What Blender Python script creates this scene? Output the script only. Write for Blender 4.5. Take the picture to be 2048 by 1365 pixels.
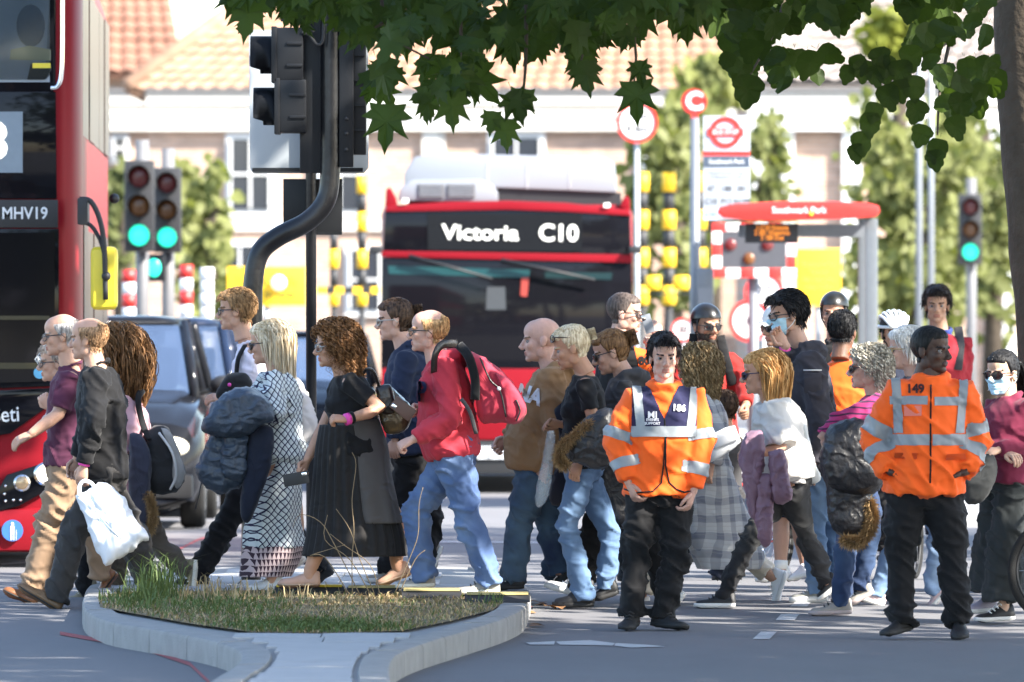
import bpy, bmesh, math, random
from mathutils import Vector, Matrix, noise
from mathutils.bvhtree import BVHTree
R = math.radians
for o in list(bpy.data.objects): bpy.data.objects.remove(o)
scene = bpy.context.scene
COL = scene.collection
# ------------------------------------------------------------------ camera
F, H, YH = 17500.0, 1.95, 577.0          # focal length in photo pixels, eye height, horizon row
cam = bpy.data.cameras.new('camera'); camo = bpy.data.objects.new('camera', cam); COL.objects.link(camo)
camo.location = (0, 0, H); camo.rotation_euler = (R(90), 0, 0)
cam.sensor_width = 36.0; cam.lens = 36.0*F/2048.0
cam.shift_y = -(682.5-YH)/2048.0
cam.clip_start = 1.0; cam.clip_end = 1500.0
cam.dof.use_dof = True; cam.dof.focus_distance = 51.5; cam.dof.aperture_fstop = 4.8
scene.camera = camo
# ------------------------------------------------------------------ light
TOSUN = Vector((0.66, -0.42, 0.62)).normalized()
w = bpy.data.worlds.new('World'); scene.world = w; w.use_nodes = True
nt = w.node_tree; bg = nt.nodes['Background']
sky = nt.nodes.new('ShaderNodeTexSky'); sky.sky_type = 'NISHITA'; sky.sun_disc = False
sky.sun_elevation = math.asin(TOSUN.z); sky.sun_rotation = math.atan2(TOSUN.x, TOSUN.y)
nt.links.new(sky.outputs[0], bg.inputs[0]); bg.inputs[1].default_value = 0.15
sl = bpy.data.lights.new('sun', 'SUN'); sl.energy = 5.0; sl.angle = R(0.55); sl.color = (1.0, 0.94, 0.85)
so = bpy.data.objects.new('sun', sl); COL.objects.link(so)
so.rotation_euler = TOSUN.to_track_quat('Z', 'Y').to_euler()
scene.view_settings.view_transform = 'Standard'; scene.view_settings.look = 'None'
scene.view_settings.exposure = 1.95; scene.view_settings.gamma = 1.0
scene.view_settings.use_curve_mapping = False
# ------------------------------------------------------------------ helpers
rng = random.Random(7)
def sm(a, b, x):
    t = max(0.0, min(1.0, (x-a)/(b-a))); return t*t*(3-2*t)
def gz(y):                                   # the road's long profile: a slight crown at the crossing
    return 0.05*sm(49.5, 53, y) - 0.15*sm(60, 82, y)
def W(px, py, d):                            # photo pixel + distance -> point
    return Vector(((px-1024)*d/F, d, H-(py-YH)*d/F))
def dist_for(py, z):                         # distance of a ground point of height z seen at row py
    return (H-z)*F/(py-YH)
LOC = {}
def tag(o, label=None, cat=None, group=None, kind=None):
    if label: o['label'] = label
    if cat: o['category'] = cat
    if group: o['group'] = group
    if kind: o['kind'] = kind
    return o
def root(name, loc, label, cat, group=None):
    o = bpy.data.objects.new(name, None); COL.objects.link(o); o.location = loc
    o.empty_display_size = 0.1; LOC[o.name] = Vector(loc)
    return tag(o, label, cat, group)
def adopt(o, p):
    o.parent = p
    if p is not None and p.type == 'EMPTY': o.matrix_parent_inverse = Matrix.Translation(-LOC[p.name])
def ob(name, me, m=None, p=None, smooth=True):
    if isinstance(me, bmesh.types.BMesh):
        b = me; me = bpy.data.meshes.new(name); b.to_mesh(me); b.free()
    o = bpy.data.objects.new(name, me); COL.objects.link(o)
    if m is not None:
        ms = m if isinstance(m, (list, tuple)) else [m]
        if not me.materials:
            for x in ms: me.materials.append(x)
    if smooth and len(me.polygons): me.polygons.foreach_set('use_smooth', [True]*len(me.polygons))
    if p is not None: adopt(o, p)
    return o
def shade_auto(o, ang=35):
    me = o.data
    try: me.set_sharp_from_angle(angle=R(ang))
    except Exception: pass
    return o
# ------------------------------------------------------------------ materials
MC = {}
def nodes(name):
    m = bpy.data.materials.new(name); m.use_nodes = True
    return m, m.node_tree, m.node_tree.nodes['Principled BSDF']
def mat(name, c, rough=0.6, metal=0.0, spec=0.5, var=0.12, scale=18.0, bump=0.0, bscale=60.0, emit=None, es=0.0, coat=0.0, sheen=0.0):
    if name in MC: return MC[name]
    m, t, b = nodes(name)
    b.inputs['Roughness'].default_value = rough; b.inputs['Metallic'].default_value = metal
    b.inputs['Specular IOR Level'].default_value = spec; b.inputs['Coat Weight'].default_value = coat
    b.inputs['Sheen Weight'].default_value = sheen
    tc = t.nodes.new('ShaderNodeTexCoord')
    n = t.nodes.new('ShaderNodeTexNoise'); n.inputs['Scale'].default_value = scale; n.inputs['Detail'].default_value = 5
    t.links.new(tc.outputs['Object'], n.inputs['Vector'])
    r = t.nodes.new('ShaderNodeMixRGB'); r.inputs[1].default_value = (*[x*(1-var) for x in c], 1)
    r.inputs[2].default_value = (*[min(1, x*(1+var)) for x in c], 1)
    t.links.new(n.outputs['Fac'], r.inputs[0]); t.links.new(r.outputs[0], b.inputs['Base Color'])
    if bump:
        n2 = t.nodes.new('ShaderNodeTexNoise'); n2.inputs['Scale'].default_value = bscale; n2.inputs['Detail'].default_value = 4
        t.links.new(tc.outputs['Object'], n2.inputs['Vector'])
        bp = t.nodes.new('ShaderNodeBump'); bp.inputs['Strength'].default_value = bump; bp.inputs['Distance'].default_value = 0.02
        t.links.new(n2.outputs['Fac'], bp.inputs['Height']); t.links.new(bp.outputs[0], b.inputs['Normal'])
    if emit:
        b.inputs['Emission Color'].default_value = (*emit, 1); b.inputs['Emission Strength'].default_value = es
    MC[name] = m; return m
def fabric(name, c, var=0.15, bump=0.35, bscale=14.0, rough=0.85):
    """cloth: soft wrinkle bump of two sizes and slight unevenness of tone"""
    if name in MC: return MC[name]
    m, t, b = nodes(name)
    b.inputs['Roughness'].default_value = rough; b.inputs['Specular IOR Level'].default_value = 0.25
    b.inputs['Sheen Weight'].default_value = 0.08
    tc = t.nodes.new('ShaderNodeTexCoord')
    n = t.nodes.new('ShaderNodeTexNoise'); n.inputs['Scale'].default_value = 9; n.inputs['Detail'].default_value = 8; n.inputs['Roughness'].default_value = 0.65
    t.links.new(tc.outputs['Object'], n.inputs['Vector'])
    r = t.nodes.new('ShaderNodeMixRGB'); r.inputs[1].default_value = (*[x*(1-var) for x in c], 1)
    r.inputs[2].default_value = (*[min(1, x*(1+var)+0.002) for x in c], 1)
    t.links.new(n.outputs['Fac'], r.inputs[0]); t.links.new(r.outputs[0], b.inputs['Base Color'])
    mp = t.nodes.new('ShaderNodeMapping'); mp.inputs['Scale'].default_value = (1, 1, 1.6)
    t.links.new(tc.outputs['Object'], mp.inputs['Vector'])
    n2 = t.nodes.new('ShaderNodeTexNoise'); n2.noise_type = 'RIDGED_MULTIFRACTAL'; n2.inputs['Scale'].default_value = bscale*0.55; n2.inputs['Detail'].default_value = 3
    n2.inputs['Distortion'].default_value = 0.6
    t.links.new(mp.outputs[0], n2.inputs['Vector'])
    bp = t.nodes.new('ShaderNodeBump'); bp.inputs['Strength'].default_value = min(1, bump*1.5); bp.inputs['Distance'].default_value = 0.028
    t.links.new(n2.outputs['Fac'], bp.inputs['Height']); t.links.new(bp.outputs[0], b.inputs['Normal'])
    MC[name] = m; return m
def denim(name, c, fade):
    if name in MC: return MC[name]
    m = fabric(name, c, 0.2, 0.35, 16.0); t = m.node_tree; b = t.nodes['Principled BSDF']
    src = b.inputs['Base Color'].links[0].from_socket
    tc = t.nodes.new('ShaderNodeTexCoord'); n = t.nodes.new('ShaderNodeTexNoise'); n.inputs['Scale'].default_value = 3.2; n.inputs['Detail'].default_value = 3
    t.links.new(tc.outputs['Object'], n.inputs['Vector'])
    cr = t.nodes.new('ShaderNodeValToRGB'); cr.color_ramp.elements[0].position = 0.3; cr.color_ramp.elements[1].position = 0.8
    t.links.new(n.outputs['Fac'], cr.inputs[0])
    mx = t.nodes.new('ShaderNodeMixRGB'); mx.inputs[2].default_value = (*fade, 1)
    t.links.new(cr.outputs[0], mx.inputs[0]); t.links.new(src, mx.inputs[1]); t.links.new(mx.outputs[0], b.inputs['Base Color'])
    return m
def pattern(name, kind, c1, c2, scale, c3=None):
    """woven or printed patterns in object space: stripe (horizontal), plaid, diamond, triangles, quilt"""
    if name in MC: return MC[name]
    m = fabric(name, c1); t = m.node_tree; b = t.nodes['Principled BSDF']
    tc = t.nodes.new('ShaderNodeTexCoord'); sp = t.nodes.new('ShaderNodeSeparateXYZ')
    nz = t.nodes.new('ShaderNodeTexNoise'); nz.inputs['Scale'].default_value = 5
    vm = t.nodes.new('ShaderNodeMixRGB'); vm.blend_type = 'ADD'; vm.inputs[0].default_value = 0.05
    t.links.new(tc.outputs['Object'], vm.inputs[1]); t.links.new(tc.outputs['Object'], nz.inputs['Vector']); t.links.new(nz.outputs['Color'], vm.inputs[2])
    t.links.new(vm.outputs[0], sp.inputs[0])
    def M(op, a, bb=None, c=None):
        n = t.nodes.new('ShaderNodeMath'); n.operation = op
        for i, v in enumerate((a, bb, c)):
            if v is None: continue
            if isinstance(v, (int, float)): n.inputs[i].default_value = v
            else: t.links.new(v, n.inputs[i])
        return n.outputs[0]
    X, Y, Z = sp.outputs
    XY = M('ADD', X, M('MULTIPLY', Y, 0.7))
    def stripes(v, s, duty): return M('LESS_THAN', M('FRACT', M('MULTIPLY', v, s)), duty)
    def mixc(f, a, bcol):
        n = t.nodes.new('ShaderNodeMixRGB'); t.links.new(f, n.inputs[0])
        for i, v in ((1, a), (2, bcol)):
            if isinstance(v, tuple): n.inputs[i].default_value = (*v, 1)
            else: t.links.new(v, n.inputs[i])
        return n.outputs[0]
    src = b.inputs['Base Color'].links[0].from_socket
    if kind == 'stripe':
        out = mixc(stripes(Z, scale, 0.28), src, c2)
    elif kind == 'plaid':
        a = stripes(Z, scale, 0.42); bb = stripes(XY, scale*1.1, 0.42); fine = stripes(Z, scale*4, 0.2)
        out = mixc(M('MULTIPLY', M('ADD', a, bb), 0.5), src, c2)
        out = mixc(M('MULTIPLY', fine, 0.35), out, c3 or c2)
    elif kind == 'diamond':
        u = M('ADD', M('MULTIPLY', XY, scale), M('MULTIPLY', Z, scale)); v = M('SUBTRACT', M('MULTIPLY', XY, scale), M('MULTIPLY', Z, scale))
        fu = M('FRACT', u); fv = M('FRACT', v)
        line = M('MAXIMUM', M('LESS_THAN', fu, 0.2), M('LESS_THAN', fv, 0.2))
        inner = mixc(M('MULTIPLY', M('ADD', fu, fv), 0.5), c3, c1)
        out = mixc(line, inner, c2)
    elif kind == 'triangles':
        fz = M('FRACT', M('MULTIPLY', Z, scale)); fx = M('ABSOLUTE', M('SUBTRACT', M('FRACT', M('MULTIPLY', XY, scale*1.5)), 0.5))
        tri = M('LESS_THAN', fx, M('MULTIPLY', fz, 0.45))
        out = mixc(tri, src, c2)
    t.links.new(out, b.inputs['Base Color'])
    return m
def skin(name, c):
    if name in MC: return MC[name]
    m = mat(name, c, 0.5, 0, 0.4, 0.14, 30, 0.1, 120); b = m.node_tree.nodes['Principled BSDF']
    b.inputs['Subsurface Weight'].default_value = 0.12; b.inputs['Subsurface Radius'].default_value = (0.02, 0.008, 0.004)
    return m
def hairmat(name, c, c2=None):
    if name in MC: return MC[name]
    m, t, b = nodes(name); b.inputs['Roughness'].default_value = 0.55; b.inputs['Specular IOR Level'].default_value = 0.22
    tc = t.nodes.new('ShaderNodeTexCoord'); mp = t.nodes.new('ShaderNodeMapping'); mp.inputs['Scale'].default_value = (90, 90, 14)
    n = t.nodes.new('ShaderNodeTexNoise'); n.inputs['Scale'].default_value = 1.0; n.inputs['Detail'].default_value = 4
    t.links.new(tc.outputs['Object'], mp.inputs[0]); t.links.new(mp.outputs[0], n.inputs['Vector'])
    cr = t.nodes.new('ShaderNodeValToRGB'); cr.color_ramp.elements[0].position = 0.35; cr.color_ramp.elements[1].position = 0.68
    c2 = c2 or tuple(min(1, x*2.1+0.01) for x in c)
    cr.color_ramp.elements[0].color = (*[x*0.72 for x in c], 1); cr.color_ramp.elements[1].color = (*c2, 1)
    t.links.new(n.outputs['Fac'], cr.inputs[0]); t.links.new(cr.outputs[0], b.inputs['Base Color'])
    bp = t.nodes.new('ShaderNodeBump'); bp.inputs['Strength'].default_value = 0.5; bp.inputs['Distance'].default_value = 0.01
    t.links.new(n.outputs['Fac'], bp.inputs['Height']); t.links.new(bp.outputs[0], b.inputs['Normal'])
    MC[name] = m; return m
def tinted(name, tint=0.25, col=(0.02, 0.025, 0.03)):
    """window glass: a dark tint one sees through, mirror-like at a slant"""
    if name in MC: return MC[name]
    m = bpy.data.materials.new(name); m.use_nodes = True; t = m.node_tree; t.nodes.clear()
    o = t.nodes.new('ShaderNodeOutputMaterial'); mx = t.nodes.new('ShaderNodeMixShader'); tr = t.nodes.new('ShaderNodeBsdfTransparent')
    gl = t.nodes.new('ShaderNodeBsdfGlossy'); gl.inputs['Roughness'].default_value = 0.03
    lw = t.nodes.new('ShaderNodeFresnel'); lw.inputs['IOR'].default_value = 1.75
    tr.inputs[0].default_value = (tint, tint*1.03, tint*1.06, 1)
    t.links.new(lw.outputs[0], mx.inputs[0]); t.links.new(tr.outputs[0], mx.inputs[1]); t.links.new(gl.outputs[0], mx.inputs[2]); t.links.new(mx.outputs[0], o.inputs[0])
    MC[name] = m; return m
# ------------------------------------------------------------------ mesh building
def box(bm, c, s, rot=None):
    r = bmesh.ops.create_cube(bm, size=1.0); M = Matrix.Translation(c) @ (rot.to_4x4() if rot else Matrix()) @ Matrix.Diagonal((*s, 1))
    bmesh.ops.transform(bm, matrix=M, verts=r['verts']); return r['verts']
def bev(bm, w, seg=2):
    bmesh.ops.bevel(bm, geom=list(bm.edges), offset=w, segments=seg, affect='EDGES', profile=0.6); return bm
def boxob(name, c, s, m, p=None, b=0.0, rot=None, seg=2):
    bm = bmesh.new(); box(bm, Vector((0,0,0)), s)
    if b: bev(bm, b, seg)
    M = Matrix.Translation(c) @ (rot.to_4x4() if rot else Matrix())
    bmesh.ops.transform(bm, matrix=M, verts=bm.verts)
    return shade_auto(ob(name, bm, m, p))
def loft(bm, rings, cap=True, closed=True):
    V = [[bm.verts.new(p) for p in r] for r in rings]; n = len(rings[0])
    for a, b in zip(V, V[1:]):
        for i in range(n if closed else n-1):
            j = (i+1) % n
            try: bm.faces.new((a[i], a[j], b[j], b[i]))
            except ValueError: pass
    if cap:
        try: bm.faces.new(list(reversed(V[0]))); bm.faces.new(V[-1])
        except ValueError: pass
    return V
def ering(c, u, v, ru, rv, n=14, pw=2.0):
    out = []
    for i in range(n):
        a = 2*math.pi*i/n; ca, sa = math.cos(a), math.sin(a)
        out.append(c + u*(ru*math.copysign(abs(ca)**(2/pw), ca)) + v*(rv*math.copysign(abs(sa)**(2/pw), sa)))
    return out
def frame(t, hint=None):
    t = t.normalized(); h = hint or (Vector((0,0,1)) if abs(t.z) < 0.9 else Vector((1,0,0)))
    u = h.cross(t)
    if u.length < 1e-5: u = Vector((1,0,0)).cross(t)
    u.normalize(); return u, t.cross(u).normalized()
def tube(bm, pts, rad, n=8, round_ends=False, flat=None, hint=None):
    """tapered tube through pts; rad a number or one per point; flat = ratio of the second axis"""
    pts = [Vector(p) for p in pts]; k = len(pts)
    if not isinstance(rad, (list, tuple)): rad = [rad]*k
    rings = []; prev = hint
    for i in range(k):
        t = (pts[min(i+1, k-1)]-pts[max(i-1, 0)])
        if t.length < 1e-6: t = Vector((0,0,1))
        t.normalize()
        u, v = frame(t, prev); prev = v
        f = flat or 1.0
        if i == 0 and round_ends: rings.append(ering(pts[0]-t*rad[0]*0.75, u, v, rad[0]*0.45, rad[0]*0.45*f, n))
        rings.append(ering(pts[i], u, v, rad[i], rad[i]*f, n))
        if i == k-1 and round_ends: rings.append(ering(pts[i]+t*rad[i]*0.75, u, v, rad[i]*0.45, rad[i]*0.45*f, n))
    return loft(bm, rings)
def spline(pts, per=4):
    """Catmull-Rom through points"""
    P = [Vector(p) for p in pts]; out = []
    for i in range(len(P)-1):
        a = P[max(i-1, 0)]; b = P[i]; c = P[i+1]; e = P[min(i+2, len(P)-1)]
        for j in range(per):
            t = j/per
            out.append(0.5*((2*b)+(c-a)*t+(2*a-5*b+4*c-e)*t*t+(3*b-a-3*c+e)*t**3))
    out.append(P[-1]); return out
def ball(bm, c, r, rot=None, u=14, v=9):
    if not isinstance(r, (tuple, list)): r = (r, r, r)
    g = bmesh.ops.create_uvsphere(bm, u_segments=u, v_segments=v, radius=1.0)
    M = Matrix.Translation(c) @ (rot.to_4x4() if rot else Matrix()) @ Matrix.Diagonal((*r, 1))
    bmesh.ops.transform(bm, matrix=M, verts=g['verts']); return g['verts']
def disc(bm, c, r, axis=Vector((0,-1,0)), th=0.01, n=24, ry=None):
    u, v = frame(axis); a = axis.normalized(); ry = ry or r
    return loft(bm, [ering(c, u, v, r, ry, n), ering(c+a*th, u, v, r, ry, n)])
def fixn(bm): bmesh.ops.recalc_face_normals(bm, faces=list(bm.faces)); return bm
TMP = bpy.data.scenes.new('workbench'); TVL = TMP.view_layers[0]
def remesh(bm, vox, it=3):
    fixn(bm); me = bpy.data.meshes.new('t'); bm.to_mesh(me); bm.free()
    o = bpy.data.objects.new('t', me); TMP.collection.objects.link(o)
    m = o.modifiers.new('r', 'REMESH'); m.mode = 'VOXEL'; m.voxel_size = vox
    if it:
        s = o.modifiers.new('s', 'SMOOTH'); s.factor = 0.5; s.iterations = it
    TVL.update(); dg = TVL.depsgraph
    out = bpy.data.meshes.new_from_object(o.evaluated_get(dg))
    bpy.data.objects.remove(o); bpy.data.meshes.remove(me)
    return out
def folds(me, amp, f=(7, 7, 15), seed=0.0, where=None):
    """push cloth in and out in sharp creases"""
    vs = me.vertices; nn = [v.normal.copy() for v in vs]
    for v, n in zip(vs, nn):
        p = v.co; q = Vector((p.x*f[0]*0.8+p.z*3.0+seed, p.y*f[1]*0.8-p.z*2.0, p.z*f[2]*0.55+p.x*4.0+seed*1.7))
        a = noise.noise(q); b = noise.noise(q*0.5+Vector((5, 3, 1))); c = noise.noise(q*1.7+Vector((1, 7, 2)))
        k = math.exp(-(a/0.13)**2)*(0.9+0.8*b) + 0.55*math.exp(-(c/0.12)**2)*(0.5+b) - 0.45
        v.co = p + n*(1.75*amp*k*(where(p) if where else 1.0))
    me.update(); return me
def patch(me, cuts, keep, off=0.004):
    """copy of the faces of a garment inside a region cut cleanly by planes, lifted off"""
    bm = bmesh.new(); bm.from_mesh(me)
    for co, no in cuts:
        bmesh.ops.bisect_plane(bm, geom=bm.verts[:]+bm.edges[:]+bm.faces[:], plane_co=co, plane_no=no)
    dead = [f for f in bm.faces if not keep(f.calc_center_median(), f.normal)]
    bmesh.ops.delete(bm, geom=dead, context='FACES')
    left = set(bm.faces); best = []
    while left:                                  # keep the one largest piece
        st = [left.pop()]; comp = []
        while st:
            f = st.pop(); comp.append(f)
            for e in f.edges:
                for g in e.link_faces:
                    if g in left: left.discard(g); st.append(g)
        if len(comp) > len(best): best = comp
    bs_ = set(best); bmesh.ops.delete(bm, geom=[f for f in bm.faces if f not in bs_], context='FACES')
    bm.normal_update()
    for v in bm.verts: v.co += v.normal*off
    return bm
def text_mesh(s, size, align='CENTER', bold=0.0, depth=0.0, sx=1.0, space=1.0):
    c = bpy.data.curves.new('t', 'FONT'); c.body = s; c.size = size; c.align_x = align; c.align_y = 'CENTER'; c.offset = bold; c.extrude = depth; c.space_character = space
    c.resolution_u = 3
    o = bpy.data.objects.new('t', c); TMP.collection.objects.link(o); TVL.update()
    me = bpy.data.meshes.new_from_object(o.evaluated_get(TVL.depsgraph))
    bpy.data.objects.remove(o); bpy.data.curves.remove(c)
    for v in me.vertices: v.co = Vector((v.co.x*sx, v.co.z, v.co.y))
    return me
def letters(name, s, size, c, m, p, bold=0.0, sx=1.0, yaw=0.0, tilt=0.0, onto=None, align='CENTER', space=1.0, lift=0.009):
    """flat lettering facing the viewer's side (-Y), or laid onto a curved garment"""
    me = text_mesh(s, size, align, bold, 0.0, sx, space)
    M = Matrix.Translation(c) @ Matrix.Rotation(yaw, 4, 'Z') @ Matrix.Rotation(tilt, 4, 'Y')
    me.transform(M)
    if onto is not None:
        b_ = bmesh.new(); b_.from_mesh(me)
        bmesh.ops.triangulate(b_, faces=b_.faces[:]); bmesh.ops.subdivide_edges(b_, edges=[e for e in b_.edges if e.calc_length() > size*0.12], cuts=3, use_grid_fill=True); bmesh.ops.triangulate(b_, faces=b_.faces[:]); b_.to_mesh(me); b_.free()
        for v in me.vertices:
            h = onto.ray_cast(Vector((v.co.x, c.y-1.0, v.co.z)), Vector((0, 1, 0)))
            if h[0] is not None: v.co = h[0]+Vector((0, -lift, 0))
    return ob(name, me, m, p, smooth=False)
def bvh(me): return BVHTree.FromPolygons([v.co for v in me.vertices], [tuple(q.vertices) for q in me.polygons])
def pillow(poly, d, th, m=None, seed=0.0, amp=0.0, n=64, flatness=0.36, back=1.0, f=(10, 10, 10), rnd=1.0, dz=0.0):
    """a soft body with a traced outline, its own distance and a real thickness (rounded towards its rim)"""
    P = [W(x, y, d) for x, y in poly]; L = []
    Q = P+[P[0]]; per = sum((Q[i+1]-Q[i]).length for i in range(len(P)))
    pts = spline(Q, 6) if rnd else [Q[i].lerp(Q[i+1], j/6) for i in range(len(P)) for j in range(6)]+[Q[-1]]
    acc = [0]
    for a, b in zip(pts, pts[1:]): acc.append(acc[-1]+(b-a).length)
    B = []
    for i in range(n):
        s = acc[-1]*i/n; j = max(k for k in range(len(acc)) if acc[k] <= s); j = min(j, len(pts)-2)
        B.append(pts[j].lerp(pts[j+1], (s-acc[j])/max(1e-9, acc[j+1]-acc[j])))
    c = sum(B, Vector())/n
    bm = bmesh.new(); S = [1.0, 0.975, 0.93, 0.86, 0.77, 0.66, 0.54, 0.42, 0.30, 0.18, 0.07]
    def prof(s): return th*(1-s**(2/flatness))**0.5 if s < 1 else 0.0
    rings = [[c+(b-c)*s+Vector((0, dz-prof(s), 0)) for b in B] for s in reversed(S)]
    rings += [[c+(b-c)*s+Vector((0, dz+prof(s)*back, 0)) for b in B] for s in S[1:]]
    loft(bm, rings); fixn(bm)
    if amp:
        bm.normal_update()
        for v in list(bm.verts):
            q = Vector((v.co.x*f[0]+seed, v.co.y*f[1], v.co.z*f[2]))
            k = math.exp(-(noise.noise(q)/0.13)**2)-0.4+0.7*math.exp(-(noise.noise(q*1.9+Vector((3, 1, 7)))/0.12)**2)
            v.co += v.normal*amp*0.45*k
    return bm
# ------------------------------------------------------------------ people: head, hair, hands, shoes, body, clothes
def head_template():
    bm = bmesh.new(); B = lambda c, r, rot=None: ball(bm, Vector(c), r, rot, 20, 14)
    B((-0.015, 0, 0.036), (0.097, 0.075, 0.088)); B((0.028, 0, -0.018), (0.064, 0.062, 0.084))
    B((0.036, 0, -0.068), (0.052, 0.050, 0.044)); B((0.074, 0, -0.094), (0.019, 0.022, 0.017))
    B((0.02, 0, 0.05), (0.072, 0.066, 0.066))
    for s in (-1, 1):
        B((0.058, s*0.040, -0.022), (0.026, 0.022, 0.024)); B((0.078, s*0.028, 0.021), (0.017, 0.024, 0.010))
        B((0.104, s*0.012, -0.034), (0.011, 0.008, 0.009))
        B((-0.012, s*0.076, -0.008), (0.019, 0.009, 0.032), Matrix.Rotation(R(-12), 3, 'Y'))
        B((0.0, s*0.05, -0.062), (0.03, 0.012, 0.03))
    tube(bm, [(0.084, 0, 0.016), (0.102, 0, -0.008), (0.116, 0, -0.028), (0.104, 0, -0.038)], [0.010, 0.0105, 0.0125, 0.010], 8, True)
    B((0.088, 0, -0.058), (0.011, 0.027, 0.006)); B((0.086, 0, -0.0685), (0.012, 0.023, 0.007))
    tube(bm, [(-0.012, 0, -0.05), (-0.03, 0, -0.11), (-0.045, 0, -0.17)], [0.056, 0.052, 0.058], 16)
    me = remesh(bm, 0.0052, 2)
    for v in me.vertices:
        p = v.co
        for s in (-1, 1):
            dx = (p.y-s*0.031)/0.017; dzz = (p.z-0.001)/0.011
            if p.x > 0.05: v.co.x -= 0.012*math.exp(-dx*dx-dzz*dzz)
        if p.x > 0.07: v.co.x -= 0.005*math.exp(-((p.z+0.0635)/0.0035)**2-(p.y/0.022)**2)
    for q in me.polygons:
        c = q.center; k = 0
        if c.x > 0.08 and abs(c.y) < 0.023 and -0.077 < c.z < -0.053: k = 1
        if c.x > 0.055 and 0.014 < abs(c.y) < 0.05 and 0.0165 < c.z-0.14*(abs(c.y)-0.032) < 0.0245: k = 2
        q.material_index = k
    bm = bmesh.new(); bm.from_mesh(me); bpy.data.meshes.remove(me)
    for s in (-1, 1):
        n0 = len(bm.faces); ball(bm, Vector((0.0690, s*0.031, 0.0012)), 0.0130, None, 12, 10)
        bm.faces.ensure_lookup_table()
        for f in bm.faces[n0:]:
            f.material_index = 4 if f.calc_center_median().x > 0.0802 else 3
    me = bpy.data.meshes.new('head'); bm.to_mesh(me); bm.free(); me.update(); return me
HEAD = head_template()
HV = [(v.co.copy(), v.normal.copy()) for v in HEAD.vertices]
HBV = bvh(HEAD)
def scalp(p, style):
    """1 inside the hair, 0 outside, soft at the hairline"""
    x, y, z = p
    if style == 'balding': line = 0.045 if x > -0.065 else 0.2; top = sm(0.085, 0.03, z) if x > -0.075 else sm(0.115, 0.06, z); base = 1.0
    elif style == 'bald': return 0.0
    else: top = 1.0
    if x > 0.0: lo = 0.048 + (x-0.0)*0.22 if abs(y) < 0.058 else -0.0+max(0, x-0.01)*2.2
    elif x > -0.03: lo = 0.012
    else: lo = -0.066
    if style == 'receding' and x > 0.02: lo += 0.03
    return sm(lo-0.004, lo+0.016, z)*top*(0.0 if (abs(y) > 0.071 and -0.045 < z < 0.018 and x > -0.035) else 1.0)
HR = random.Random(99)
def tube2(bm, pts, r):
    """one lock of hair: a thin tapering ribbon"""
    k = len(pts); h = Vector((HR.gauss(0, 1), HR.gauss(0, 1), HR.gauss(0, 0.4))); V = []
    for i in range(k):
        t = pts[min(i+1, k-1)]-pts[max(i-1, 0)]; w_ = t.cross(h)
        w_ = w_.normalized()*r[i] if w_.length > 1e-9 else Vector((r[i], 0, 0)); V.append((bm.verts.new(pts[i]-w_), bm.verts.new(pts[i]+w_)))
    for a, b in zip(V, V[1:]): bm.faces.new((a[0], a[1], b[1], b[0]))
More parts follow.
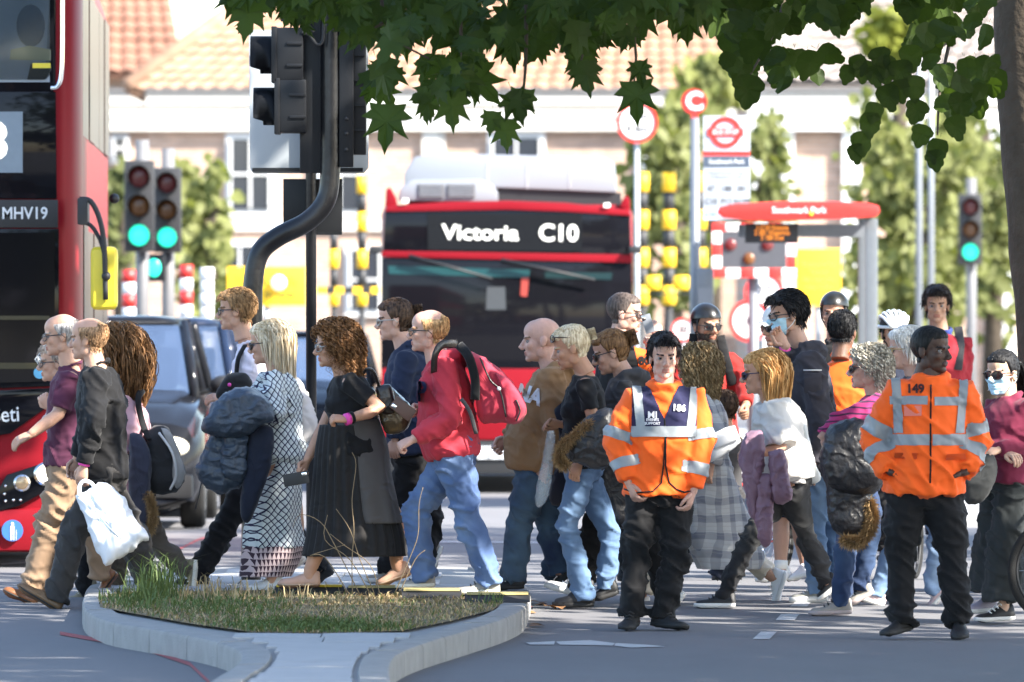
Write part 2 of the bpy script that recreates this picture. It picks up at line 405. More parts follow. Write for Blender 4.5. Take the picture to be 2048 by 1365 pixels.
def hair_mesh(style, th, seed, length=0.2, curl=0.0, vol=0.02, n=150, fringe=False, spread=1.0):
    """local head space; a cap that follows the skull and, for long hair, locks that fall from it"""
    rr = random.Random(seed); bm = bmesh.new(); bm.from_mesh(HEAD)
    cap = 'short' if style in ('long', 'curly', 'bun', 'tail', 'bob') else style
    bmesh.ops.delete(bm, geom=[f for f in bm.faces if f.material_index in (3, 4)], context='FACES')
    wgt = {v: scalp(v.co, cap) for v in bm.verts}
    bm.normal_update()
    nor = {v: v.normal.copy() for v in bm.verts}
    dead = [f for f in bm.faces if max(wgt[v] for v in f.verts) < 0.05]
    for v in bm.verts:
        k = wgt[v]
        d = (Vector(v.co)-Vector((-0.01, 0, 0.0))).normalized()
        u = 0.5+0.5*noise.noise(v.co*30+Vector((seed, 0, 0)))
        u2 = noise.noise(Vector((v.co.x*60, v.co.y*160, v.co.z*60))+Vector((seed, 3, 0)))
        v.co += (nor[v]*0.5+d*0.5)*((th*(0.75+0.5*u)+0.2*th*u2)*k - 0.002*(1-k))
    bmesh.ops.delete(bm, geom=dead, context='FACES')
    pts = [(p, q) for p, q in HV if scalp(p, cap) > 0.6]
    if style in ('long', 'curly', 'bob'):
        for i in range(n*7):
            p, q = rr.choice(pts); p = p+q*th*0.6
            az = math.atan2(p.y, p.x+0.01)
            L = length*rr.uniform(0.75, 1.05); steps = 12
            ph = rr.uniform(0, 6.28); frq = rr.uniform(0.8, 1.2)*2*math.pi/0.055
            out = []; pos = p.copy(); dirv = (q+Vector((-0.25, 0, 0.3))).normalized() if style == 'curly' else (q*0.3+Vector((-0.8, 0.25*math.copysign(1, p.y), 0.05))).normalized()
            if not fringe and abs(az) < 1.45: az = math.copysign(rr.uniform(1.45, 2.5) if style != 'curly' else rr.uniform(1.2, 2.2), az if abs(az) > 0.05 else rr.choice((-1, 1)))
            for sidx in range(steps+1):
                t = sidx/steps; out.append(pos.copy())
                st = L/steps
                g = min(1.0, t*3.2)
                tgt = Vector((math.cos(az), math.sin(az), 0))
                side = 0.074+vol*spread; fr = 0.095+vol*spread
                hr = Vector((math.cos(az)*fr-0.015, math.sin(az)*side, 0))
                want = Vector((hr.x, hr.y, 0))-Vector((pos.x, pos.y, 0))
                mv = dirv*(1-g)+(Vector((0, 0, -1))+want*6.0)*g
                pos = pos+mv.normalized()*st
                e = Vector(((pos.x+0.012)/0.105, pos.y/0.082, (pos.z-0.03)/0.1))
                if pos.z > -0.02 and e.length < 1.0:
                    e = e.normalized(); pos = Vector((e.x*0.105-0.012, e.y*0.082, e.z*0.1+0.03))
            if curl:
                s = 0
                for j in range(1, len(out)):
                    s += L/steps; a = ph+s*frq; k = curl*min(1, j/4)
                    out[j] = out[j]+Vector((math.cos(a), math.sin(a), 0.3*math.sin(a*0.7)))*k
                out = spline(out, 2)
            r0 = rr.uniform(0.0016, 0.0040); m_ = len(out)
            tube2(bm, out, [r0*(0.55+0.6*math.sin(math.pi*min(1, 0.15+0.85*j/m_)))*(1-0.75*(j/m_)**3) for j in range(m_)])
    if style in ('short', 'balding', 'receding') and th > 0.0075:
        for i in range(1700):
            p, q = rr.choice(pts); k = scalp(p, cap)
            cd = Vector((-0.55 if p.z > 0.05 else -0.2, 0.25*math.copysign(1, p.y)+rr.gauss(0, 0.25), -0.9+p.z*6)); 
            if style == 'short' and p.x > 0.05: cd = Vector((0.5, rr.gauss(0, 0.3), -0.25))
            cd = (cd-q*cd.dot(q)).normalized(); L = min(0.055, th*2.2)*rr.uniform(0.6, 1.2); b0 = p+q*th*0.55
            tube2(bm, [b0, b0+cd*L*0.5+q*th*0.55, b0+cd*L+q*th*(0.35+rr.uniform(-0.2, 0.4))], [0.0022, 0.0020, 0.0005])
    if style in ('bun', 'tail'):
        c = Vector((-0.125, 0, 0.045)) if style == 'bun' else Vector((-0.115, 0, 0.05))
        for i in range(650):
            p, q = rr.choice(pts); p = p+q*th*rr.uniform(0.7, 1.25)
            mid = p.lerp(c, 0.5); e = Vector(((mid.x+0.012)/0.108, mid.y/0.085, (mid.z-0.03)/0.105))
            if e.length < 1.0: e.normalize(); mid = Vector((e.x*0.108-0.012, e.y*0.085, e.z*0.105+0.03))
            tube2(bm, spline([p, mid, c], 4), [0.0026]*8+[0.002])
        if style == 'bun':
            for i in range(300):
                a = rr.uniform(0, 6.28); b2 = rr.uniform(-1, 1); rad = 0.036*vol/0.02
                P = [c+Vector((-0.015+rad*0.8*math.cos(a+k*0.55)*0.8, rad*math.sin(a+k*0.55), rad*b2*0.8+0.01*math.sin(k+b2*3))) for k in range(7)]
                tube2(bm, P, [0.002]+[0.0034]*5+[0.001])
        else:
            for i in range(420):
                a = rr.uniform(0, 6.28); r_ = rr.uniform(0.3, 1)*0.028
                P = [c]+[c+Vector((-0.035-0.02*k*0.6, r_*math.cos(a)*(0.6+0.25*k), -0.012*k*k*length/0.2+r_*math.sin(a))) for k in range(1, 6)]
                tube2(bm, spline(P, 2), [0.003]+[0.0032]*9+[0.001])
    me = bpy.data.meshes.new('hair'); bm.to_mesh(me); bm.free(); return me
def hand_bm(bm, M, mirror=1, curl=0.5, spread=0.0):
    """palm, four fingers of unequal length and a thumb leaving the side of the palm; local +X along the fingers"""
    T = lambda p: M @ Vector((p[0], p[1]*mirror, p[2]))
    ex, ey, ez = (M.to_3x3() @ Vector((0, mirror, 0))), (M.to_3x3() @ Vector((0, 0, 1))), None
    loft(bm, [ering(T((x, y0, 0)), ex, ey, rw, rt, 10, 2.4) for x, y0, rw, rt in ((-0.03, 0, 0.024, 0.019), (0.0, 0, 0.026, 0.019), (0.03, 0.002, 0.036, 0.018), (0.065, 0.001, 0.041, 0.016), (0.092, 0, 0.038, 0.012))])
    for i, L in enumerate((0.072, 0.080, 0.074, 0.058)):
        y = (1.5-i)*0.0205; p = Vector((0.086, y, 0)); a = 0.15+curl*0.25; pts = [p.copy()]; yy = (1.5-i)*spread
        for s, fr in enumerate((0.45, 0.32, 0.23)):
            a += curl*(0.75 if s == 0 else 0.95)
            p = p+Vector((math.cos(a)*L*fr, yy*L*fr, -math.sin(a)*L*fr)); pts.append(p.copy())
        tube(bm, [T(q) for q in pts], [0.0102, 0.0098, 0.0088, 0.0072], 7, True)
    q0 = Vector((0.018, 0.024, -0.004)); q1 = q0+Vector((0.028, 0.022, -0.010)); q2 = q1+Vector((0.028, 0.008-0.012*curl, -0.006-0.012*curl)); q3 = q2+Vector((0.022, -0.002-0.012*curl, -0.004-0.010*curl))
    tube(bm, [T(q) for q in (q0, q1, q2, q3)], [0.0145, 0.0125, 0.0105, 0.0082], 7, True)
def shoe(p, heel, toe, up, upper, sole, style='trainer', s=1.0, hlace=None):
    X = (toe-heel); L = X.length; X.normalize(); Z = (up-X*up.dot(X)).normalized(); Y = Z.cross(X)
    T = lambda x, y, z: heel+X*(x*L)+Y*y*s+Z*z*s
    out = [(0.0, 0.022), (0.05, 0.034), (0.2, 0.037), (0.45, 0.036), (0.65, 0.046), (0.82, 0.044), (0.93, 0.032), (1.0, 0.012)]
    st = {'trainer': (0.03, 0.006), 'boot': (0.035, 0.0), 'flat': (0.014, 0.002), 'chunky': (0.042, 0.008)}[style]
    sh, rim = st
    bm = bmesh.new()
    loft(bm, [[T(x, -wd-rim, sh), T(x, -wd-rim*0.6, 0.004 if 0.1 < x < 0.9 else 0.01), T(x, wd+rim*0.6, 0.004 if 0.1 < x < 0.9 else 0.01), T(x, wd+rim, sh)] for x, wd in out]); fixn(bm)
    so_ = bm
    bm = bmesh.new()
    hs = {'trainer': (0.085, 0.1, 0.098, 0.078, 0.052, 0.047, 0.04, 0.02), 'boot': (0.15, 0.165, 0.16, 0.12, 0.07, 0.06, 0.05, 0.02), 'flat': (0.078, 0.088, 0.084, 0.068, 0.05, 0.044, 0.036, 0.016), 'chunky': (0.1, 0.112, 0.11, 0.09, 0.064, 0.058, 0.05, 0.03)}[style]
    rings = []
    for (x, wd), h in zip(out, hs):
        w2 = wd*0.97; r = []
        for i in range(9):
            a = math.pi*i/8; ca, sa = math.cos(a), math.sin(a)
            tw = 0.72 if h > 0.07 else 0.9
            r.append(T(x+0.0, w2*ca*(1-(1-tw)*sa**2), sh*0.8+(h-sh*0.8+0.02*0)*abs(sa)**0.8))
        rings.append(r)
    loft(bm, rings); fixn(bm)
    bmesh.ops.subdivide_edges(bm, edges=list(bm.edges), cuts=1, use_grid_fill=True, smooth=0.6)
    o = ob('shoe', bm, upper, p); ob('sole', so_, sole, o)
    if hlace is not None:
        bm = bmesh.new()
        for k in range(4):
            x = 0.36+0.085*k; h = 0.106-0.0155*k if style != 'flat' else 0.06
            if style == 'chunky': h += 0.012
            if style == 'boot': h = 0.145-0.028*k
            tube(bm, [T(x, -0.024, h-0.012), T(x+0.02, 0, h+0.001), T(x, 0.024, h-0.012)], 0.0045, 5)
        ob('laces', bm, hlace, o)
    return o
def glasses(p, M, dark=True, framecol=(0.02, 0.02, 0.02), lenscol=None, lift=0.0, size=1.0):
    fr = mat('frame_%s' % str(framecol), framecol, 0.3, 0, 0.5)
    bm = bmesh.new(); T = lambda x, y, z: M @ Vector((x, y, z+lift))
    for s in (-1, 1):
        pts = []
        for i in range(15):
            a = 2*math.pi*i/14; yy = s*0.033+0.0265*size*math.cos(a); zz = -0.002+0.020*size*math.sin(a)
            pts.append(T(0.106-abs(yy)*abs(yy)*7, yy, zz))
        tube(bm, pts, 0.0026 if not dark else 0.0038, 5)
        tube(bm, [T(0.098, s*0.058, 0.006), T(0.06, s*0.076, 0.008), T(-0.005, s*0.083, 0.006), T(-0.025, s*0.082, -0.012)], 0.0032, 5)
    tube(bm, [T(0.106, -0.008, 0.003), T(0.109, 0, 0.005), T(0.106, 0.008, 0.003)], 0.003, 5)
    o = ob('glasses', bm, fr, p)
    lm = mat('lens_dark', (0.012, 0.012, 0.015), 0.08, 0, 0.6, 0) if dark else tinted('lens_clear', 0.93)
    for s in (-1, 1):
        bm = bmesh.new(); cs = []
        for k in (1.0, 0.5):
            cs.append([T(0.1075-(abs(s*0.033+0.025*size*k*math.cos(2*math.pi*i/14))**2)*7+0.002*(1-k), s*0.033+0.0255*size*k*math.cos(2*math.pi*i/14), -0.002+0.019*size*k*math.sin(2*math.pi*i/14)) for i in range(14)])
        loft(bm, cs, cap=False); V = bm.verts[:]; bm.faces.new([v for v in V[14:28]])
        ob('lens', bm, lm, o)
    return o
def facemask(p, M, s=1.0):
    m = mat('mask_blue', (0.42, 0.66, 0.80), 0.8, 0, 0.2, 0.06)
    bm = bmesh.new(); bm.from_mesh(HEAD)
    bmesh.ops.delete(bm, geom=[f for f in bm.faces if f.material_index in (3, 4) or not (f.calc_center_median().x > 0.028 and -0.112 < f.calc_center_median().z < -0.012)], context='FACES')
    for v in bm.verts:
        c = Vector((0.03, 0, -0.055)); dvec = (v.co-c).normalized()
        r = max((v.co-c).length, 0.058 if v.co.x > 0.06 else 0.0)
        v.co = c+dvec*(r+0.006+0.0012*math.sin(v.co.z*420))
    bmesh.ops.smooth_vert(bm, verts=bm.verts, factor=0.5, use_axis_x=True, use_axis_y=True, use_axis_z=True)
    bmesh.ops.smooth_vert(bm, verts=bm.verts, factor=0.5, use_axis_x=True, use_axis_y=True, use_axis_z=True)
    bmesh.ops.transform(bm, matrix=M, verts=bm.verts); o = ob('face_mask', bm, m, p)
    bm = bmesh.new()
    for q in (-1, 1):
        for z0 in (-0.02, -0.09): tube(bm, [M @ Vector((0.045, q*0.066, z0)), M @ Vector((0.0, q*0.079, z0*0.6)), M @ Vector((-0.02, q*0.084, -0.01+z0*0.2))], 0.0022, 4)
    ob('ear_loop', bm, mat('loop_white', (0.8, 0.8, 0.8)), o)
def limb(pts, rad):
    return pts, rad
class Person: pass
def person(label, d, yaw, head, neck, pel, aL, aR, lL, lR, skinc=(0.50, 0.29, 0.20), hair=None, top=None, bot=None, shoes=None, fat=1.0, s=1.0, hs=1.045, fem=False, lips=None, jaw=1.0, group=None, browc=None, seed=0, curl=0.55, body=True, inner=None):
    rr = random.Random(seed*13+5); yw = R(yaw)
    f = Vector((math.sin(yw), -math.cos(yw), 0)); l = Vector((math.cos(yw), math.sin(yw), 0))
    P3 = lambda p: W(p[0], p[1], d+(p[2] if len(p) > 2 else 0)) if len(p) < 3 or True else None
    def PX(x, y, dz=0.0):
        v = W(x, y, d); v.y += dz; return v
    nk = PX(*neck[:2], *(neck[2:3])); pe = PX(*pel[:2], *(pel[2:3]))
    hc = PX(head[0], head[1], head[4] if len(head) > 4 else 0.0)
    g = root('person', (pe.x, pe.y, gz(pe.y)), label, 'person', group)
    q = Person(); q.root = g; q.d = d; q.PX = PX; q.f = f; q.l = l
    MH = Matrix.Translation(hc) @ Matrix.Rotation(R(head[2]-90), 4, 'Z') @ Matrix.Rotation(R(head[3]), 4, 'Y') @ Matrix.Diagonal((hs*s, hs*s*jaw, hs*s, 1))
    q.MH = MH
    ax = (nk-pe); TL = ax.length; k = s*fat
    at = lambda t: pe+ax*t
    wf = 0.90 if fem else 1.0
    shw = 0.172*s*wf*(0.6+0.4*fat)
    def arm(a, sd):
        if a is None: return None
        sh = at(0.90)+l*sd*shw if len(a) < 4 else PX(*a[3])
        e = PX(*a[0]); w_ = PX(*a[1]); tip = PX(*a[2]) if len(a) > 2 and a[2] is not None else w_+(w_-e).normalized()*0.15
        return sh, e, w_, tip
    A = {1: arm(aL, 1), -1: arm(aR, -1)}
    def leg(a, sd):
        if a is None: return None
        hp = pe+l*sd*0.088*k+Vector((0, 0, -0.02)); kn = PX(*a[0]); he = PX(*a[1]); tx = a[2]
        to = PX(tx[0], tx[1], (a[1][2] if len(a[1]) > 2 else 0))
        Ls = 0.275*s*(0.92 if fem else 1.0); v = to-he
        if v.length < Ls*0.98:
            dy = math.sqrt(Ls*Ls-v.length**2); to.y += dy*(1 if f.y > 0.3 else -1) if abs(f.y) > 0.3 or len(tx) > 2 else 0
        X = (to-he).normalized(); upv = (kn-he); upv = (upv-X*upv.dot(X)).normalized()
        an = he+X*0.062*s+upv*0.085*s
        return hp, kn, an, he, to, upv
    Lg = {1: leg(lL, 1), -1: leg(lR, -1)}
    q.arms, q.legs, q.at = A, Lg, at
    RW = [(-0.14, 0.10, 0.095), (0.0, 0.162, 0.115), (0.22, 0.148, 0.108), (0.42, 0.146, 0.108), (0.66, 0.162, 0.12), (0.84, 0.160, 0.098), (0.93, 0.118, 0.075), (1.0, 0.058, 0.056)]
    def torso(bm, add, t0, t1, belly=0.0, hips=1.0, n=20):
        rings = []
        ks = [r for r in RW if t0 <= r[0] <= t1]
        def val(t):
            for a_, b_ in zip(RW, RW[1:]):
                if a_[0] <= t <= b_[0]:
                    u = (t-a_[0])/(b_[0]-a_[0]); return (t, a_[1]+(b_[1]-a_[1])*u, a_[2]+(b_[2]-a_[2])*u)
            return RW[0] if t < RW[0][0] else RW[-1]
        ts = sorted(set([t0]+[r[0] for r in ks]+[t1]))
        vv = l.cross(ax.normalized()).normalized()
        if vv.dot(f) < 0: vv = -vv
        for t in ts:
            _, wd, th = val(t); wd *= s*wf if t > 0.3 else s*(1.0 if not fem else 1.04)
            bl = belly*math.exp(-((t-0.25)/0.25)**2)
            u = 1+(fat-1)*(1.3 if t < 0.6 else 0.6)
            rings.append(ering(at(t)+f*bl*0.5, l, vv, wd*u+add, th*s*u+add+bl*0.5, n, 2.3))
        loft(bm, rings)
    # ---- body: one skin surface
    sk = skin('skin_%.2f_%.2f' % (skinc[0], skinc[1]), skinc)
    bm = bmesh.new(); torso(bm, -0.004, -0.14, 1.0)
    tube(bm, [nk-ax.normalized()*0.03, nk.lerp(hc, 0.45), hc+Vector((0, 0, -0.02))-(MH.to_3x3() @ Vector((0.02, 0, 0)))], [0.062*s*wf, 0.055*s*wf, 0.052*s*wf], 12)
    for sd in (1, -1):
        if A[sd]:
            sh, e, w_, tip = A[sd]
            tube(bm, [at(0.88)+l*sd*0.08, sh, sh.lerp(e, 0.4), e, e.lerp(w_, 0.35), w_], [x*s*(0.55+0.45*fat)*(0.88 if fem else 1) for x in ((0.055, 0.057, 0.05, 0.041, 0.042, 0.029) if not (top and top.get('sleeve', 1) > 0.6) else (0.05, 0.048, 0.042, 0.034, 0.034, 0.028))], 10, True)
        if Lg[sd]:
            hp, kn, an, he, to, upv = Lg[sd]
            tube(bm, [hp, hp.lerp(kn, 0.5), kn, kn.lerp(an, 0.35), an, an-upv*0.05*s], [x*s*(0.5+0.5*fat) for x in ((0.088, 0.074, 0.054, 0.056, 0.037, 0.036) if not (bot and bot.get('crop', 1) > 0.5) else (0.072, 0.06, 0.040, 0.038, 0.034, 0.034))], 10, True)
    me = remesh(bm, 0.013, 3)
    bm = bmesh.new(); bm.from_mesh(me); bpy.data.meshes.remove(me)
    n0 = len(bm.verts); bm.from_mesh(HEAD); bm.verts.ensure_lookup_table()
    bmesh.ops.transform(bm, matrix=MH, verts=bm.verts[n0:])
    for sd in (1, -1):
        if A[sd]:
            sh, e, w_, tip = A[sd]; X = (tip-w_).normalized(); inw = -l*sd*0.7+f*(-0.2)+Vector((0, 0, -0.1 if abs(X.z) > 0.5 else -1))
            Z = -(inw-X*inw.dot(X)).normalized(); Y = Z.cross(X)
            M = Matrix.Translation(w_) @ Matrix((X, Y, Z)).transposed().to_4x4() @ Matrix.Diagonal((*[s*0.97*(0.9 if fem else 1.0)]*3, 1))
            n1 = len(bm.verts); tmp = bmesh.new(); thumbdir = f+Vector((0, 0, 0.3)); mir = 1 if Y.dot(thumbdir) > 0 else -1
            hand_bm(tmp, M, mir, curl); fixn(tmp)
            tm = bpy.data.meshes.new('h'); tmp.to_mesh(tm); tmp.free(); bm.from_mesh(tm); bpy.data.meshes.remove(tm)
    me = bpy.data.meshes.new('body'); bm.to_mesh(me); bm.free()
    hcol = (hair or {}).get('c', (0.08, 0.05, 0.03)); bc = browc or hcol
    lipm = skin('lip_%.2f' % skinc[0], lips or ((skinc[0]*0.85, skinc[1]*0.62, skinc[2]*0.66) if fem else (skinc[0]*0.78, skinc[1]*0.60, skinc[2]*0.62)))
    for mm in (sk, lipm, mat('brow_%s' % str(bc), tuple(x*0.7 for x in bc), 0.7), mat('eye_white', (0.22, 0.20, 0.19), 0.3), mat('iris', (0.012, 0.009, 0.007), 0.6, 0, 0.2)): me.materials.append(mm)
    q.body = ob('body', me, None, g)
    # ---- hair
    if hair and hair.get('style') not in (None, 'bald'):
        hm = hair_mesh(hair['style'], hair.get('th', 0.014), seed+1, hair.get('len', 0.2), hair.get('curl', 0), hair.get('vol', 0.02), hair.get('n', 150), hair.get('fringe', False), hair.get('spread', 1.0))
        hm.transform(MH); q.hair = ob('hair', hm, hairmat('hair_%s' % str(hair['c']), hair['c'], hair.get('c2')), g)
    # ---- lower garment
    if bot:
        b = bot; fit = b.get('fit', 0.012); bm = bmesh.new(); cropf = b.get('crop', 1.0)
        torso(bm, fit, -0.14, b.get('waist', 0.2))
        for sd in (1, -1):
            if not Lg[sd]: continue
            hp, kn, an, he, to, upv = Lg[sd]; r1, r2, r3 = b.get('r', (0.092, 0.07, 0.062))
            end = kn.lerp(an, cropf); rad = [r1*1.02*(0.5+0.5*fat), r1*0.94*(0.5+0.5*fat), r2, r2+(r3-r2)*0.4, r3]
            if cropf < 0.05: tube(bm, [hp, hp.lerp(kn, 0.5), hp.lerp(kn, 0.92)], [x*s for x in (r1*1.02, r1, r2*1.1)], 14)
            else:
                ext = (kn-an).normalized()*(-0.038 if cropf > 0.95 else 0.0)
                tube(bm, [hp, hp.lerp(kn, 0.5), kn, kn.lerp(end, 0.55), end+ext], [x*s for x in rad], 14)
        me = remesh(bm, 0.0115, 3)
        jts = [v for sd in (1, -1) if Lg[sd] for v in (Lg[sd][1], Lg[sd][2], Lg[sd][0])]
        folds(me, b.get('fold', 0.010), (8, 8, 17), seed, lambda p: 0.45+0.85*max(math.exp(-((p-j).length/0.14)**2) for j in jts) if jts else 1)
        q.bot = ob(b.get('name', 'trousers'), me, b['m'], g)
    # ---- upper garment
    def make_top(tp, name):
        fit = tp.get('fit', 0.014); bm = bmesh.new(); torso(bm, fit, tp.get('hem', -0.02), tp.get('top', 0.985), tp.get('belly', 0.0))
        if fem:
            for sd in (1, -1): ball(bm, at(0.60)+f*0.085*s+l*sd*0.07*s, (0.062*s*tp.get('bust', 1),)*3)
        sl = tp.get('sleeve', 1.0); rs = tp.get('r', (0.062, 0.054, 0.043))
        for sd in (1, -1):
            if not A[sd]: continue
            sh, e, w_, tip = A[sd]; r1, r2, r3 = [x*s*(0.55+0.45*fat)*(0.9 if fem else 1) for x in rs]
            base = at(0.87)+l*sd*0.07
            if sl <= 0: continue
            if sl <= 0.5: tube(bm, [base, sh, sh.lerp(e, sl*2)], [r1*1.0, r1*1.05, r1*tp.get('flare', 1.02)], 14)
            else:
                u = (sl-0.5)*2; tube(bm, [base, sh, sh.lerp(e, 0.45), e, e.lerp(w_, 0.5*u), e.lerp(w_, u)], [r1, r1*1.04, (r1+r2)*0.5, r2*1.04, r2+(r3-r2)*0.5, r3], 14)
        if tp.get('hood'):
            c = nk-f*0.075*s+Vector((0, 0, 0.0)); u2 = l
            tube(bm, [nk+f*0.075*s+l*0.05*s-Vector((0,0,0.03)), nk+l*0.09*s+Vector((0,0,0.02)), c+l*0.07*s+Vector((0,0,0.02)), c-f*0.03*s+Vector((0,0,-0.01)), c-l*0.07*s+Vector((0,0,0.02)), nk-l*0.09*s+Vector((0,0,0.02)), nk+f*0.075*s-l*0.05*s-Vector((0,0,0.03))], [0.022*s, 0.034*s, 0.046*s, 0.062*s, 0.046*s, 0.034*s, 0.022*s], 10, True)
        if tp.get('collar'):
            h = tp['collar']; cr = 0.068*s*wf*tp.get('cw', 1.0); c0 = nk.lerp(hc, 0.06)
            n_ = 16
            tube(bm, [c0+(l*math.cos(a)+f*math.sin(a)*0.95)*cr+Vector((0, 0, h*0.35-0.018*math.sin(a))) for a in [2*math.pi*i/n_ for i in range(n_+1)]], [h*0.42]*(n_+1), 8)
        me = remesh(bm, 0.0115, 3)
        jts = [(v, 0.13) for sd in (1, -1) if A[sd] for v in (A[sd][1],)]+[(at(0.2), 0.16), (at(0.8)+l*0.15, 0.09), (at(0.8)-l*0.15, 0.09)]
        folds(me, tp.get('fold', 0.010), tp.get('ff', (8, 8, 14)), seed+3, lambda p: 0.5+0.9*max(math.exp(-((p-j).length/w0)**2) for j, w0 in jts))
        return ob(name, me, tp['m'], g)
    if inner: q.inner = make_top(inner, inner.get('name', 'shirt'))
    if top: q.top = make_top(top, top.get('name', 'shirt'))
    # ---- shoes
    if shoes:
        for sd in (1, -1):
            if not Lg[sd]: continue
            hp, kn, an, he, to, upv = Lg[sd]
            shs = shoes if isinstance(shoes, dict) else shoes[0 if sd == 1 else 1]
            shoe(g, he, to, upv, shs['u'], shs['s'], shs.get('k', 'trainer'), s*1.02, shs.get('l'))
    return q
def rest_on_head(q, me_bm, name, m, parent=None):
    bmesh.ops.transform(me_bm, matrix=q.MH, verts=me_bm.verts); return ob(name, me_bm, m, parent or q.root)
def helmet(q, col, vents):
    m = mat('helmet_%s' % str(col), col, 0.3, 0, 0.5, 0.03); inn = mat('helmet_foam', (0.015, 0.015, 0.015), 0.8)
    bm = bmesh.new(); ball(bm, Vector((-0.012, 0, 0.045)), (0.118, 0.092, 0.098), None, 24, 16)
    bmesh.ops.bisect_plane(bm, geom=bm.verts[:]+bm.edges[:]+bm.faces[:], plane_co=(0, 0, 0.045), plane_no=(0.12, 0, -1), clear_outer=True)
    shell = rest_on_head(q, bm, 'helmet', m if not vents else inn)
    if vents:
        bm = bmesh.new()
        for i in range(-3, 4):
            a = i*0.36; pts = []
            for k in range(11):
                th = math.pi*(0.03+0.94*k/10); x = math.cos(th); z = math.sin(th)
                pts.append(Vector((-0.012+0.125*x, math.sin(a)*0.098*(0.45+0.55*z), 0.045+0.106*z*math.cos(a*0.8))))
            tube(bm, pts, [0.010]+[0.0115]*9+[0.010], 6)
        pts = [Vector((-0.012+0.124*math.cos(t), 0.096*math.sin(t), 0.046)) for t in [2*math.pi*i/24 for i in range(25)]]
        tube(bm, pts, 0.0115, 6)
        rest_on_head(q, bm, 'helmet_rib', m, shell)
    bm = bmesh.new()
    for s in (-1, 1): tube(bm, [Vector((0.03, s*0.082, 0.04)), Vector((0.015, s*0.078, -0.03)), Vector((0.045, s*0.03, -0.105)), Vector((0.05, 0, -0.115))], 0.005, 5)
    rest_on_head(q, bm, 'chin_strap', mat('strap_black', (0.02, 0.02, 0.02)), shell)
    return shell
# ------------------------------------------------------------------ the setting
def inpoly(x, y, P):
    r = False; j = len(P)-1
    for i in range(len(P)):
        if (P[i][1] > y) != (P[j][1] > y) and x < (P[j][0]-P[i][0])*(y-P[i][1])/(P[j][1]-P[i][1])+P[i][0]: r = not r
        j = i
    return r
def asphalt(name, c, c2):
    m, t, b = nodes(name); b.inputs['Roughness'].default_value = 0.85; b.inputs['Specular IOR Level'].default_value = 0.3
    tc = t.nodes.new('ShaderNodeTexCoord'); n = t.nodes.new('ShaderNodeTexNoise'); n.inputs['Scale'].default_value = 1.3; n.inputs['Detail'].default_value = 9; n.inputs['Roughness'].default_value = 0.7
    n2 = t.nodes.new('ShaderNodeTexNoise'); n2.inputs['Scale'].default_value = 140; n2.inputs['Detail'].default_value = 2
    mp = t.nodes.new('ShaderNodeMapping'); mp.inputs['Scale'].default_value = (1.0, 0.35, 1)
    t.links.new(tc.outputs['Object'], mp.inputs[0]); t.links.new(mp.outputs[0], n.inputs['Vector']); t.links.new(tc.outputs['Object'], n2.inputs['Vector'])
    mx = t.nodes.new('ShaderNodeMixRGB'); mx.inputs[1].default_value = (*c, 1); mx.inputs[2].default_value = (*c2, 1)
    ad = t.nodes.new('ShaderNodeMath'); ad.operation = 'MULTIPLY_ADD'; ad.inputs[1].default_value = 0.55; ad.inputs[2].default_value = -0.05
    t.links.new(n2.outputs['Fac'], ad.inputs[0])
    a2 = t.nodes.new('ShaderNodeMath'); a2.operation = 'ADD'; t.links.new(ad.outputs[0], a2.inputs[0])
    m3 = t.nodes.new('ShaderNodeMath'); m3.operation = 'MULTIPLY'; m3.inputs[1].default_value = 0.75; t.links.new(n.outputs['Fac'], m3.inputs[0]); t.links.new(m3.outputs[0], a2.inputs[1])
    t.links.new(a2.outputs[0], mx.inputs[0]); t.links.new(mx.outputs[0], b.inputs['Base Color'])
    bp = t.nodes.new('ShaderNodeBump'); bp.inputs['Strength'].default_value = 0.3; bp.inputs['Distance'].default_value = 0.01
    t.links.new(n2.outputs['Fac'], bp.inputs['Height']); t.links.new(bp.outputs[0], b.inputs['Normal'])
    return m
ASPH = asphalt('asphalt', (0.105, 0.104, 0.110), (0.18, 0.178, 0.183))
bm = bmesh.new(); rows = []
ys = [-120, -40, 5, 20, 30, 36, 40, 44, 47, 49]+[49.5+0.5*i for i in range(8)]+[54, 56, 58, 60, 63, 66, 70, 74, 78, 82, 90, 110, 150, 220, 400]
for y in ys: rows.append([bm.verts.new((x, y, gz(y))) for x in (-160, -40, -12, -6, 0, 6, 12, 40, 160)])
for a, b in zip(rows, rows[1:]):
    for i in range(8): bm.faces.new((a[i], a[i+1], b[i+1], b[i]))
tag(ob('road', bm, ASPH), kind='structure')
def gpt(px, py, lift=0.004, z=None):
    d = dist_for(py, z if z is not None else 0.0)
    if z is None:
        for _ in range(4): d = dist_for(py, gz(d))
    v = W(px, py, d); v.z = (z if z is not None else gz(d))+lift; return v
def gquad(name, poly, m, lift=0.004, z=None, p=None):
    bm = bmesh.new(); V = [bm.verts.new(gpt(x, y, lift, z)) for x, y in poly]; bm.faces.new(V); bmesh.ops.triangulate(bm, faces=bm.faces[:]); fixn(bm)
    for f in bm.faces:
        if f.normal.z < 0: f.normal_flip()
    return tag(ob(name, bm, m, p, False), kind='structure')
PAINT = mat('road_paint_white', (0.42, 0.42, 0.42), 0.8, 0, 0.3, 0.25, 8); PAINTR = mat('road_paint_red', (0.30, 0.07, 0.07), 0.8, 0, 0.3, 0.3, 6)
gquad('road_marking', [(1522, 1265), (1554, 1265), (1539, 1280), (1505, 1280)], PAINT)
gquad('road_marking', [(1562, 1231), (1599, 1231), (1589, 1243), (1551, 1243)], PAINT)
gquad('road_marking', [(1590, 1206), (1622, 1206), (1614, 1215), (1580, 1215)], PAINT)
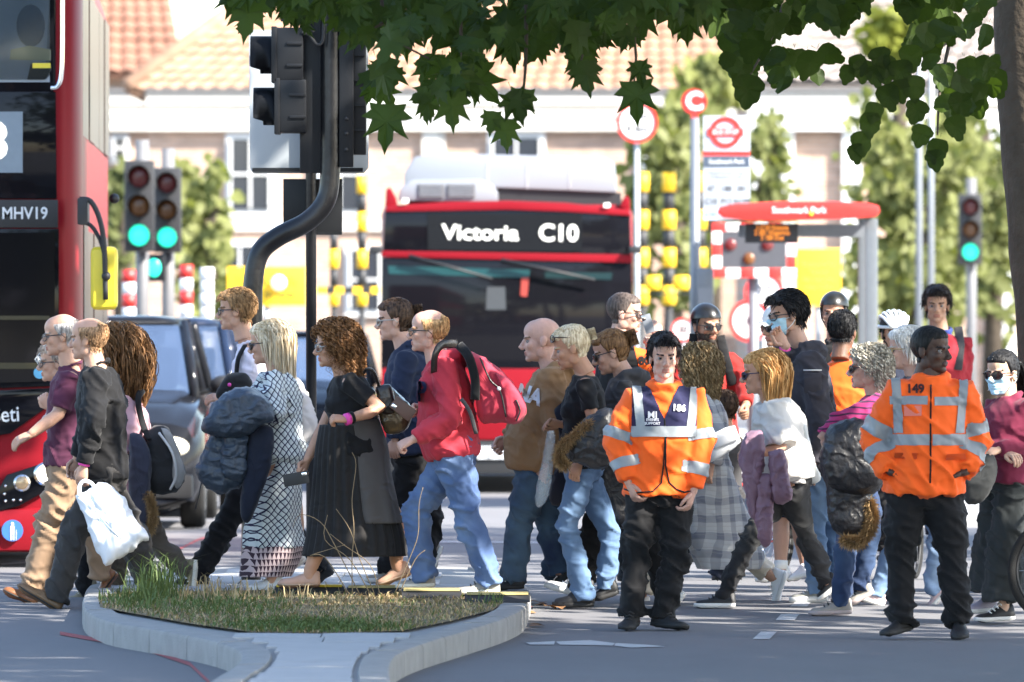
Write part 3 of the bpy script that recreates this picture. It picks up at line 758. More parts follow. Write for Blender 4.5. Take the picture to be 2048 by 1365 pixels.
for pl in ([(1052, 1287), (1110, 1284), (1108, 1291), (1060, 1291)], [(1112, 1285), (1180, 1282), (1230, 1288), (1225, 1293), (1120, 1291)], [(1232, 1288), (1290, 1291), (1332, 1295), (1260, 1297), (1228, 1293)]): gquad('road_marking', pl, PAINT)
def strip(name, pts, wpx, m, lift=0.004, z=None):
    return gquad(name, [(x, y-wpx/2) for x, y in pts]+[(x, y+wpx/2) for x, y in reversed(pts)], m, lift, z)
strip('road_marking', [(120, 1268), (210, 1284), (300, 1303), (380, 1330), (420, 1368)], 7, PAINTR)
strip('road_marking', [(330, 1112), (362, 1098), (398, 1080), (450, 1068)], 4, PAINTR)
strip('road_marking', [(0, 1130), (160, 1118), (330, 1122)], 3, PAINT); strip('road_marking', [(860, 1085), (1240, 1087), (1700, 1086)], 3.0, PAINT)
# ---- traffic island: kerb, paving, soil and grass
ZI = 0.13
CONC = mat('concrete_kerb', (0.27, 0.265, 0.255), 0.85, 0, 0.3, 0.28, 7, 0.35, 90); SLAB = mat('concrete_slab', (0.37, 0.37, 0.37), 0.85, 0, 0.3, 0.14, 5, 0.3, 90); CORE = mat('concrete_bed', (0.24, 0.24, 0.235), 0.9)
LE = [(560, 1128), (300, 1138), (192, 1164), (168, 1192), (172, 1220), (215, 1242), (300, 1258), (400, 1276), (463, 1294), (483, 1310), (472, 1330), (440, 1350), (400, 1376), (330, 1420), (270, 1470)]
RE = [(800, 1470), (792, 1420), (785, 1376), (779, 1348), (782, 1324), (800, 1306), (850, 1286), (930, 1262), (1000, 1240), (1040, 1222), (1054, 1206), (1060, 1185), (1040, 1160), (980, 1136), (800, 1128)]
def topt(p, z=ZI): v = gpt(p[0], p[1], 0.0, z); return v
LP = spline([topt(p) for p in LE], 4); RP = spline([topt(p) for p in RE], 4)
out = LP+RP
bm = bmesh.new(); tp = [bm.verts.new((v.x, v.y, ZI-0.012)) for v in out]; bt = [bm.verts.new((v.x, v.y, -0.25)) for v in out]
f = bm.faces.new(tp); n = len(out)
for i in range(n): bm.faces.new((tp[i], bt[i], bt[(i+1) % n], tp[(i+1) % n]))
bmesh.ops.triangulate(bm, faces=[f]); fixn(bm); isl = tag(ob('traffic_island', bm, CORE, None, False), kind='structure')
def kerb(path, inward):
    """kerb stones laid end to end along the island's edge, 12 mm joints"""
    acc = 0; seg = [path[0]]; L = 0.915
    res = []; cur = [path[0]]; left = L
    for a, b in zip(path, path[1:]):
        a = a.copy(); ln = (b-a).length
        while ln > left:
            c = a.lerp(b, left/ln); cur.append(c); res.append(cur); a = c; ln = (b-a).length; cur = [c]; left = L
        left -= ln; cur.append(b.copy())
    res.append(cur)
    for k, st in enumerate(res):
        if len(st) < 2 or (st[-1]-st[0]).length < 0.2: continue
        rings = []; m_ = len(st)
        for i, v in enumerate(st):
            t = (st[min(i+1, m_-1)]-st[max(i-1, 0)]).normalized(); nn = Vector((-t.y, t.x, 0))*inward
            o = t*(0.006 if i == 0 else -0.006 if i == m_-1 else 0); dz = rng.uniform(-0.002, 0.002)
            b = Vector((v.x, v.y, 0))+o
            sec = [(-0.004, -0.10), (-0.004, ZI-0.02), (0.004, ZI-0.004), (0.02, ZI+0.002+dz), (0.145, ZI+0.004+dz), (0.15, ZI-0.01), (0.15, -0.10)]
            rings.append([b+nn*x+Vector((0, 0, z)) for x, z in sec])
        bm = bmesh.new(); loft(bm, rings); fixn(bm); shade_auto(ob('kerb_stone', bm, CONC, isl))
kerb(LP[4:], 1); kerb(RP[:-4], 1)
# paving slabs on the neck of the island
poly_i = [(v.x, v.y) for v in out]
def span(y):
    xs = []
    for (xa, ya), (xb, yb) in zip(poly_i, poly_i[1:]+poly_i[:1]):
        if (ya > y) != (yb > y): xs.append(xa+(xb-xa)*(y-ya)/(yb-ya))
    return min(xs), max(xs)
y = 39.0
while y < 46.0:
    L = [span(y+k) for k in (0.0, 0.3, 0.6)]; xa = max(l[0] for l in L)+0.17; xb = min(l[1] for l in L)-0.17; nn = max(1, round((xb-xa)/0.46))
    for c in range(nn):
        w0 = (xb-xa)/nn; bm = bmesh.new(); box(bm, Vector((xa+w0*(c+0.5), y+0.3, ZI-0.034+rng.uniform(-0.0015, 0.0015))), (w0-0.007, 0.592, 0.07)); ob('paving_slab', bm, SLAB, isl, False)
    y += 0.6
bm = bmesh.new()
gp = [(196, 1196), (235, 1186), (500, 1182), (760, 1182), (930, 1188), (1010, 1205), (985, 1222), (900, 1244), (800, 1264), (640, 1268), (505, 1266), (380, 1249), (262, 1228), (200, 1216)]
bm.faces.new([bm.verts.new(gpt(x, y, 0.004, ZI)) for x, y in gp]); bmesh.ops.triangulate(bm, faces=bm.faces[:])
SOIL = mat('soil_straw', (0.20, 0.155, 0.095), 0.95, 0, 0.1, 0.45, 14, 0.8, 40)
tag(ob('soil_bed', bm, SOIL, None, False), kind='structure')
# rear paving of the island, where the walkers step
for i in range(7):
    for c in range(8):
        x = -2.15+c*0.62; y = 52.0+i*0.72
        xl = -2.55+0.15*i; 
        if not all(inpoly(x+0.155*(i % 2)+ex, y+ey, [(v.x, v.y) for v in out]) for ex in (-0.36, 0.36) for ey in (-0.4, 0.4)): continue
        bm = bmesh.new(); box(bm, Vector((x+0.31*(i % 2)*0.5, y, ZI-0.034+rng.uniform(-0.002, 0.002))), (0.61, 0.71, 0.07)); ob('paving_slab', bm, SLAB, isl, False)
def blades(name, spec, m, seed):
    r = random.Random(seed); V = []; Fc = []
    for (cx, cy, sx, sy, n, h0, h1, lean) in spec:
        k = 0
        while k < n:
            x, y = (r.gauss(cx, sx), r.gauss(cy, sy)) if sx < 200 else (r.uniform(190, 1010), r.uniform(1182, 1268))
            if not inpoly(x, y, gp): 
                if r.random() < 0.02: k += 1
                continue
            k += 1
            b = gpt(x, y, 0.0, ZI); h = r.uniform(h0, h1); a = r.uniform(0, 6.28); le = r.uniform(0.2, 1)*lean*h; dv = Vector((math.cos(a), math.sin(a)*0.6, 0))
            wv = Vector((-math.sin(a), math.cos(a), 0))*r.uniform(0.0018, 0.0045); wv.x = wv.x if abs(wv.x) > 0.0015 else 0.002
            i0 = len(V); m1 = b+dv*le*0.35+Vector((0, 0, h*0.6)); tpv = b+dv*le+Vector((0, 0, h*(0.95 if lean < 0.8 else 0.75)))
            V += [b-wv, b+wv, m1+wv*0.75, m1-wv*0.75, tpv]; Fc += [(i0, i0+1, i0+2, i0+3), (i0+3, i0+2, i0+4)]
    me = bpy.data.meshes.new(name); me.from_pydata(V, [], Fc); return ob(name, me, m)
GREEN = mat('grass_green', (0.085, 0.125, 0.035), 0.6, 0, 0.3, 0.35, 3); STRAW = mat('grass_straw', (0.36, 0.28, 0.15), 0.7, 0, 0.2, 0.3, 5)
tag(blades('grass', [(312, 1194, 24, 6, 260, 0.10, 0.36, 0.9), (270, 1205, 36, 9, 300, 0.04, 0.12, 1.0), (600, 1254, 85, 7, 3200, 0.015, 0.05, 1.2), (700, 1260, 70, 4, 900, 0.015, 0.055, 1.2), (430, 1216, 80, 12, 1300, 0.015, 0.07, 1.1), (300, 1205, 300, 30, 1500, 0.012, 0.045, 1.3), (1010, 1200, 30, 8, 60, 0.03, 0.1, 0.8)], GREEN, 4), 'short green grass and weeds growing on the traffic island', 'grass', kind='stuff')
tag(blades('dry_grass', [(300, 1205, 300, 30, 5600, 0.010, 0.040, 2.2), (420, 1195, 60, 8, 110, 0.06, 0.18, 0.9), (760, 1200, 90, 12, 700, 0.012, 0.05, 2.0), (560, 1196, 70, 8, 60, 0.04, 0.12, 1.2)], STRAW, 5), 'dry straw-coloured grass matted over the traffic island', 'grass', kind='stuff')
# dry weed stems in front of the walkers
STEM = mat('stem_dry', (0.22, 0.16, 0.09), 0.8)
wr = root('weed', gpt(720, 1190, 0, ZI), 'straggly leafless dry weed arching up from the traffic island', 'plant')
r = random.Random(3)
for pts in ([(705, 1190), (704, 1120), (708, 1060), (704, 1000), (712, 930), (704, 905)], [(740, 1188), (700, 1120), (650, 1080), (655, 1030)], [(720, 1190), (668, 1088), (640, 1044), (600, 1030), (585, 1056)], [(760, 1190), (740, 1130), (690, 1092), (660, 1068)], [(790, 1186), (818, 1120), (836, 1070), (838, 1010), (846, 975)], [(750, 1190), (720, 1120), (700, 1060), (672, 1018)], [(800, 1184), (830, 1120), (850, 1101)], [(700, 1192), (650, 1115), (620, 1112), (690, 1090)]):
    bm = bmesh.new(); P = [W(x, y, 51.05-0.004*i) for i, (x, y) in enumerate(pts)]; P = spline(P, 4); tube(bm, P, [0.0035*(1-0.6*i/len(P)) for i in range(len(P))], 5); ob('stem', bm, STEM, wr)
# yellow and black cable ramp along the crossing edge
YEL = mat('plastic_yellow', (0.62, 0.42, 0.03), 0.5, 0, 0.4, 0.2, 12); RUB = mat('rubber_black', (0.02, 0.02, 0.02), 0.7)
for i, (x0, x1, y) in enumerate(((548, 690, 1188), (692, 800, 1190), (802, 925, 1196), (928, 1062, 1204))):
    a = gpt(x0, y, 0, ZI); b = gpt(x1, y, 0, ZI); c = (a+b)/2; L = (b-a).length-0.012; ang = math.atan2(b.y-a.y, b.x-a.x)
    rt = root('cable_ramp', c, ['yellow and black cable ramp section nearest the patterned dress', 'yellow and black cable ramp section under the woman in black', 'yellow and black cable ramp section at the red hoodie man\'s front foot', 'yellow and black cable ramp section at the right kerb end'][i], 'cable ramp', 'cable ramp sections across the island')
    Rm = Matrix.Rotation(ang, 3, 'Z')
    bm = bmesh.new(); loft(bm, [[c+Rm @ Vector((sx*L/2, yy, zz)) for yy, zz in ((-0.22, 0.005), (-0.09, 0.045), (0.09, 0.045), (0.22, 0.005))] for sx in (-1, 1)]); fixn(bm); ob('base', bm, RUB, rt, False)
    bm = bmesh.new(); loft(bm, [[c+Rm @ Vector((sx*(L/2-0.01), yy, zz)) for yy, zz in ((-0.11, 0.044), (-0.09, 0.056), (0.09, 0.056), (0.11, 0.044))] for sx in (-1, 1)]); fixn(bm); ob('lid', bm, YEL if i == 0 else mat('plastic_yellow_dusty', (0.33, 0.27, 0.11), 0.7, 0, 0.3, 0.4, 9), rt, False)
# ---- pavement on the right with bus shelter and stop
bm = bmesh.new(); box(bm, Vector((14.05, 96, -0.06)), (23.5, 46, 0.2)); tag(ob('pavement', bm, SLAB, None, False), kind='structure')
# ---- far brick building with hipped tile roof
DB = 165.0
BRICK = mat('brick', (0.50, 0.29, 0.19), 0.9, 0, 0.2, 0.18, 1.2, 0.2, 30); STONE = mat('stone_white', (0.62, 0.60, 0.55), 0.8, 0, 0.3, 0.06, 3); TILE = mat('clay_tile', (0.31, 0.19, 0.125), 0.85, 0, 0.3, 0.45, 3.5); TILEG = mat('shadow_grey_tile', (0.24, 0.21, 0.19), 0.85, 0, 0.3, 0.3, 3.5)
def brickmat(name, c, mortar):
    m, t, b = nodes(name); b.inputs['Roughness'].default_value = 0.9
    tc = t.nodes.new('ShaderNodeTexCoord'); mp = t.nodes.new('ShaderNodeMapping'); mp.inputs['Rotation'].default_value = (R(90), 0, 0)
    br = t.nodes.new('ShaderNodeTexBrick'); br.inputs['Scale'].default_value = 1.0; br.inputs['Brick Width'].default_value = 0.23; br.inputs['Row Height'].default_value = 0.076; br.inputs['Mortar Size'].default_value = 0.006
    br.inputs['Color1'].default_value = (*c, 1); br.inputs['Color2'].default_value = (*[x*0.72 for x in c], 1); br.inputs['Mortar'].default_value = (*mortar, 1)
    t.links.new(tc.outputs['Object'], mp.inputs[0]); t.links.new(mp.outputs[0], br.inputs['Vector']); t.links.new(br.outputs[0], b.inputs['Base Color']); return m
BRICK = brickmat('brickwork', (0.50, 0.33, 0.24), (0.44, 0.40, 0.35))
def px_box(name, x0, x1, y0, y1, d, depth, m, p, proud=0.0, b=0.0):
    a, c = W(x0, y1, d), W(x1, y0, d)
    return boxob(name, Vector(((a.x+c.x)/2, d+depth/2-proud, (a.z+c.z)/2)), (c.x-a.x, depth, c.z-a.z), m, p, b)
def tiles(name, A, B, C, D, m, p, pitch=0.30, row=0.34):
    """overlapping clay tiles on the slope A-B (eave) to D-C (ridge): rows stepped, each tile humped"""
    nr = max(2, int((D-A).length/row)); nc = max(2, int((B-A).length/pitch)); V = []; Fc = []
    nrm = (B-A).cross(D-A).normalized()
    if nrm.z < 0: nrm = -nrm
    for r_ in range(nr):
        t0, t1 = r_/nr, (r_+1.12)/nr; t1 = min(t1, 1)
        for c in range(nc):
            for k in range(3):
                u0, u1 = (c+k/3)/nc, (c+(k+1)/3)/nc; h0, h1 = (0.0, 0.05, 0.05, 0.0)[k], (0.0, 0.05, 0.05, 0.0)[k+1]
                i0 = len(V); j = 0.012*math.sin(c*12.9+r_*7.7)
                for u, t, h in ((u0, t0, h0+0.06+j), (u1, t0, h1+0.06+j), (u1, t1, h1), (u0, t1, h0)):
                    a = A.lerp(B, u); b2 = D.lerp(C, u); V.append(a.lerp(b2, t)+nrm*h)
                Fc.append((i0, i0+1, i0+2, i0+3))
                V += [V[i0]-nrm*0.05, V[i0+1]-nrm*0.05]; Fc.append((i0, i0+4, i0+5, i0+1))
    me = bpy.data.meshes.new(name); me.from_pydata(V, [], Fc); o = ob(name, me, m, p, False); o['kind'] = 'stuff'; return o
WIN = mat('window_dark', (0.03, 0.035, 0.045), 0.08, 0, 0.6, 0.1); WFR = mat('window_white', (0.70, 0.70, 0.68), 0.6)
def window(p, x0, x1, y0, y1, d, bars=2, sur=10):
    px_box('surround', x0-sur, x1+sur, y0-sur, y1+sur*1.3, d, 0.3, WFR, p, 0.12)
    wn = px_box('window', x0, x1, y0, y1, d, 0.04, WIN, p, 0.16)
    for i in range(bars+1):
        xx = x0+(x1-x0)*i/bars; px_box('window_bar', xx-2, xx+2, y0+2, y1-2, d, 0.04, WFR, wn, 0.19)
    px_box('window_bar', x0+2, x1-2, (y0+y1)/2-2, (y0+y1)/2+2, d, 0.04, WFR, wn, 0.195)
    return wn
def building(x0, x1, label, ridge_y=-140, eave=184, d=DB, hipL=None, roofm=TILE):
    a, b = W(x0, eave, d), W(x1, eave, d)
    g = root('building', ((a.x+b.x)/2, d, -0.1), label, 'building')
    w_ = boxob('wall', Vector(((a.x+b.x)/2, d+5, (a.z-0.3)/2)), (b.x-a.x, 10, a.z+0.3), BRICK, g)
    px_box('cornice', x0-4, x1+4, 190, 212, d, 0.6, STONE, g, 0.34); px_box('cornice', x0-4, x1+4, 219, 236, d, 0.6, STONE, g, 0.29); px_box('frieze', x0-2, x1+2, 238, 262, d, 0.4, STONE, g, 0.24)
    px_box('gutter', x0-6, x1+6, 178, 187, d, 0.2, mat('gutter_grey', (0.14, 0.14, 0.14), 0.5), g, 0.40)
    zr = W(0, ridge_y, d).z; run = (zr-a.z)*1.15
    hl = hipL if hipL is not None else run
    A, B = Vector((a.x-0.4, d-0.36, a.z)), Vector((b.x+0.4, d-0.36, a.z)); D, C = Vector((a.x+hl, d+run, zr)), Vector((b.x-0.4, d+run, zr))
    rf = tiles('roof_tiles', A, B, C, D, roofm, g)
    A2 = Vector((a.x-0.4, d+10, a.z)); bm = bmesh.new(); bm.faces.new([bm.verts.new(v-Vector((0, 0, 0.06))) for v in (A, B, C, D)]); bm.faces.new([bm.verts.new(v-Vector((0, 0, 0.06))) for v in (A2, A, D)]); ob('roof_deck', bm, roofm, g, False)
    bm = bmesh.new(); tube(bm, [A+Vector((0, 0, 0.1)), D+Vector((0, 0, 0.1))], 0.16, 8); ob('hip_ridge', bm, roofm, g)
    return g
bA = building(298, 1500, 'long pale brick building with white stone cornice and clay tile roof')
for x0, x1, y0, y1 in ((462, 540, 278, 420), (985, 1080, 276, 400), (640, 720, 278, 420), (1290, 1370, 282, 420)): window(bA, x0, x1, y0, y1, DB)
px_box('downpipe', 882, 890, 262, 700, DB, 0.1, STONE, bA, 0.1); px_box('pier', 845, 880, 262, 640, DB, 0.3, STONE, bA, 0.13); px_box('band', 300, 1500, 440, 462, DB, 0.2, STONE, bA, 0.1)
for x0, x1, y0, y1 in ((440, 520, 492, 620), (985, 1080, 492, 620), (700, 760, 500, 620)): window(bA, x0, x1, y0, y1, DB)
bB = building(60, 330, 'neighbouring brick house with its tiled roof coloured darker as a shaded slope, left of the cornice building', -200, 150, 178.0, 0.5, mat('clay_tile_shaded', (0.24, 0.125, 0.085), 0.85, 0, 0.3, 0.4, 3.5))  # tile darkened in colour for the roof side turned from the sun
window(bB, 228, 252, 276, 318, 178.0, 1, 6)
bC = building(1500, 2300, 'pale building with white pilasters behind the bus shelter on the right', -60, 168, 152.0, 3.0, TILEG)  # this roof's grey tile colour stands for a slope in shadow
for x0, x1 in ((1500, 1545), (1566, 1588), (1684, 1722), (1980, 2030)): px_box('pilaster', x0, x1, 240, 760, 152.0, 0.4, WFR, bC, 0.18)
window(bC, 1512, 1560, 285, 400, 152.0, 1, 6); window(bC, 1800, 1880, 290, 420, 152.0)
px_box('lintel', 1500, 1722, 205, 262, 152.0, 0.5, WFR, bC, 0.3)
boxob('chimney', W(860, 60, 172), (1.0, 0.9, 5.0), BRICK, bA, 0.03)
# ------------------------------------------------------------------ buses, cars, signals, signs, shelter
BRED = mat('bus_red', (0.19, 0.007, 0.013), 0.38, 0, 0.12, 0.04, 2); GLB = mat('gloss_black', (0.006, 0.006, 0.008), 0.05, 0, 0.2, 0.05); BLK = mat('matt_black', (0.014, 0.015, 0.017), 0.55); DGL = tinted('bus_glass', 0.16); CARGL = tinted('car_glass', 0.12)
CHR = mat('chrome', (0.75, 0.76, 0.78), 0.12, 1.0); WPL = mat('plastic_pale', (0.20, 0.215, 0.24), 0.4, 0, 0.5, 0.04, 4); LEDW = mat('led_white', (0.8, 0.8, 0.75), 0.5, emit=(1, 0.97, 0.85), es=0.28); TXTW = mat('text_white', (0.60, 0.62, 0.64), 0.6)
HLAMP = mat('headlamp_lit', (0.9, 0.85, 0.7), 0.2, emit=(1, 0.9, 0.7), es=0.8); DARKIN = mat('interior_dark', (0.016, 0.018, 0.022), 0.8); TEAL = mat('interior_teal', (0.004, 0.045, 0.05), 0.4); YELB = mat('mirror_yellow', (0.66, 0.52, 0.03), 0.4, 0, 0.5, 0.05)
TYRE = mat('tyre', (0.014, 0.014, 0.014), 0.85, 0, 0.3, 0.2, 60, 0.3, 150); RIMM = mat('rim_grey', (0.3, 0.3, 0.3), 0.35, 0.8)
def fpoly(name, poly, d, depth, m, p, proud=0.0, b=0.0):
    """a panel with the given outline facing the viewer, extruded away by depth"""
    bm = bmesh.new(); a = [bm.verts.new(W(x, y, d)+Vector((0, -proud, 0))) for x, y in poly]; fc = bm.faces.new(a)
    r = bmesh.ops.extrude_face_region(bm, geom=[fc]); bmesh.ops.translate(bm, verts=[v for v in r['geom'] if isinstance(v, bmesh.types.BMVert)], vec=(0, depth, 0))
    fixn(bm)
    if b: bev(bm, b, 2)
    return shade_auto(ob(name, bm, m, p))
def wheel(p, c, r, w_, axis):
    bm = bmesh.new(); a = axis.normalized(); u, v = frame(a)
    loft(bm, [ering(c+a*x, u, v, rr, rr, 28) for x, rr in ((-w_/2, r*0.6), (-w_/2, r*0.93), (-w_*0.35, r), (w_*0.35, r), (w_/2, r*0.93), (w_/2, r*0.6))]); fixn(bm); o = ob('wheel', bm, TYRE, p)
    bm = bmesh.new(); loft(bm, [ering(c+a*x, u, v, rr, rr, 20) for x, rr in ((w_*0.3, r*0.6), (w_*0.52, r*0.55), (w_*0.45, r*0.2))]); fixn(bm); ob('rim', bm, RIMM, o)
# ---- red double-decker on the left (front right quarter in view)
D1 = 59.5
b1 = root('double_decker_bus', (W(-215, 0, D1).x, D1+5, 0), 'red double-deck bus at the left edge with black front and yellow mirror', 'bus')
def sidept(px, py, dd):          # a point on the bus's long side, dd metres behind the front
    return W(px, py, D1)
S = 294.0; x1 = W(160, 0, D1).x; xl = x1-2.5; ZB = 0.26; ZT = 4.38; yaw1 = -0.029
def bshell():
    bm = bmesh.new(); sec = []
    pr = []
    for k in range(7):
        a = math.pi/2*k/6; pr.append((x1-0.16+0.16*math.sin(a), D1+0.34-0.34*math.cos(a)))
    outl = [(xl, D1+0.02), (x1-0.16, D1)]+pr[1:]+[(x1+yaw1*11.0, D1+11.0), (xl+yaw1*11.0, D1+11.0)]
    loft(bm, [[Vector((x, y, z)) for x, y in outl] for z in (ZB, 2.2, ZT-0.3)]+[[Vector((x*1.0+(0.1 if x < -4 else -0.1), y+(0.12 if y < D1+5 else -0.1), ZT)) for x, y in outl]]); fixn(bm); return bm
shade_auto(ob('body', bshell(), BRED, b1), 30)
# front: black masks and glass
up = fpoly('upper_windscreen_frame', [(-520, 190), (-520, -160), (100, -160), (112, -40), (112, 170), (106, 188)], D1, 0.05, GLB, b1, 0.03, 0.008)
ug = fpoly('upper_windscreen', [(-500, 160), (-500, -140), (84, -140), (100, -40), (100, 150), (92, 160)], D1, 0.012, tinted('upper_glass', 0.85), b1, 0.046)
md = fpoly('destination_glass', [(-520, 398), (-520, 184), (112, 184), (114, 398)], D1, 0.05, GLB, b1, 0.034, 0.006)
fpoly('blind_panel', [(-420, 346), (-420, 224), (46, 224), (46, 346)], D1, 0.01, mat('blind_blue', (0.17, 0.215, 0.26), 0.4), b1, 0.046)
letters('route_number', '188', 0.36, W(-62, 286, D1)+Vector((0, -0.052, 0)), LEDW, b1, 0.008)
fpoly('name_strip', [(-520, 456), (-520, 400), (116, 400), (116, 456)], D1, 0.05, BLK, b1, 0.038, 0.006)
letters('fleet_number', 'MHV19', 0.115, W(50, 428, D1)+Vector((0, -0.042, 0)), TXTW, b1, 0.002, 0.88)
lw_ = fpoly('windscreen_frame', [(-520, 800), (-520, 458), (118, 458), (118, 772)], D1, 0.05, GLB, b1, 0.03, 0.006)
fpoly('windscreen', [(-500, 785), (-500, 466), (110, 466), (110, 762)], D1, 0.012, GLB, b1, 0.05)
for y0, y1_ in ((632, 640), (726, 738)): fpoly('grab_rail', [(-200, y1_), (-200, y0), (100, y0), (100, y1_)], D1, 0.004, mat('rail_yellow_dim', (0.03, 0.022, 0.003), 0.3), b1, 0.055)
fpoly('lower_panel', [(-520, 900), (-520, 802), (116, 776), (116, 800), (20, 868), (-100, 885)], D1, 0.05, GLB, b1, 0.04, 0.004)
letters('model_name', 'eVoSeti', 0.15, W(-18, 832, D1)+Vector((0, -0.046, 0)), TXTW, b1, 0.001, 0.85, 0, R(-3))
bm = bmesh.new(); disc(bm, W(80, 746, D1)+Vector((0, -0.054, 0)), 0.04); ob('sticker', bm, mat('sticker_blue', (0.10, 0.35, 0.55)), b1, False)
fpoly('sticker', [(80, 705), (90, 719), (80, 733), (70, 719)], D1, 0.004, TXTW, b1, 0.056); fpoly('sticker_field', [(80, 708), (88, 719), (80, 730), (72, 719)], D1, 0.004, BLK, b1, 0.059); letters('sticker_letter', 'R', 0.05, W(80, 719, D1)+Vector((0, -0.061, 0)), TXTW, b1, 0.001)
bp_ = boxob('bumper', Vector(((xl+x1)/2, D1+0.1, W(0, 1060, D1).z)), (2.46, 0.3, 0.30), BRED, b1, 0.06)
hl = fpoly('headlamp_cluster', [(0, 1022), (-6, 985), (14, 950), (112, 918), (121, 950), (100, 978), (40, 1012)], D1, 0.06, GLB, b1, 0.05, 0.006)
for (x, y, rr, m_) in ((92, 948, 0.064, HLAMP), (45, 966, 0.046, mat('indicator_clear', (0.5, 0.35, 0.2), 0.1, 0.3))):
    bm = bmesh.new(); disc(bm, W(x, y, D1)+Vector((0, -0.05, 0)), rr*1.25, th=0.012); o = ob('lamp_bezel', bm, CHR, hl); bm = bmesh.new(); ball(bm, W(x, y, D1)+Vector((0, -0.06, 0)), (rr, 0.02, rr)); ob('lamp', bm, m_, o)
for x, y in ((12, 972), (10, 988), (12, 1002), (28, 1000), (42, 1000)):
    bm = bmesh.new(); ball(bm, W(x, y, D1)+Vector((0, -0.055, 0)), 0.011); ob('daytime_led', bm, CHR, hl)
bm = bmesh.new(); disc(bm, W(26, 1061, D1)+Vector((0, -0.065, 0)), 0.073); st = ob('access_sticker', bm, mat('sticker_royal', (0.03, 0.13, 0.42)), b1, False)
bm = bmesh.new(); c = W(26, 1061, D1)+Vector((0, -0.077, 0)); ball(bm, c+Vector((0, 0, 0.045)), (0.011, 0.003, 0.011)); box(bm, c+Vector((0, 0, 0.008)), (0.026, 0.003, 0.05)); box(bm, c+Vector((-0.008, 0, -0.04)), (0.009, 0.003, 0.05)); box(bm, c+Vector((0.008, 0, -0.04)), (0.009, 0.003, 0.05)); box(bm, c+Vector((0.026, 0, -0.03)), (0.004, 0.003, 0.07)); ob('figure', bm, TXTW, st, False)
bm = bmesh.new(); tube(bm, spline([W(126, -60, D1), W(126, 90, D1), W(124, 150, D1), W(116, 174, D1), W(103, 177, D1)], 4), 0.016, 8)
bmesh.ops.translate(bm, verts=bm.verts, vec=(0, -0.10, 0)); ob('handrail', bm, CHR, b1)
# passenger behind the upper glass
fpoly('upper_sky_panel', [(-500, 165), (-500, -140), (100, -140), (100, 165)], D1, 0.02, mat('sky_reflect_grey', (0.28, 0.32, 0.36), 0.8), b1, 0.034)  # flat panel coloured pale like sky reflected in the glass
bm = bmesh.new(); ball(bm, W(62, 52, D1)+Vector((0, -0.034, 0)), (0.10, 0.006, 0.145)); ob('seat_back', bm, mat('seat_grey_blue', (0.10, 0.125, 0.16), 0.8), b1); fpoly('seat_top', [(20, 120), (22, 100), (60, 92), (102, 100), (102, 122)], D1, 0.004, YELB if False else mat('seat_grab', (0.30, 0.30, 0.2), 0.6), b1, 0.038); fpoly('ticket_box', [(55, 160), (62, 128), (102, 128), (104, 140), (90, 160)], D1, 0.004, BLK, b1, 0.045); fpoly('ticket_label', [(66, 137), (66, 127), (102, 127), (102, 137)], D1, 0.002, YELB, b1, 0.05)
# long side: windows, door and camera
def side_panel(name, t0, t1, z0, z1, m, off=0.01, p=b1):
    bm = bmesh.new(); P = [Vector((x1+yaw1*t+off, D1+t, z)) for t, z in ((t0, z0), (t1, z0), (t1, z1), (t0, z1))]; bm.faces.new([bm.verts.new(v) for v in P]); fixn(bm); bmesh.ops.solidify(bm, geom=bm.faces[:], thickness=0.008); return ob(name, bm, m, p, False)
SGL = mat('side_glass', (0.05, 0.045, 0.04), 0.28, 0, 0.35, 0.3, 3)
for i in range(5): side_panel('side_window', 0.55+i*2.05, 2.5+i*2.05, 3.0, 4.05, SGL)
side_panel('door', 0.6, 2.0, 0.4, 2.45, SGL)
for i in range(4): side_panel('side_window', 2.3+i*2.05, 4.2+i*2.05, 1.45, 2.35, SGL)
wheel(b1, Vector((x1-0.12, D1+2.6, 0.49)), 0.49, 0.28, Vector((1, 0, 0)))
mr = boxob('mirror', W(212, 557, D1)+Vector((0, -0.25, 0)), (0.185, 0.12, 0.43), YELB, b1, 0.05, None, 3)
bm = bmesh.new(); tube(bm, spline([W(164, 400, D1), W(186, 404, D1), W(204, 440, D1), W(213, 495, D1), W(216, 600, D1)], 4), 0.018, 8); bmesh.ops.translate(bm, verts=bm.verts, vec=(0, -0.33, 0)); ob('mirror_arm', bm, BLK, mr)
bm = bmesh.new(); tube(bm, spline([W(164, 445, D1), W(186, 452, D1), W(204, 480, D1), W(213, 510, D1)], 4), 0.014, 8); bmesh.ops.translate(bm, verts=bm.verts, vec=(0, -0.31, 0)); ob('mirror_arm', bm, BLK, mr)
bm = bmesh.new(); ball(bm, W(217, 553, D1)+Vector((0, -0.34, 0)), 0.032); ob('mirror_joint', bm, BLK, mr); boxob('mirror_mount', W(170, 424, D1)+Vector((0, -0.2, 0)), (0.07, 0.3, 0.18), BLK, mr, 0.01)
bm = bmesh.new(); ball(bm, W(228, 396, D1)+Vector((-0.02, 0.5, 0)), (0.035, 0.06, 0.035)); ob('side_camera', bm, BLK, b1)
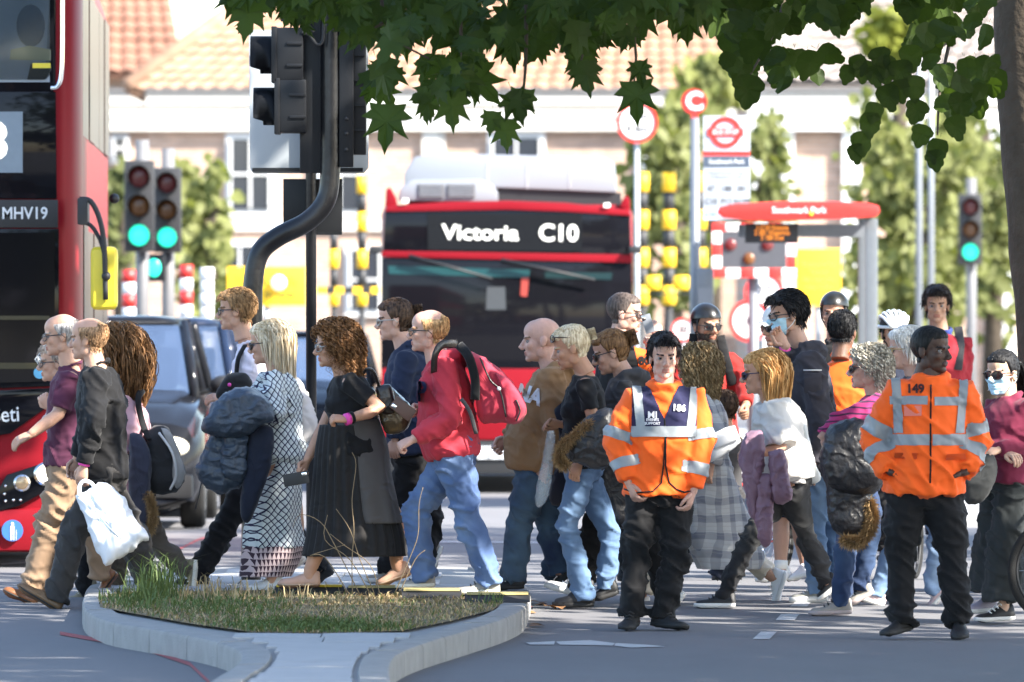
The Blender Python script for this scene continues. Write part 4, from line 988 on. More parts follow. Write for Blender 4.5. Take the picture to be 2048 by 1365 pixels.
# ---- single-deck bus C10
D2 = 87.5; S2 = F/D2
b2 = root('single_deck_bus', (W(1015, 0, D2).x, D2+4, gz(D2)), 'red single-deck bus showing Victoria C10 with white roof pods', 'bus')
xc = W(1014, 0, D2).x
def shell2():
    bm = bmesh.new(); outl = []
    hw = 1.26
    for sx in (-1, 1):
        for k in range(6):
            a = math.pi/2*k/5; a = a if sx == 1 else math.pi/2-a
            outl.append((xc+sx*(hw-0.2+0.2*math.sin(a)), D2+0.3-0.3*math.cos(a)))
    outl += [(xc+hw-0.0, D2+9), (xc-hw, D2+9)]
    z0, z1 = gz(D2)+0.28, W(0, 410, D2).z
    loft(bm, [[Vector((x, y, z)) for x, y in outl] for z in (z0, (z0+z1)/2, z1-0.1)]+[[Vector((xc+(x-xc)*0.97, y+0.06, z1)) for x, y in outl]]); fixn(bm); return bm
shade_auto(ob('body', shell2(), BRED, b2), 30)
arch = [(768, 424), (774, 412), (900, 404), (1015, 402), (1130, 406), (1256, 420), (1262, 432), (1130, 424), (1015, 420), (900, 422)]
fpoly('roof_edge', arch, D2, 0.2, BRED, b2, 0.06, 0.01)
for poly in ([(770, 414), (772, 380), (780, 374), (792, 396), (794, 410)], [(1240, 414), (1246, 398), (1254, 390), (1260, 402), (1260, 424)]): fpoly('roof_horn', poly, D2, 0.4, BRED, b2, 0.03, 0.01)
fpoly('destination_glass', [(766, 506), (770, 424), (900, 420), (1015, 419), (1130, 422), (1260, 430), (1262, 512)], D2, 0.05, GLB, b2, 0.04, 0.005)
fpoly('display', [(855, 500), (855, 428), (1164, 428), (1164, 504)], D2, 0.008, mat('display_dark', (0.010, 0.011, 0.013), 0.25, 0, 0.1), b2, 0.048)
letters('route_name', 'Victoria', 0.215, W(961, 467, D2)+Vector((0, -0.055, 0)), LEDW, b2, 0.002, 1.12, 0, R(0.8)); letters('route_number', 'C10', 0.235, W(1117, 468, D2)+Vector((0, -0.055, 0)), LEDW, b2, 0.003, 1.0, 0, R(1))
fpoly('red_band', [(762, 514), (762, 502), (1264, 510), (1264, 526)], D2, 0.06, BRED, b2, 0.07, 0.008)
fpoly('windscreen', [(762, 738), (763, 516), (1264, 526), (1266, 738)], D2, 0.012, GLB, b2, 0.045, 0.003)
fpoly('blind', [(778, 548), (776, 532), (1060, 540), (1058, 556)], D2, 0.004, TEAL, b2, 0.05); fpoly('blind', [(1090, 556), (1090, 544), (1225, 546), (1222, 560)], D2, 0.004, mat('interior_teal_dim', (0.002, 0.02, 0.022), 0.4), b2, 0.05); fpoly('screen_notice', [(1041, 592), (1043, 556), (1058, 556), (1054, 594)], D2, 0.004, mat('notice_red', (0.28, 0.03, 0.02)), b2, 0.05)
fpoly('driver_cab', [(972, 620), (974, 574), (1010, 574), (1012, 620)], D2, 0.004, mat('cab_grey', (0.035, 0.04, 0.045)), b2, 0.047)
for a, c in (((818, 512), (985, 558)), ((1002, 520), (1190, 560))):
    bm = bmesh.new(); tube(bm, [W(*a, D2), W(*c, D2)], [0.022, 0.012], 6); bmesh.ops.translate(bm, verts=bm.verts, vec=(0, -0.12, 0)); ob('wiper', bm, BLK, b2)
fpoly('front_panel', [(762, 880), (762, 736), (1266, 738), (1266, 880)], D2, 0.08, BRED, b2, 0.05, 0.02); fpoly('bumper', [(766, 948), (766, 882), (1264, 882), (1264, 948)], D2, 0.2, BLK, b2, 0.06, 0.02)
pl = fpoly('number_plate', [(955, 918), (955, 893), (1060, 893), (1060, 918)], D2, 0.02, TXTW, b2, 0.09); letters('plate_text', 'LJ70 OAO', 0.11, W(1008, 906, D2)+Vector((0, -0.095, 0)), BLK, b2, 0.001, 0.85)
for x in (800, 1228): bm = bmesh.new(); ball(bm, W(x, 840, D2)+Vector((0, -0.05, 0)), (0.12, 0.03, 0.09)); ob('headlamp', bm, HLAMP, b2)
for x in (752, 1270):
    boxob('mirror_camera', W(x, 500 if x < 800 else 500, D2)+Vector((0, -0.1, 0)), (0.13, 0.12, 0.075), BLK, b2, 0.02)
pod = fpoly('roof_pod', [(806, 404), (806, 345), (826, 312), (870, 304), (1210, 312), (1232, 326), (1236, 384), (990, 374), (980, 404)], D2, 5.0, WPL, b2, -0.9, 0.03)
for x in (974, 1054, 1140): px_box('pod_seam', x, x+2, 318, 376, D2, 0.02, mat('seam_grey', (0.4, 0.41, 0.43)), pod, -0.895)
fpoly('pod_base', [(940, 412), (940, 372), (1244, 384), (1246, 416)], D2, 3.0, BLK, b2, -0.95)
ac = fpoly('air_unit', [(795, 402), (800, 376), (822, 360), (960, 358), (984, 368), (996, 384), (996, 404)], D2, 1.2, WPL, b2, -0.15, 0.03)
for x0, x1_ in ((836, 888), (894, 950)):
    g_ = px_box('grille', x0, x1_, 368, 396, D2, 0.03, mat('grille_grey', (0.10, 0.095, 0.095), 0.6), ac, -0.14)
    for k in range(5): px_box('louvre', x0+2, x1_-2, 370+k*5.2, 372.2+k*5.2, D2, 0.02, WPL, g_, -0.125)
for x, y in ((811, 402), (1214, 411)): px_box('marker_lamp', x-6, x+6, y-4, y+4, D2, 0.05, LEDW, b2, 0.09)
for sx in (-1, 1): wheel(b2, Vector((xc+sx*1.08, D2+2.4, gz(D2)+0.46)), 0.46, 0.26, Vector((sx, 0, 0)))
# ---- cars
def car(name, label, px_right, d, width, height, paint, taxi=False, lit=True, hood=1.25):
    xr = W(px_right, 0, d).x; x0 = xr-width; cx = (xr+x0)/2; z0 = gz(d); hw = width/2
    g = root(name, (cx, d+2, z0), label, 'car')
    prof = [(0.0, 0.32, 0.50), (0.02, 0.62, 0.60), (0.12, 0.80, 0.62), (0.5, 0.93, 0.62), (hood, 1.02, 0.6), (hood+0.1, 1.04, 0.6), (3.9, 1.04, 0.6), (4.35, 0.95, 0.6), (4.45, 0.5, 0.6)]
    bm = bmesh.new(); rings = []
    for y, zt, _ in prof:
        tw = hw*(0.82 if y < 0.05 else 0.93 if y < 0.2 else 1.0)
        zt = zt*height/1.6
        rings.append([Vector((cx+sx*w_, d+y, z0+z)) for sx, w_, z in ((-1, tw*0.94, 0.24), (-1, tw, 0.45), (-1, tw, zt*0.8), (-1, tw*0.93, zt*0.97), (-1, tw*0.6, zt+0.02), (1, tw*0.6, zt+0.02), (1, tw*0.93, zt*0.97), (1, tw, zt*0.8), (1, tw, 0.45), (1, tw*0.94, 0.24))])
    loft(bm, rings); fixn(bm); bmesh.ops.subdivide_edges(bm, edges=bm.edges[:], cuts=1, smooth=0.5); body = shade_auto(ob('body', bm, paint, g), 40)
    zb, zt = z0+1.0*height/1.6, z0+height; y0, y1_ = d+hood, d+hood+0.62; w0, w1 = hw*0.92, hw*0.76
    P = lambda y, sx, w_, z: Vector((cx+sx*w_, y, z))
    bm = bmesh.new(); rings = [[P(y, -1, a, z), P(y, -0.6, a, z+0.03), P(y, 0.6, a, z+0.03), P(y, 1, a, z)] for y, a, z in ((y1_, w1, zt-0.04), (y1_+0.25, w1*1.02, zt), (d+3.2, w1*1.0, zt), (d+3.6, w1*0.98, zt-0.06))]
    loft(bm, rings); fixn(bm); 
    rings2 = [[v-Vector((0, 0, 0.05)) for v in r_] for r_ in rings]; loft(bm, rings2); fixn(bm); ob('roof', bm, paint, g)
    def pane(nm, q): 
        bm = bmesh.new(); V = [bm.verts.new(v) for v in q]; bm.faces.new(V); bmesh.ops.solidify(bm, geom=bm.faces[:], thickness=0.006); return ob(nm, bm, CARGL, g, False)
    pane('windscreen', [P(y0+0.02, -1, w0*0.95, zb), P(y0+0.02, 1, w0*0.95, zb), P(y1_, 1, w1*0.97, zt-0.05), P(y1_, -1, w1*0.97, zt-0.05)])
    for sx in (-1, 1):
        pane('side_window', [P(y0+0.1, sx, w0, zb), P(d+2.35, sx, w0, zb), P(d+2.35, sx, w1, zt-0.06), P(y1_+0.06, sx, w1, zt-0.06)]); pane('side_window', [P(d+2.42, sx, w0, zb), P(d+3.9, sx, w0, zb), P(d+3.55, sx, w1, zt-0.06), P(d+2.42, sx, w1, zt-0.06)])
        bm = bmesh.new(); tube(bm, [P(y0, sx, w0*0.97, zb-0.02), P(y1_, sx, w1, zt-0.03)], 0.045, 8); ob('pillar', bm, paint, g)
        bm = bmesh.new(); tube(bm, [P(d+2.38, sx, w0, zb-0.02), P(d+2.38, sx, w1, zt-0.03)], 0.04, 6); ob('pillar', bm, paint, g)
        bm = bmesh.new(); tube(bm, [P(d+3.95, sx, w0, zb-0.02), P(d+3.55, sx, w1, zt-0.05)], 0.06, 6); ob('pillar', bm, paint, g)
        bm = bmesh.new(); ball(bm, P(y0+0.25, sx, hw+0.13, zb+0.1), (0.12, 0.06, 0.08)); tube(bm, [P(y0+0.3, sx, w0, zb+0.03), P(y0+0.27, sx, hw+0.1, zb+0.06)], 0.02, 6); ob('door_mirror', bm, BLK, g)
        bm = bmesh.new(); ball(bm, P(d+0.06, sx, hw*0.72, z0+0.68), (0.15, 0.09, 0.085)); ob('headlamp', bm, mat('headlamp_car', (0.8, 0.75, 0.6), 0.2, emit=(1, 0.9, 0.7), es=0.2) if lit and sx == 1 else CHR, g)
        for yy in (0.75, 3.6): wheel(g, P(d+yy, sx, hw-0.1, z0+0.33), 0.33, 0.2, Vector((sx, 0, 0)))
    boxob('grille', Vector((cx, d-0.01, z0+0.62)), (width*0.5, 0.06, 0.2), CHR if taxi else BLK, g, 0.02); boxob('bumper', Vector((cx, d+0.03, z0+0.36)), (width*0.92, 0.16, 0.2), BLK, g, 0.04)
    p_ = boxob('number_plate', Vector((cx, d-0.07, z0+0.42)), (0.52, 0.02, 0.11), TXTW, g)
    boxob('cabin_floor', Vector((cx, d+2.4, z0+0.9)), (width*0.86, 2.6, 0.1), DARKIN, g)
    for sx in (-0.4, 0.4):
        bm = bmesh.new(); box(bm, Vector((cx+sx, d+2.2, z0+1.1*height/1.6)), (0.46, 0.14, 0.6)); bev(bm, 0.05, 2); ball(bm, Vector((cx+sx, d+2.2, z0+1.46*height/1.6)), (0.13, 0.06, 0.1)); ob('seat', bm, DARKIN, g)
    return g
CBLK = mat('car_black', (0.010, 0.011, 0.014), 0.10, 0, 0.15, 0.1, 2); CBLU = mat('car_midnight', (0.014, 0.022, 0.045), 0.12, 0, 0.18, 0.1, 2); CSIL = mat('car_silver', (0.36, 0.38, 0.40), 0.25, 0.5, 0.5, 0.05, 2, coat=0.6)
car('parked_car', 'glossy black taxi-like car just right of the double-deck bus', 404, 71.6, 1.82, 1.72, CBLK, True)
car('parked_car', 'midnight blue car queuing behind the black car', 480, 77.6, 1.85, 1.74, CBLU)
car('parked_car', 'dark car at a distance left of the single-deck bus', 756, 95.0, 1.78, 1.55, CBLK, False, False)
car('parked_car', 'silver car far back between the signal pole and the dark car', 612, 108.0, 1.78, 1.45, CSIL, False, False)
# ---- the near signal: bent pole, heads seen from behind and the thin pole with sign backs
DS = 54.6; SGB = mat('signal_black', (0.008, 0.009, 0.011), 0.45, 0, 0.3, 0.15, 10); SBK = mat('sign_back_pale', (0.36, 0.39, 0.41), 0.5, 0, 0.4, 0.05, 4); POLE = mat('pole_black', (0.008, 0.0085, 0.010), 0.32, 0, 0.4, 0.25, 6, 0.15, 30)
ts = root('traffic_signal', gpt(502, 1172, 0, ZI), 'black traffic signal on a pole bent in an S, seen from behind', 'traffic signal')
bm = bmesh.new(); Pp = spline([W(502, 1162, DS), W(504, 900, DS), (W(505, 640, DS)), W(507, 560, DS), W(520, 506, DS), W(556, 474, DS), W(614, 444, DS), W(650, 404, DS), W(660, 350, DS), W(661, 240, DS), W(661, 100, DS), W(661, -120, DS)], 6); tube(bm, Pp, 0.062, 16); ob('pole', bm, POLE, ts)
boxob('bracket', W(630, 130, DS)+Vector((0, 0.05, 0)), (0.19, 0.10, 1.35), SGB, ts, 0.01); boxob('bracket', W(693, 130, DS)+Vector((0, -0.02, 0)), (0.09, 0.05, 1.28), SGB, ts, 0.008); boxob('back_box', W(706, 140, DS)+Vector((0, 0.10, 0)), (0.165, 0.14, 1.06), SGB, ts, 0.012)
for k in range(5): boxob('back_rib', W(706, 60+k*50, DS)+Vector((0, 0.02, 0)), (0.15, 0.03, 0.012), SGB, ts)
for y in (24, 238, 268, 300): bm = bmesh.new(); ball(bm, W(693, y, DS)+Vector((0, -0.05, 0)), 0.013); ob('bolt', bm, RUB, ts)
for yc, dx in ((110, 0), (213, 6)):
    hb = boxob('signal_head', W(578+dx, yc, DS)+Vector((0, 0.05, 0)), (0.185, 0.30, 0.335), SGB, ts, 0.016)
    for k in (-1, 1): boxob('head_rib', W(590+dx, yc+k*22, DS)+Vector((0, -0.105, 0)), (0.10, 0.012, 0.02), SGB, hb, 0.004)
    boxob('head_flange', W(549+dx, yc, DS)+Vector((0, 0.05, 0)), (0.035, 0.32, 0.35), SGB, hb, 0.006)
    bm = bmesh.new(); c = W(544+dx, yc, DS)+Vector((0, 0.04, 0)); n = 28; rg = []
    for t in (0.0, 0.045, 0.09, 0.135): rg.append([c+Vector((-t*(1.0 if math.sin(2*math.pi*i/n) > -0.75 else 0.55), 0.118*math.cos(2*math.pi*i/n), 0.118*math.sin(2*math.pi*i/n))) for i in range(n)])
    loft(bm, rg, cap=False); bmesh.ops.solidify(bm, geom=bm.faces[:], thickness=0.006); ob('visor', bm, SGB, hb)
    bm = bmesh.new(); disc(bm, c+Vector((0.01, 0, 0)), 0.10, Vector((-1, 0, 0)), 0.01); ob('lens', bm, mat('lens_unlit', (0.05, 0.02, 0.01), 0.2), hb)
bm = bmesh.new(); tube(bm, spline([W(628, 66, DS), W(612, 40, DS), W(618, 8, DS), W(632, 0, DS), W(640, 20, DS)], 5), 0.014, 6); bmesh.ops.translate(bm, verts=bm.verts, vec=(0, -0.1, 0)); ob('cable', bm, RUB, ts)
bm = bmesh.new(); tube(bm, spline([W(604, 66, DS), W(620, 72, DS), W(634, 90, DS), W(646, 82, DS), W(648, 30, DS)], 5), 0.012, 6); bmesh.ops.translate(bm, verts=bm.verts, vec=(0, -0.1, 0)); ob('cable', bm, RUB, ts)
bm = bmesh.new(); tube(bm, [W(712, 18, DS)+Vector((0.06*math.cos(a), -0.03, 0.045*math.sin(a))) for a in [i*0.52 for i in range(11)]], 0.012, 6); ob('cable', bm, RUB, ts)
px_box('top_arm', 562, 628, 34, 44, DS, 0.05, SGB, ts, 0.06)
DT = 55.4
sp_ = root('sign_pole', gpt(624, 1168, 0, ZI), 'thin black pole with pale and black sign backs behind the signal', 'sign pole')
bm = bmesh.new(); tube(bm, [W(623, 1166, DT), W(622, 300, DT), W(622, 60, DT)], 0.034, 14); ob('pole', bm, POLE, sp_)
fpoly('sign_back', [(497, 70), (504, 60), (728, 60), (736, 70), (737, 335), (728, 347), (506, 347), (500, 338)], DT, 0.02, SBK, sp_, -0.05, 0.004)
boxob('sign_rail', W(615, 340, DT)+Vector((0, 0.03, 0)), (0.70, 0.04, 0.025), SGB, sp_); boxob('sign_rail', W(615, 110, DT)+Vector((0, 0.03, 0)), (0.70, 0.04, 0.025), SBK, sp_)
fpoly('sign_back_black', [(566, 358), (684, 358), (684, 470), (566, 470)], DT, 0.02, SGB, sp_, -0.05, 0.004); boxob('sign_rail', W(658, 467, DT)+Vector((0, 0.02, 0)), (0.155, 0.03, 0.02), POLE, sp_)
# ---- three-aspect signals facing the viewer
GRN = mat('signal_green', (0.02, 0.5, 0.35), 0.3, emit=(0.03, 0.85, 0.55), es=0.55); LR = mat('signal_red_off', (0.11, 0.015, 0.015), 0.25); LA = mat('signal_amber_off', (0.13, 0.05, 0.012), 0.25); HOODM = mat('signal_hood', (0.17, 0.165, 0.16), 0.5, 0, 0.4, 0.1)
def signal(label, px, ytop, d, sp, yaw=0.0, pole_to=None, extra=None, poleoff=0.0):
    ppm = F/d; g = root('traffic_light', (W(px, 0, d).x, d, gz(d)), label, 'traffic light', 'traffic lights facing the camera')
    h = boxob('signal_head', W(px, ytop+sp*1.5, d), (sp*1.02/ppm, 0.2, sp*3.15/ppm), mat('signal_grey', (0.022, 0.022, 0.024), 0.5), g, 0.02)
    rr = sp*0.36/ppm
    for k, m_ in enumerate((LR, LA, GRN)):
        c = W(px+yaw, ytop+sp*(0.5+k), d)+Vector((0, -0.10, 0)); bm = bmesh.new(); ball(bm, c, (rr, 0.03, rr)); ob('lens', bm, m_, g)
        bm = bmesh.new(); n = 22; rg = []
        for t in (0.0, 0.1, 0.2): rg.append([c+Vector((rr*1.15*math.cos(a)+yaw*0.01*t*40/ppm*0, -t*(1.0 if math.sin(a) > -0.3 else 0.4), rr*1.15*math.sin(a))) for a in [2*math.pi*i/n for i in range(n)]])
        loft(bm, rg, cap=False); bmesh.ops.solidify(bm, geom=bm.faces[:], thickness=0.008); ob('visor', bm, HOODM, g)
    bm = bmesh.new(); b_ = W(px+poleoff, ytop-sp*0.8, d); tube(bm, [Vector((b_.x, d+0.2, gz(d))), Vector((b_.x, d+0.2, b_.z))], 0.07, 12); ob('pole', bm, mat('pole_grey', (0.14, 0.14, 0.145), 0.5), g)
    if extra:
        c = W(extra[0], extra[1], d)+Vector((0, -0.1, 0)); boxob('low_head', c+Vector((0, 0.1, 0)), (0.24, 0.18, 0.3), SGB, g, 0.02); bm = bmesh.new(); ball(bm, c, (0.075, 0.03, 0.1)); ob('lens', bm, GRN, g)
    return g
signal('green traffic light nearest the double-deck bus, left of a pair', 279, 326, 92.0, 58, poleoff=4); signal('green traffic light right of the pair beside the double-deck bus, with a lower green lens', 335, 340, 95.0, 54, extra=(309, 536)); signal('green traffic light on the right beside the tree trunk', 1940, 392, 117.0, 45, poleoff=4)
# ---- bus stop
DF = 84.0
bs = root('bus_stop', (W(1390, 0, DF).x, DF, 0.04), 'bus stop post with white flag, red roundel and route tiles', 'bus stop')
GREYP = mat('post_grey', (0.17, 0.185, 0.205), 0.4, 0.2)
bm = bmesh.new(); tube(bm, [Vector((W(1390, 0, DF).x, DF, 0.04)), W(1390, 236, DF)], [0.06, 0.045], 14); ob('post', bm, GREYP, bs)
fl = fpoly('flag', [(1406, 440), (1406, 232), (1500, 232), (1500, 440)], DF, 0.05, mat('flag_white', (0.34, 0.37, 0.41), 0.5), bs, 0.0, 0.006)
SR = mat('sign_red', (0.55, 0.03, 0.025), 0.4); SN = mat('sign_slate', (0.055, 0.075, 0.11), 0.4); SGY = mat('print_grey', (0.06, 0.06, 0.065))
def ringmesh(c, r0, r1, th=0.006, n=36):
    bm = bmesh.new(); A = [2*math.pi*i/n for i in range(n)]
    loft(bm, [[c+Vector((r*math.cos(a), y, r*math.sin(a))) for a in A] for r, y in ((r0, 0), (r0, -th), (r1, -th), (r1, 0), (r0, 0))], cap=False); fixn(bm); return bm
ob('roundel', ringmesh(W(1451, 265, DF)+Vector((0, -0.004, 0)), 0.105, 0.152), SR, fl, False); fpoly('roundel_bar', [(1415, 273), (1415, 257), (1487, 257), (1487, 273)], DF, 0.004, SR, fl, 0.014)
letters('lettering', 'BUS STOP', 0.062, W(1451, 265, DF)+Vector((0, -0.018, 0)), TXTW, fl, 0.001, 0.9)
fpoly('red_line', [(1406, 312), (1406, 303), (1500, 303), (1500, 312)], DF, 0.004, SR, fl, 0.006); fpoly('name_plate', [(1407, 334), (1407, 314), (1499, 314), (1499, 334)], DF, 0.004, SN, fl, 0.006)
letters('lettering', 'Southwark Park', 0.062, W(1453, 324, DF)+Vector((0, -0.010, 0)), TXTW, fl, 0.001, 0.85); letters('lettering', 'towards London Bridge\nor Elephant & Castle', 0.04, W(1453, 350, DF)+Vector((0, -0.004, 0)), SGY, fl, 0.0, 0.9)
for i, row in enumerate((('47', '188', '381'), ('C10', 'P12', 'N199'), ('N381', '', ''))):
    for k, tx in enumerate(row):
        xx = 1422+k*31; yy = 378+i*26
        if tx: letters('route_tile', tx, 0.078, W(xx, yy, DF)+Vector((0, -0.004, 0)), SGY, fl, 0.001, 0.9)
    fpoly('tile_line', [(1407, 365+i*26), (1407, 363.5+i*26), (1499, 363.5+i*26), (1499, 365+i*26)], DF, 0.002, mat('line_pale', (0.45, 0.48, 0.52)), fl, 0.003)
fpoly('night_tile', [(1407, 440), (1407, 418), (1437, 418), (1437, 440)], DF, 0.002, mat('tile_pale_blue', (0.42, 0.55, 0.68)), fl, 0.002)
bm = bmesh.new(); disc(bm, W(1388, 204, DF)+Vector((0, 0.02, 0)), 0.125, th=0.02, n=36); cs = ob('zone_disc', bm, SR, bs, False)
ob('disc_rim', ringmesh(W(1388, 204, DF)+Vector((0, -0.002, 0)), 0.112, 0.118), mat('sign_red_dark', (0.42, 0.02, 0.02)), cs, False); letters('lettering', 'C', 0.24, W(1389, 204, DF)+Vector((0, -0.006, 0)), TXTW, cs, 0.010)
px_box('post_cap', 1382, 1396, 226, 240, DF, 0.06, SR, bs, 0.03)
boxob('timetable_case', W(1409, 590, DF)+Vector((0, -0.05, 0)), (0.17, 0.12, 0.5), GREYP, bs, 0.02); boxob('timetable', W(1409, 598, DF)+Vector((0, -0.115, 0)), (0.13, 0.008, 0.22), WPL, bs)
# ---- shelter
DH = 80.0
sh = root('bus_shelter', (W(1600, 0, DH).x, DH+1, 0.04), 'bus shelter with curved red fascia and grey columns', 'bus shelter')
fpoly('fascia', [(1434, 424), (1440, 414), (1470, 408), (1560, 403), (1660, 403), (1735, 406), (1757, 412), (1760, 424), (1752, 434), (1700, 438), (1600, 441), (1500, 441), (1446, 436)], DH, 0.12, SR, sh, 0.0, 0.012)
letters('lettering', 'Southwark Park', 0.078, W(1598, 421, DH)+Vector((0, -0.006, 0)), TXTW, sh, 0.002, 0.98)
bm = bmesh.new(); loft(bm, [[W(x, y, DH+dd) for x, y in ((1446, 434), (1600, 406), (1752, 430), (1600, 438))] for dd in (0.1, 3.8)]); fixn(bm); ob('roof', bm, GREYP, sh)
bm = bmesh.new(); ball(bm, W(1622, 428, DH)+Vector((0, -0.01, 0)), (0.022, 0.008, 0.022)); ob('bee_sticker', bm, YEL, sh)
for x, dd in ((1743, 0.3), (1728, 3.4)): 
    c0 = W(x, 440, DH+dd); boxob('column', Vector((c0.x, DH+dd, (c0.z+0.04)/2)), (0.11, 0.11, c0.z-0.02), mat('column_grey', (0.13, 0.145, 0.16), 0.35, 0.2), sh, 0.015)
fpoly('roof_beam', [(1480, 474), (1480, 448), (1748, 448), (1748, 474)], DH, 0.1, GREYP, sh, -0.6)
db_ = fpoly('departure_board', [(1492, 486), (1492, 447), (1598, 447), (1598, 486)], DH, 0.14, BLK, sh, -0.25, 0.006)
LEDO = mat('led_orange', (0.5, 0.16, 0.02), 0.5, emit=(1, 0.30, 0.03), es=0.35)
for i, t in enumerate(('1 C10 Victoria', '2 381 Waterloo', '3 188 Due')): letters('board_line', t, 0.062, W(1546, 456+i*10, DH)+Vector((0, 0.24, 0)), LEDO, db_, 0.001, 0.8)
bm = bmesh.new(); V = [bm.verts.new(v) for v in (W(1742, 470, DH+0.5), W(1742, 470, DH+3.2), Vector((W(1742, 0, DH+3.2).x, DH+3.2, 0.3)), Vector((W(1742, 0, DH+0.5).x, DH+0.5, 0.3)))]; bm.faces.new(V); ob('glass_panel', bm, tinted('shelter_glass', 0.8), sh, False)
# ---- tunnel height gantries: yellow and black poles
YSG = mat('sign_yellow', (0.85, 0.52, 0.02), 0.5, 0, 0.4, 0.06, 3); WSG = mat('sign_white', (0.75, 0.75, 0.74), 0.5)
def striped(label, px, y0, y1, d, wpx, n, first=0):
    g = root('height_gauge_post', (W(px, 0, d).x, d, gz(d)), label, 'striped post', 'yellow and black tunnel gauge posts')
    for i in range(n):
        a = y0+(y1-y0)*i/n; b = y0+(y1-y0)*(i+1)/n; yl = (i+first) % 2 == 0; ww = wpx if yl else wpx*0.82
        bm = bmesh.new(); c0, c1 = W(px, a, d), W(px, b, d); tube(bm, [c1, c0], ww/2*d/F, 14); ob('yellow_band' if yl else 'black_band', bm, YSG if yl else BLK, g)
    bm = bmesh.new(); c1 = W(px, y1, d); tube(bm, [Vector((c1.x, d, gz(d))), c1], wpx*0.3*d/F, 10); ob('foot', bm, BLK, g)
    return g
lbl = ['leftmost of the posts left of the single-deck bus', 'second of the posts left of the single-deck bus', 'nearest the right side of the single-deck bus', 'second right of the single-deck bus', 'behind the bus stop post']
for i, (px, y0, y1, w_) in enumerate(((668, 350, 612, 20), (724, 350, 612, 22), (1284, 346, 610, 28), (1338, 346, 610, 28), (1400, 346, 610, 28))): striped('yellow and black banded gauge post, '+lbl[i], px, y0, y1, 112.0+i*0.6, w_, 7, 0)
gt = root('height_gauge_bar', (W(1340, 0, 111).x, 111, 2), 'row of yellow gauge tubes hanging behind the bus stop', 'gauge bar'); 
for i, px in enumerate((1306, 1362)):
    for y in (566,):
        bm = bmesh.new(); tube(bm, [W(px, y+14, 111), W(px, y-14, 111)], 16*111/F, 14); ob('yellow_tube', bm, YSG, gt)
px_box('crossbar', 1270, 1420, 586, 590, 111.0, 0.05, BLK, gt, 0)
g5 = root('barrier_rail', (W(700, 0, 112).x, 112, 1.5), 'yellow and black horizontal rail between the left gauge posts', 'barrier')
for i in range(7): px_box('yellow_section' if i % 2 == 0 else 'black_section', 634+i*18, 652+i*18, 574, 588, 111.6, 0.08, YSG if i % 2 == 0 else BLK, g5)
# ---- road signs
def plate(label, name, poly, d, m, cat='sign'):
    c = W(sum(p[0] for p in poly)/len(poly), 0, d); zt = min(p[1] for p in poly)
    g = root(name, (c.x, d, gz(d)), label, cat); f_ = fpoly('plate', poly, d, 0.03, m, g, 0.0, 0.004)
    bm = bmesh.new(); tube(bm, [Vector((c.x, d+0.08, gz(d))), W(0, zt+6, d)*1.0 + Vector((c.x-W(0, 0, d).x, 0.08, 0))], 0.045, 10); ob('post', bm, GREYP, g); return g, f_
g, f_ = plate('large yellow information sign behind the bent pole', 'road_sign', [(455, 612), (455, 534), (612, 534), (612, 612)], 116.0, YSG)
bm = bmesh.new(); ball(bm, W(558, 566, 116)+Vector((0, -0.1, 0)), 0.10); ob('lamp', bm, LEDW, g)
letters('lettering', 'Tunnel traffic\nkeep in lane', 0.17, W(534, 575, 116)+Vector((0, -0.012, 0)), BLK, f_, 0.0, 0.9)
g, f_ = plate('yellow information sign standing behind the bus shelter', 'road_sign', [(1592, 612), (1592, 498), (1682, 498), (1682, 612)], 118.0, YSG)
letters('lettering', 'Rotherhithe\nTunnel\nNo vehicles\nover 2.0m', 0.10, W(1637, 552, 118)+Vector((0, -0.012, 0)), SGY, f_, 0.0, 0.9)
def roundsign(label, px, py, rpx, d, text, ts, backing=None, ty=0):
    g = root('round_sign', (W(px, 0, d).x, d, gz(d)), label, 'sign', 'round red-bordered limit signs'); r_ = rpx*d/F; c = W(px, py, d)
    bm = bmesh.new(); disc(bm, c+Vector((0, 0.02, 0)), r_, th=0.02, n=36); p_ = ob('plate', bm, WSG, g, False); ob('border', ringmesh(c+Vector((0, -0.002, 0)), r_*0.80, r_), SR, g, False)
    letters('lettering', text, ts*d/F, c+Vector((0, -0.008, ty)), BLK, p_, 0.002, 0.85); bm = bmesh.new(); tube(bm, [Vector((c.x, d+0.1, gz(d))), c+Vector((0, 0.1, 0))], 0.03, 10); ob('post', bm, SBK, g); return g
roundsign('round red-bordered limit sign high up behind the leaves', 1274, 245, 42, 100.0, '2.0m\n4.4m', 26); roundsign('upper round red-bordered sign below the chequered panel', 1528, 586, 40, 99.0, '20', 42); roundsign('lower round red-bordered limit sign beside the red cyclist', 1500, 642, 43, 97.0, '2.0m', 28); roundsign('small round red-bordered sign left of the red cyclist\'s helmet', 1366, 660, 24, 96.0, '30', 24)
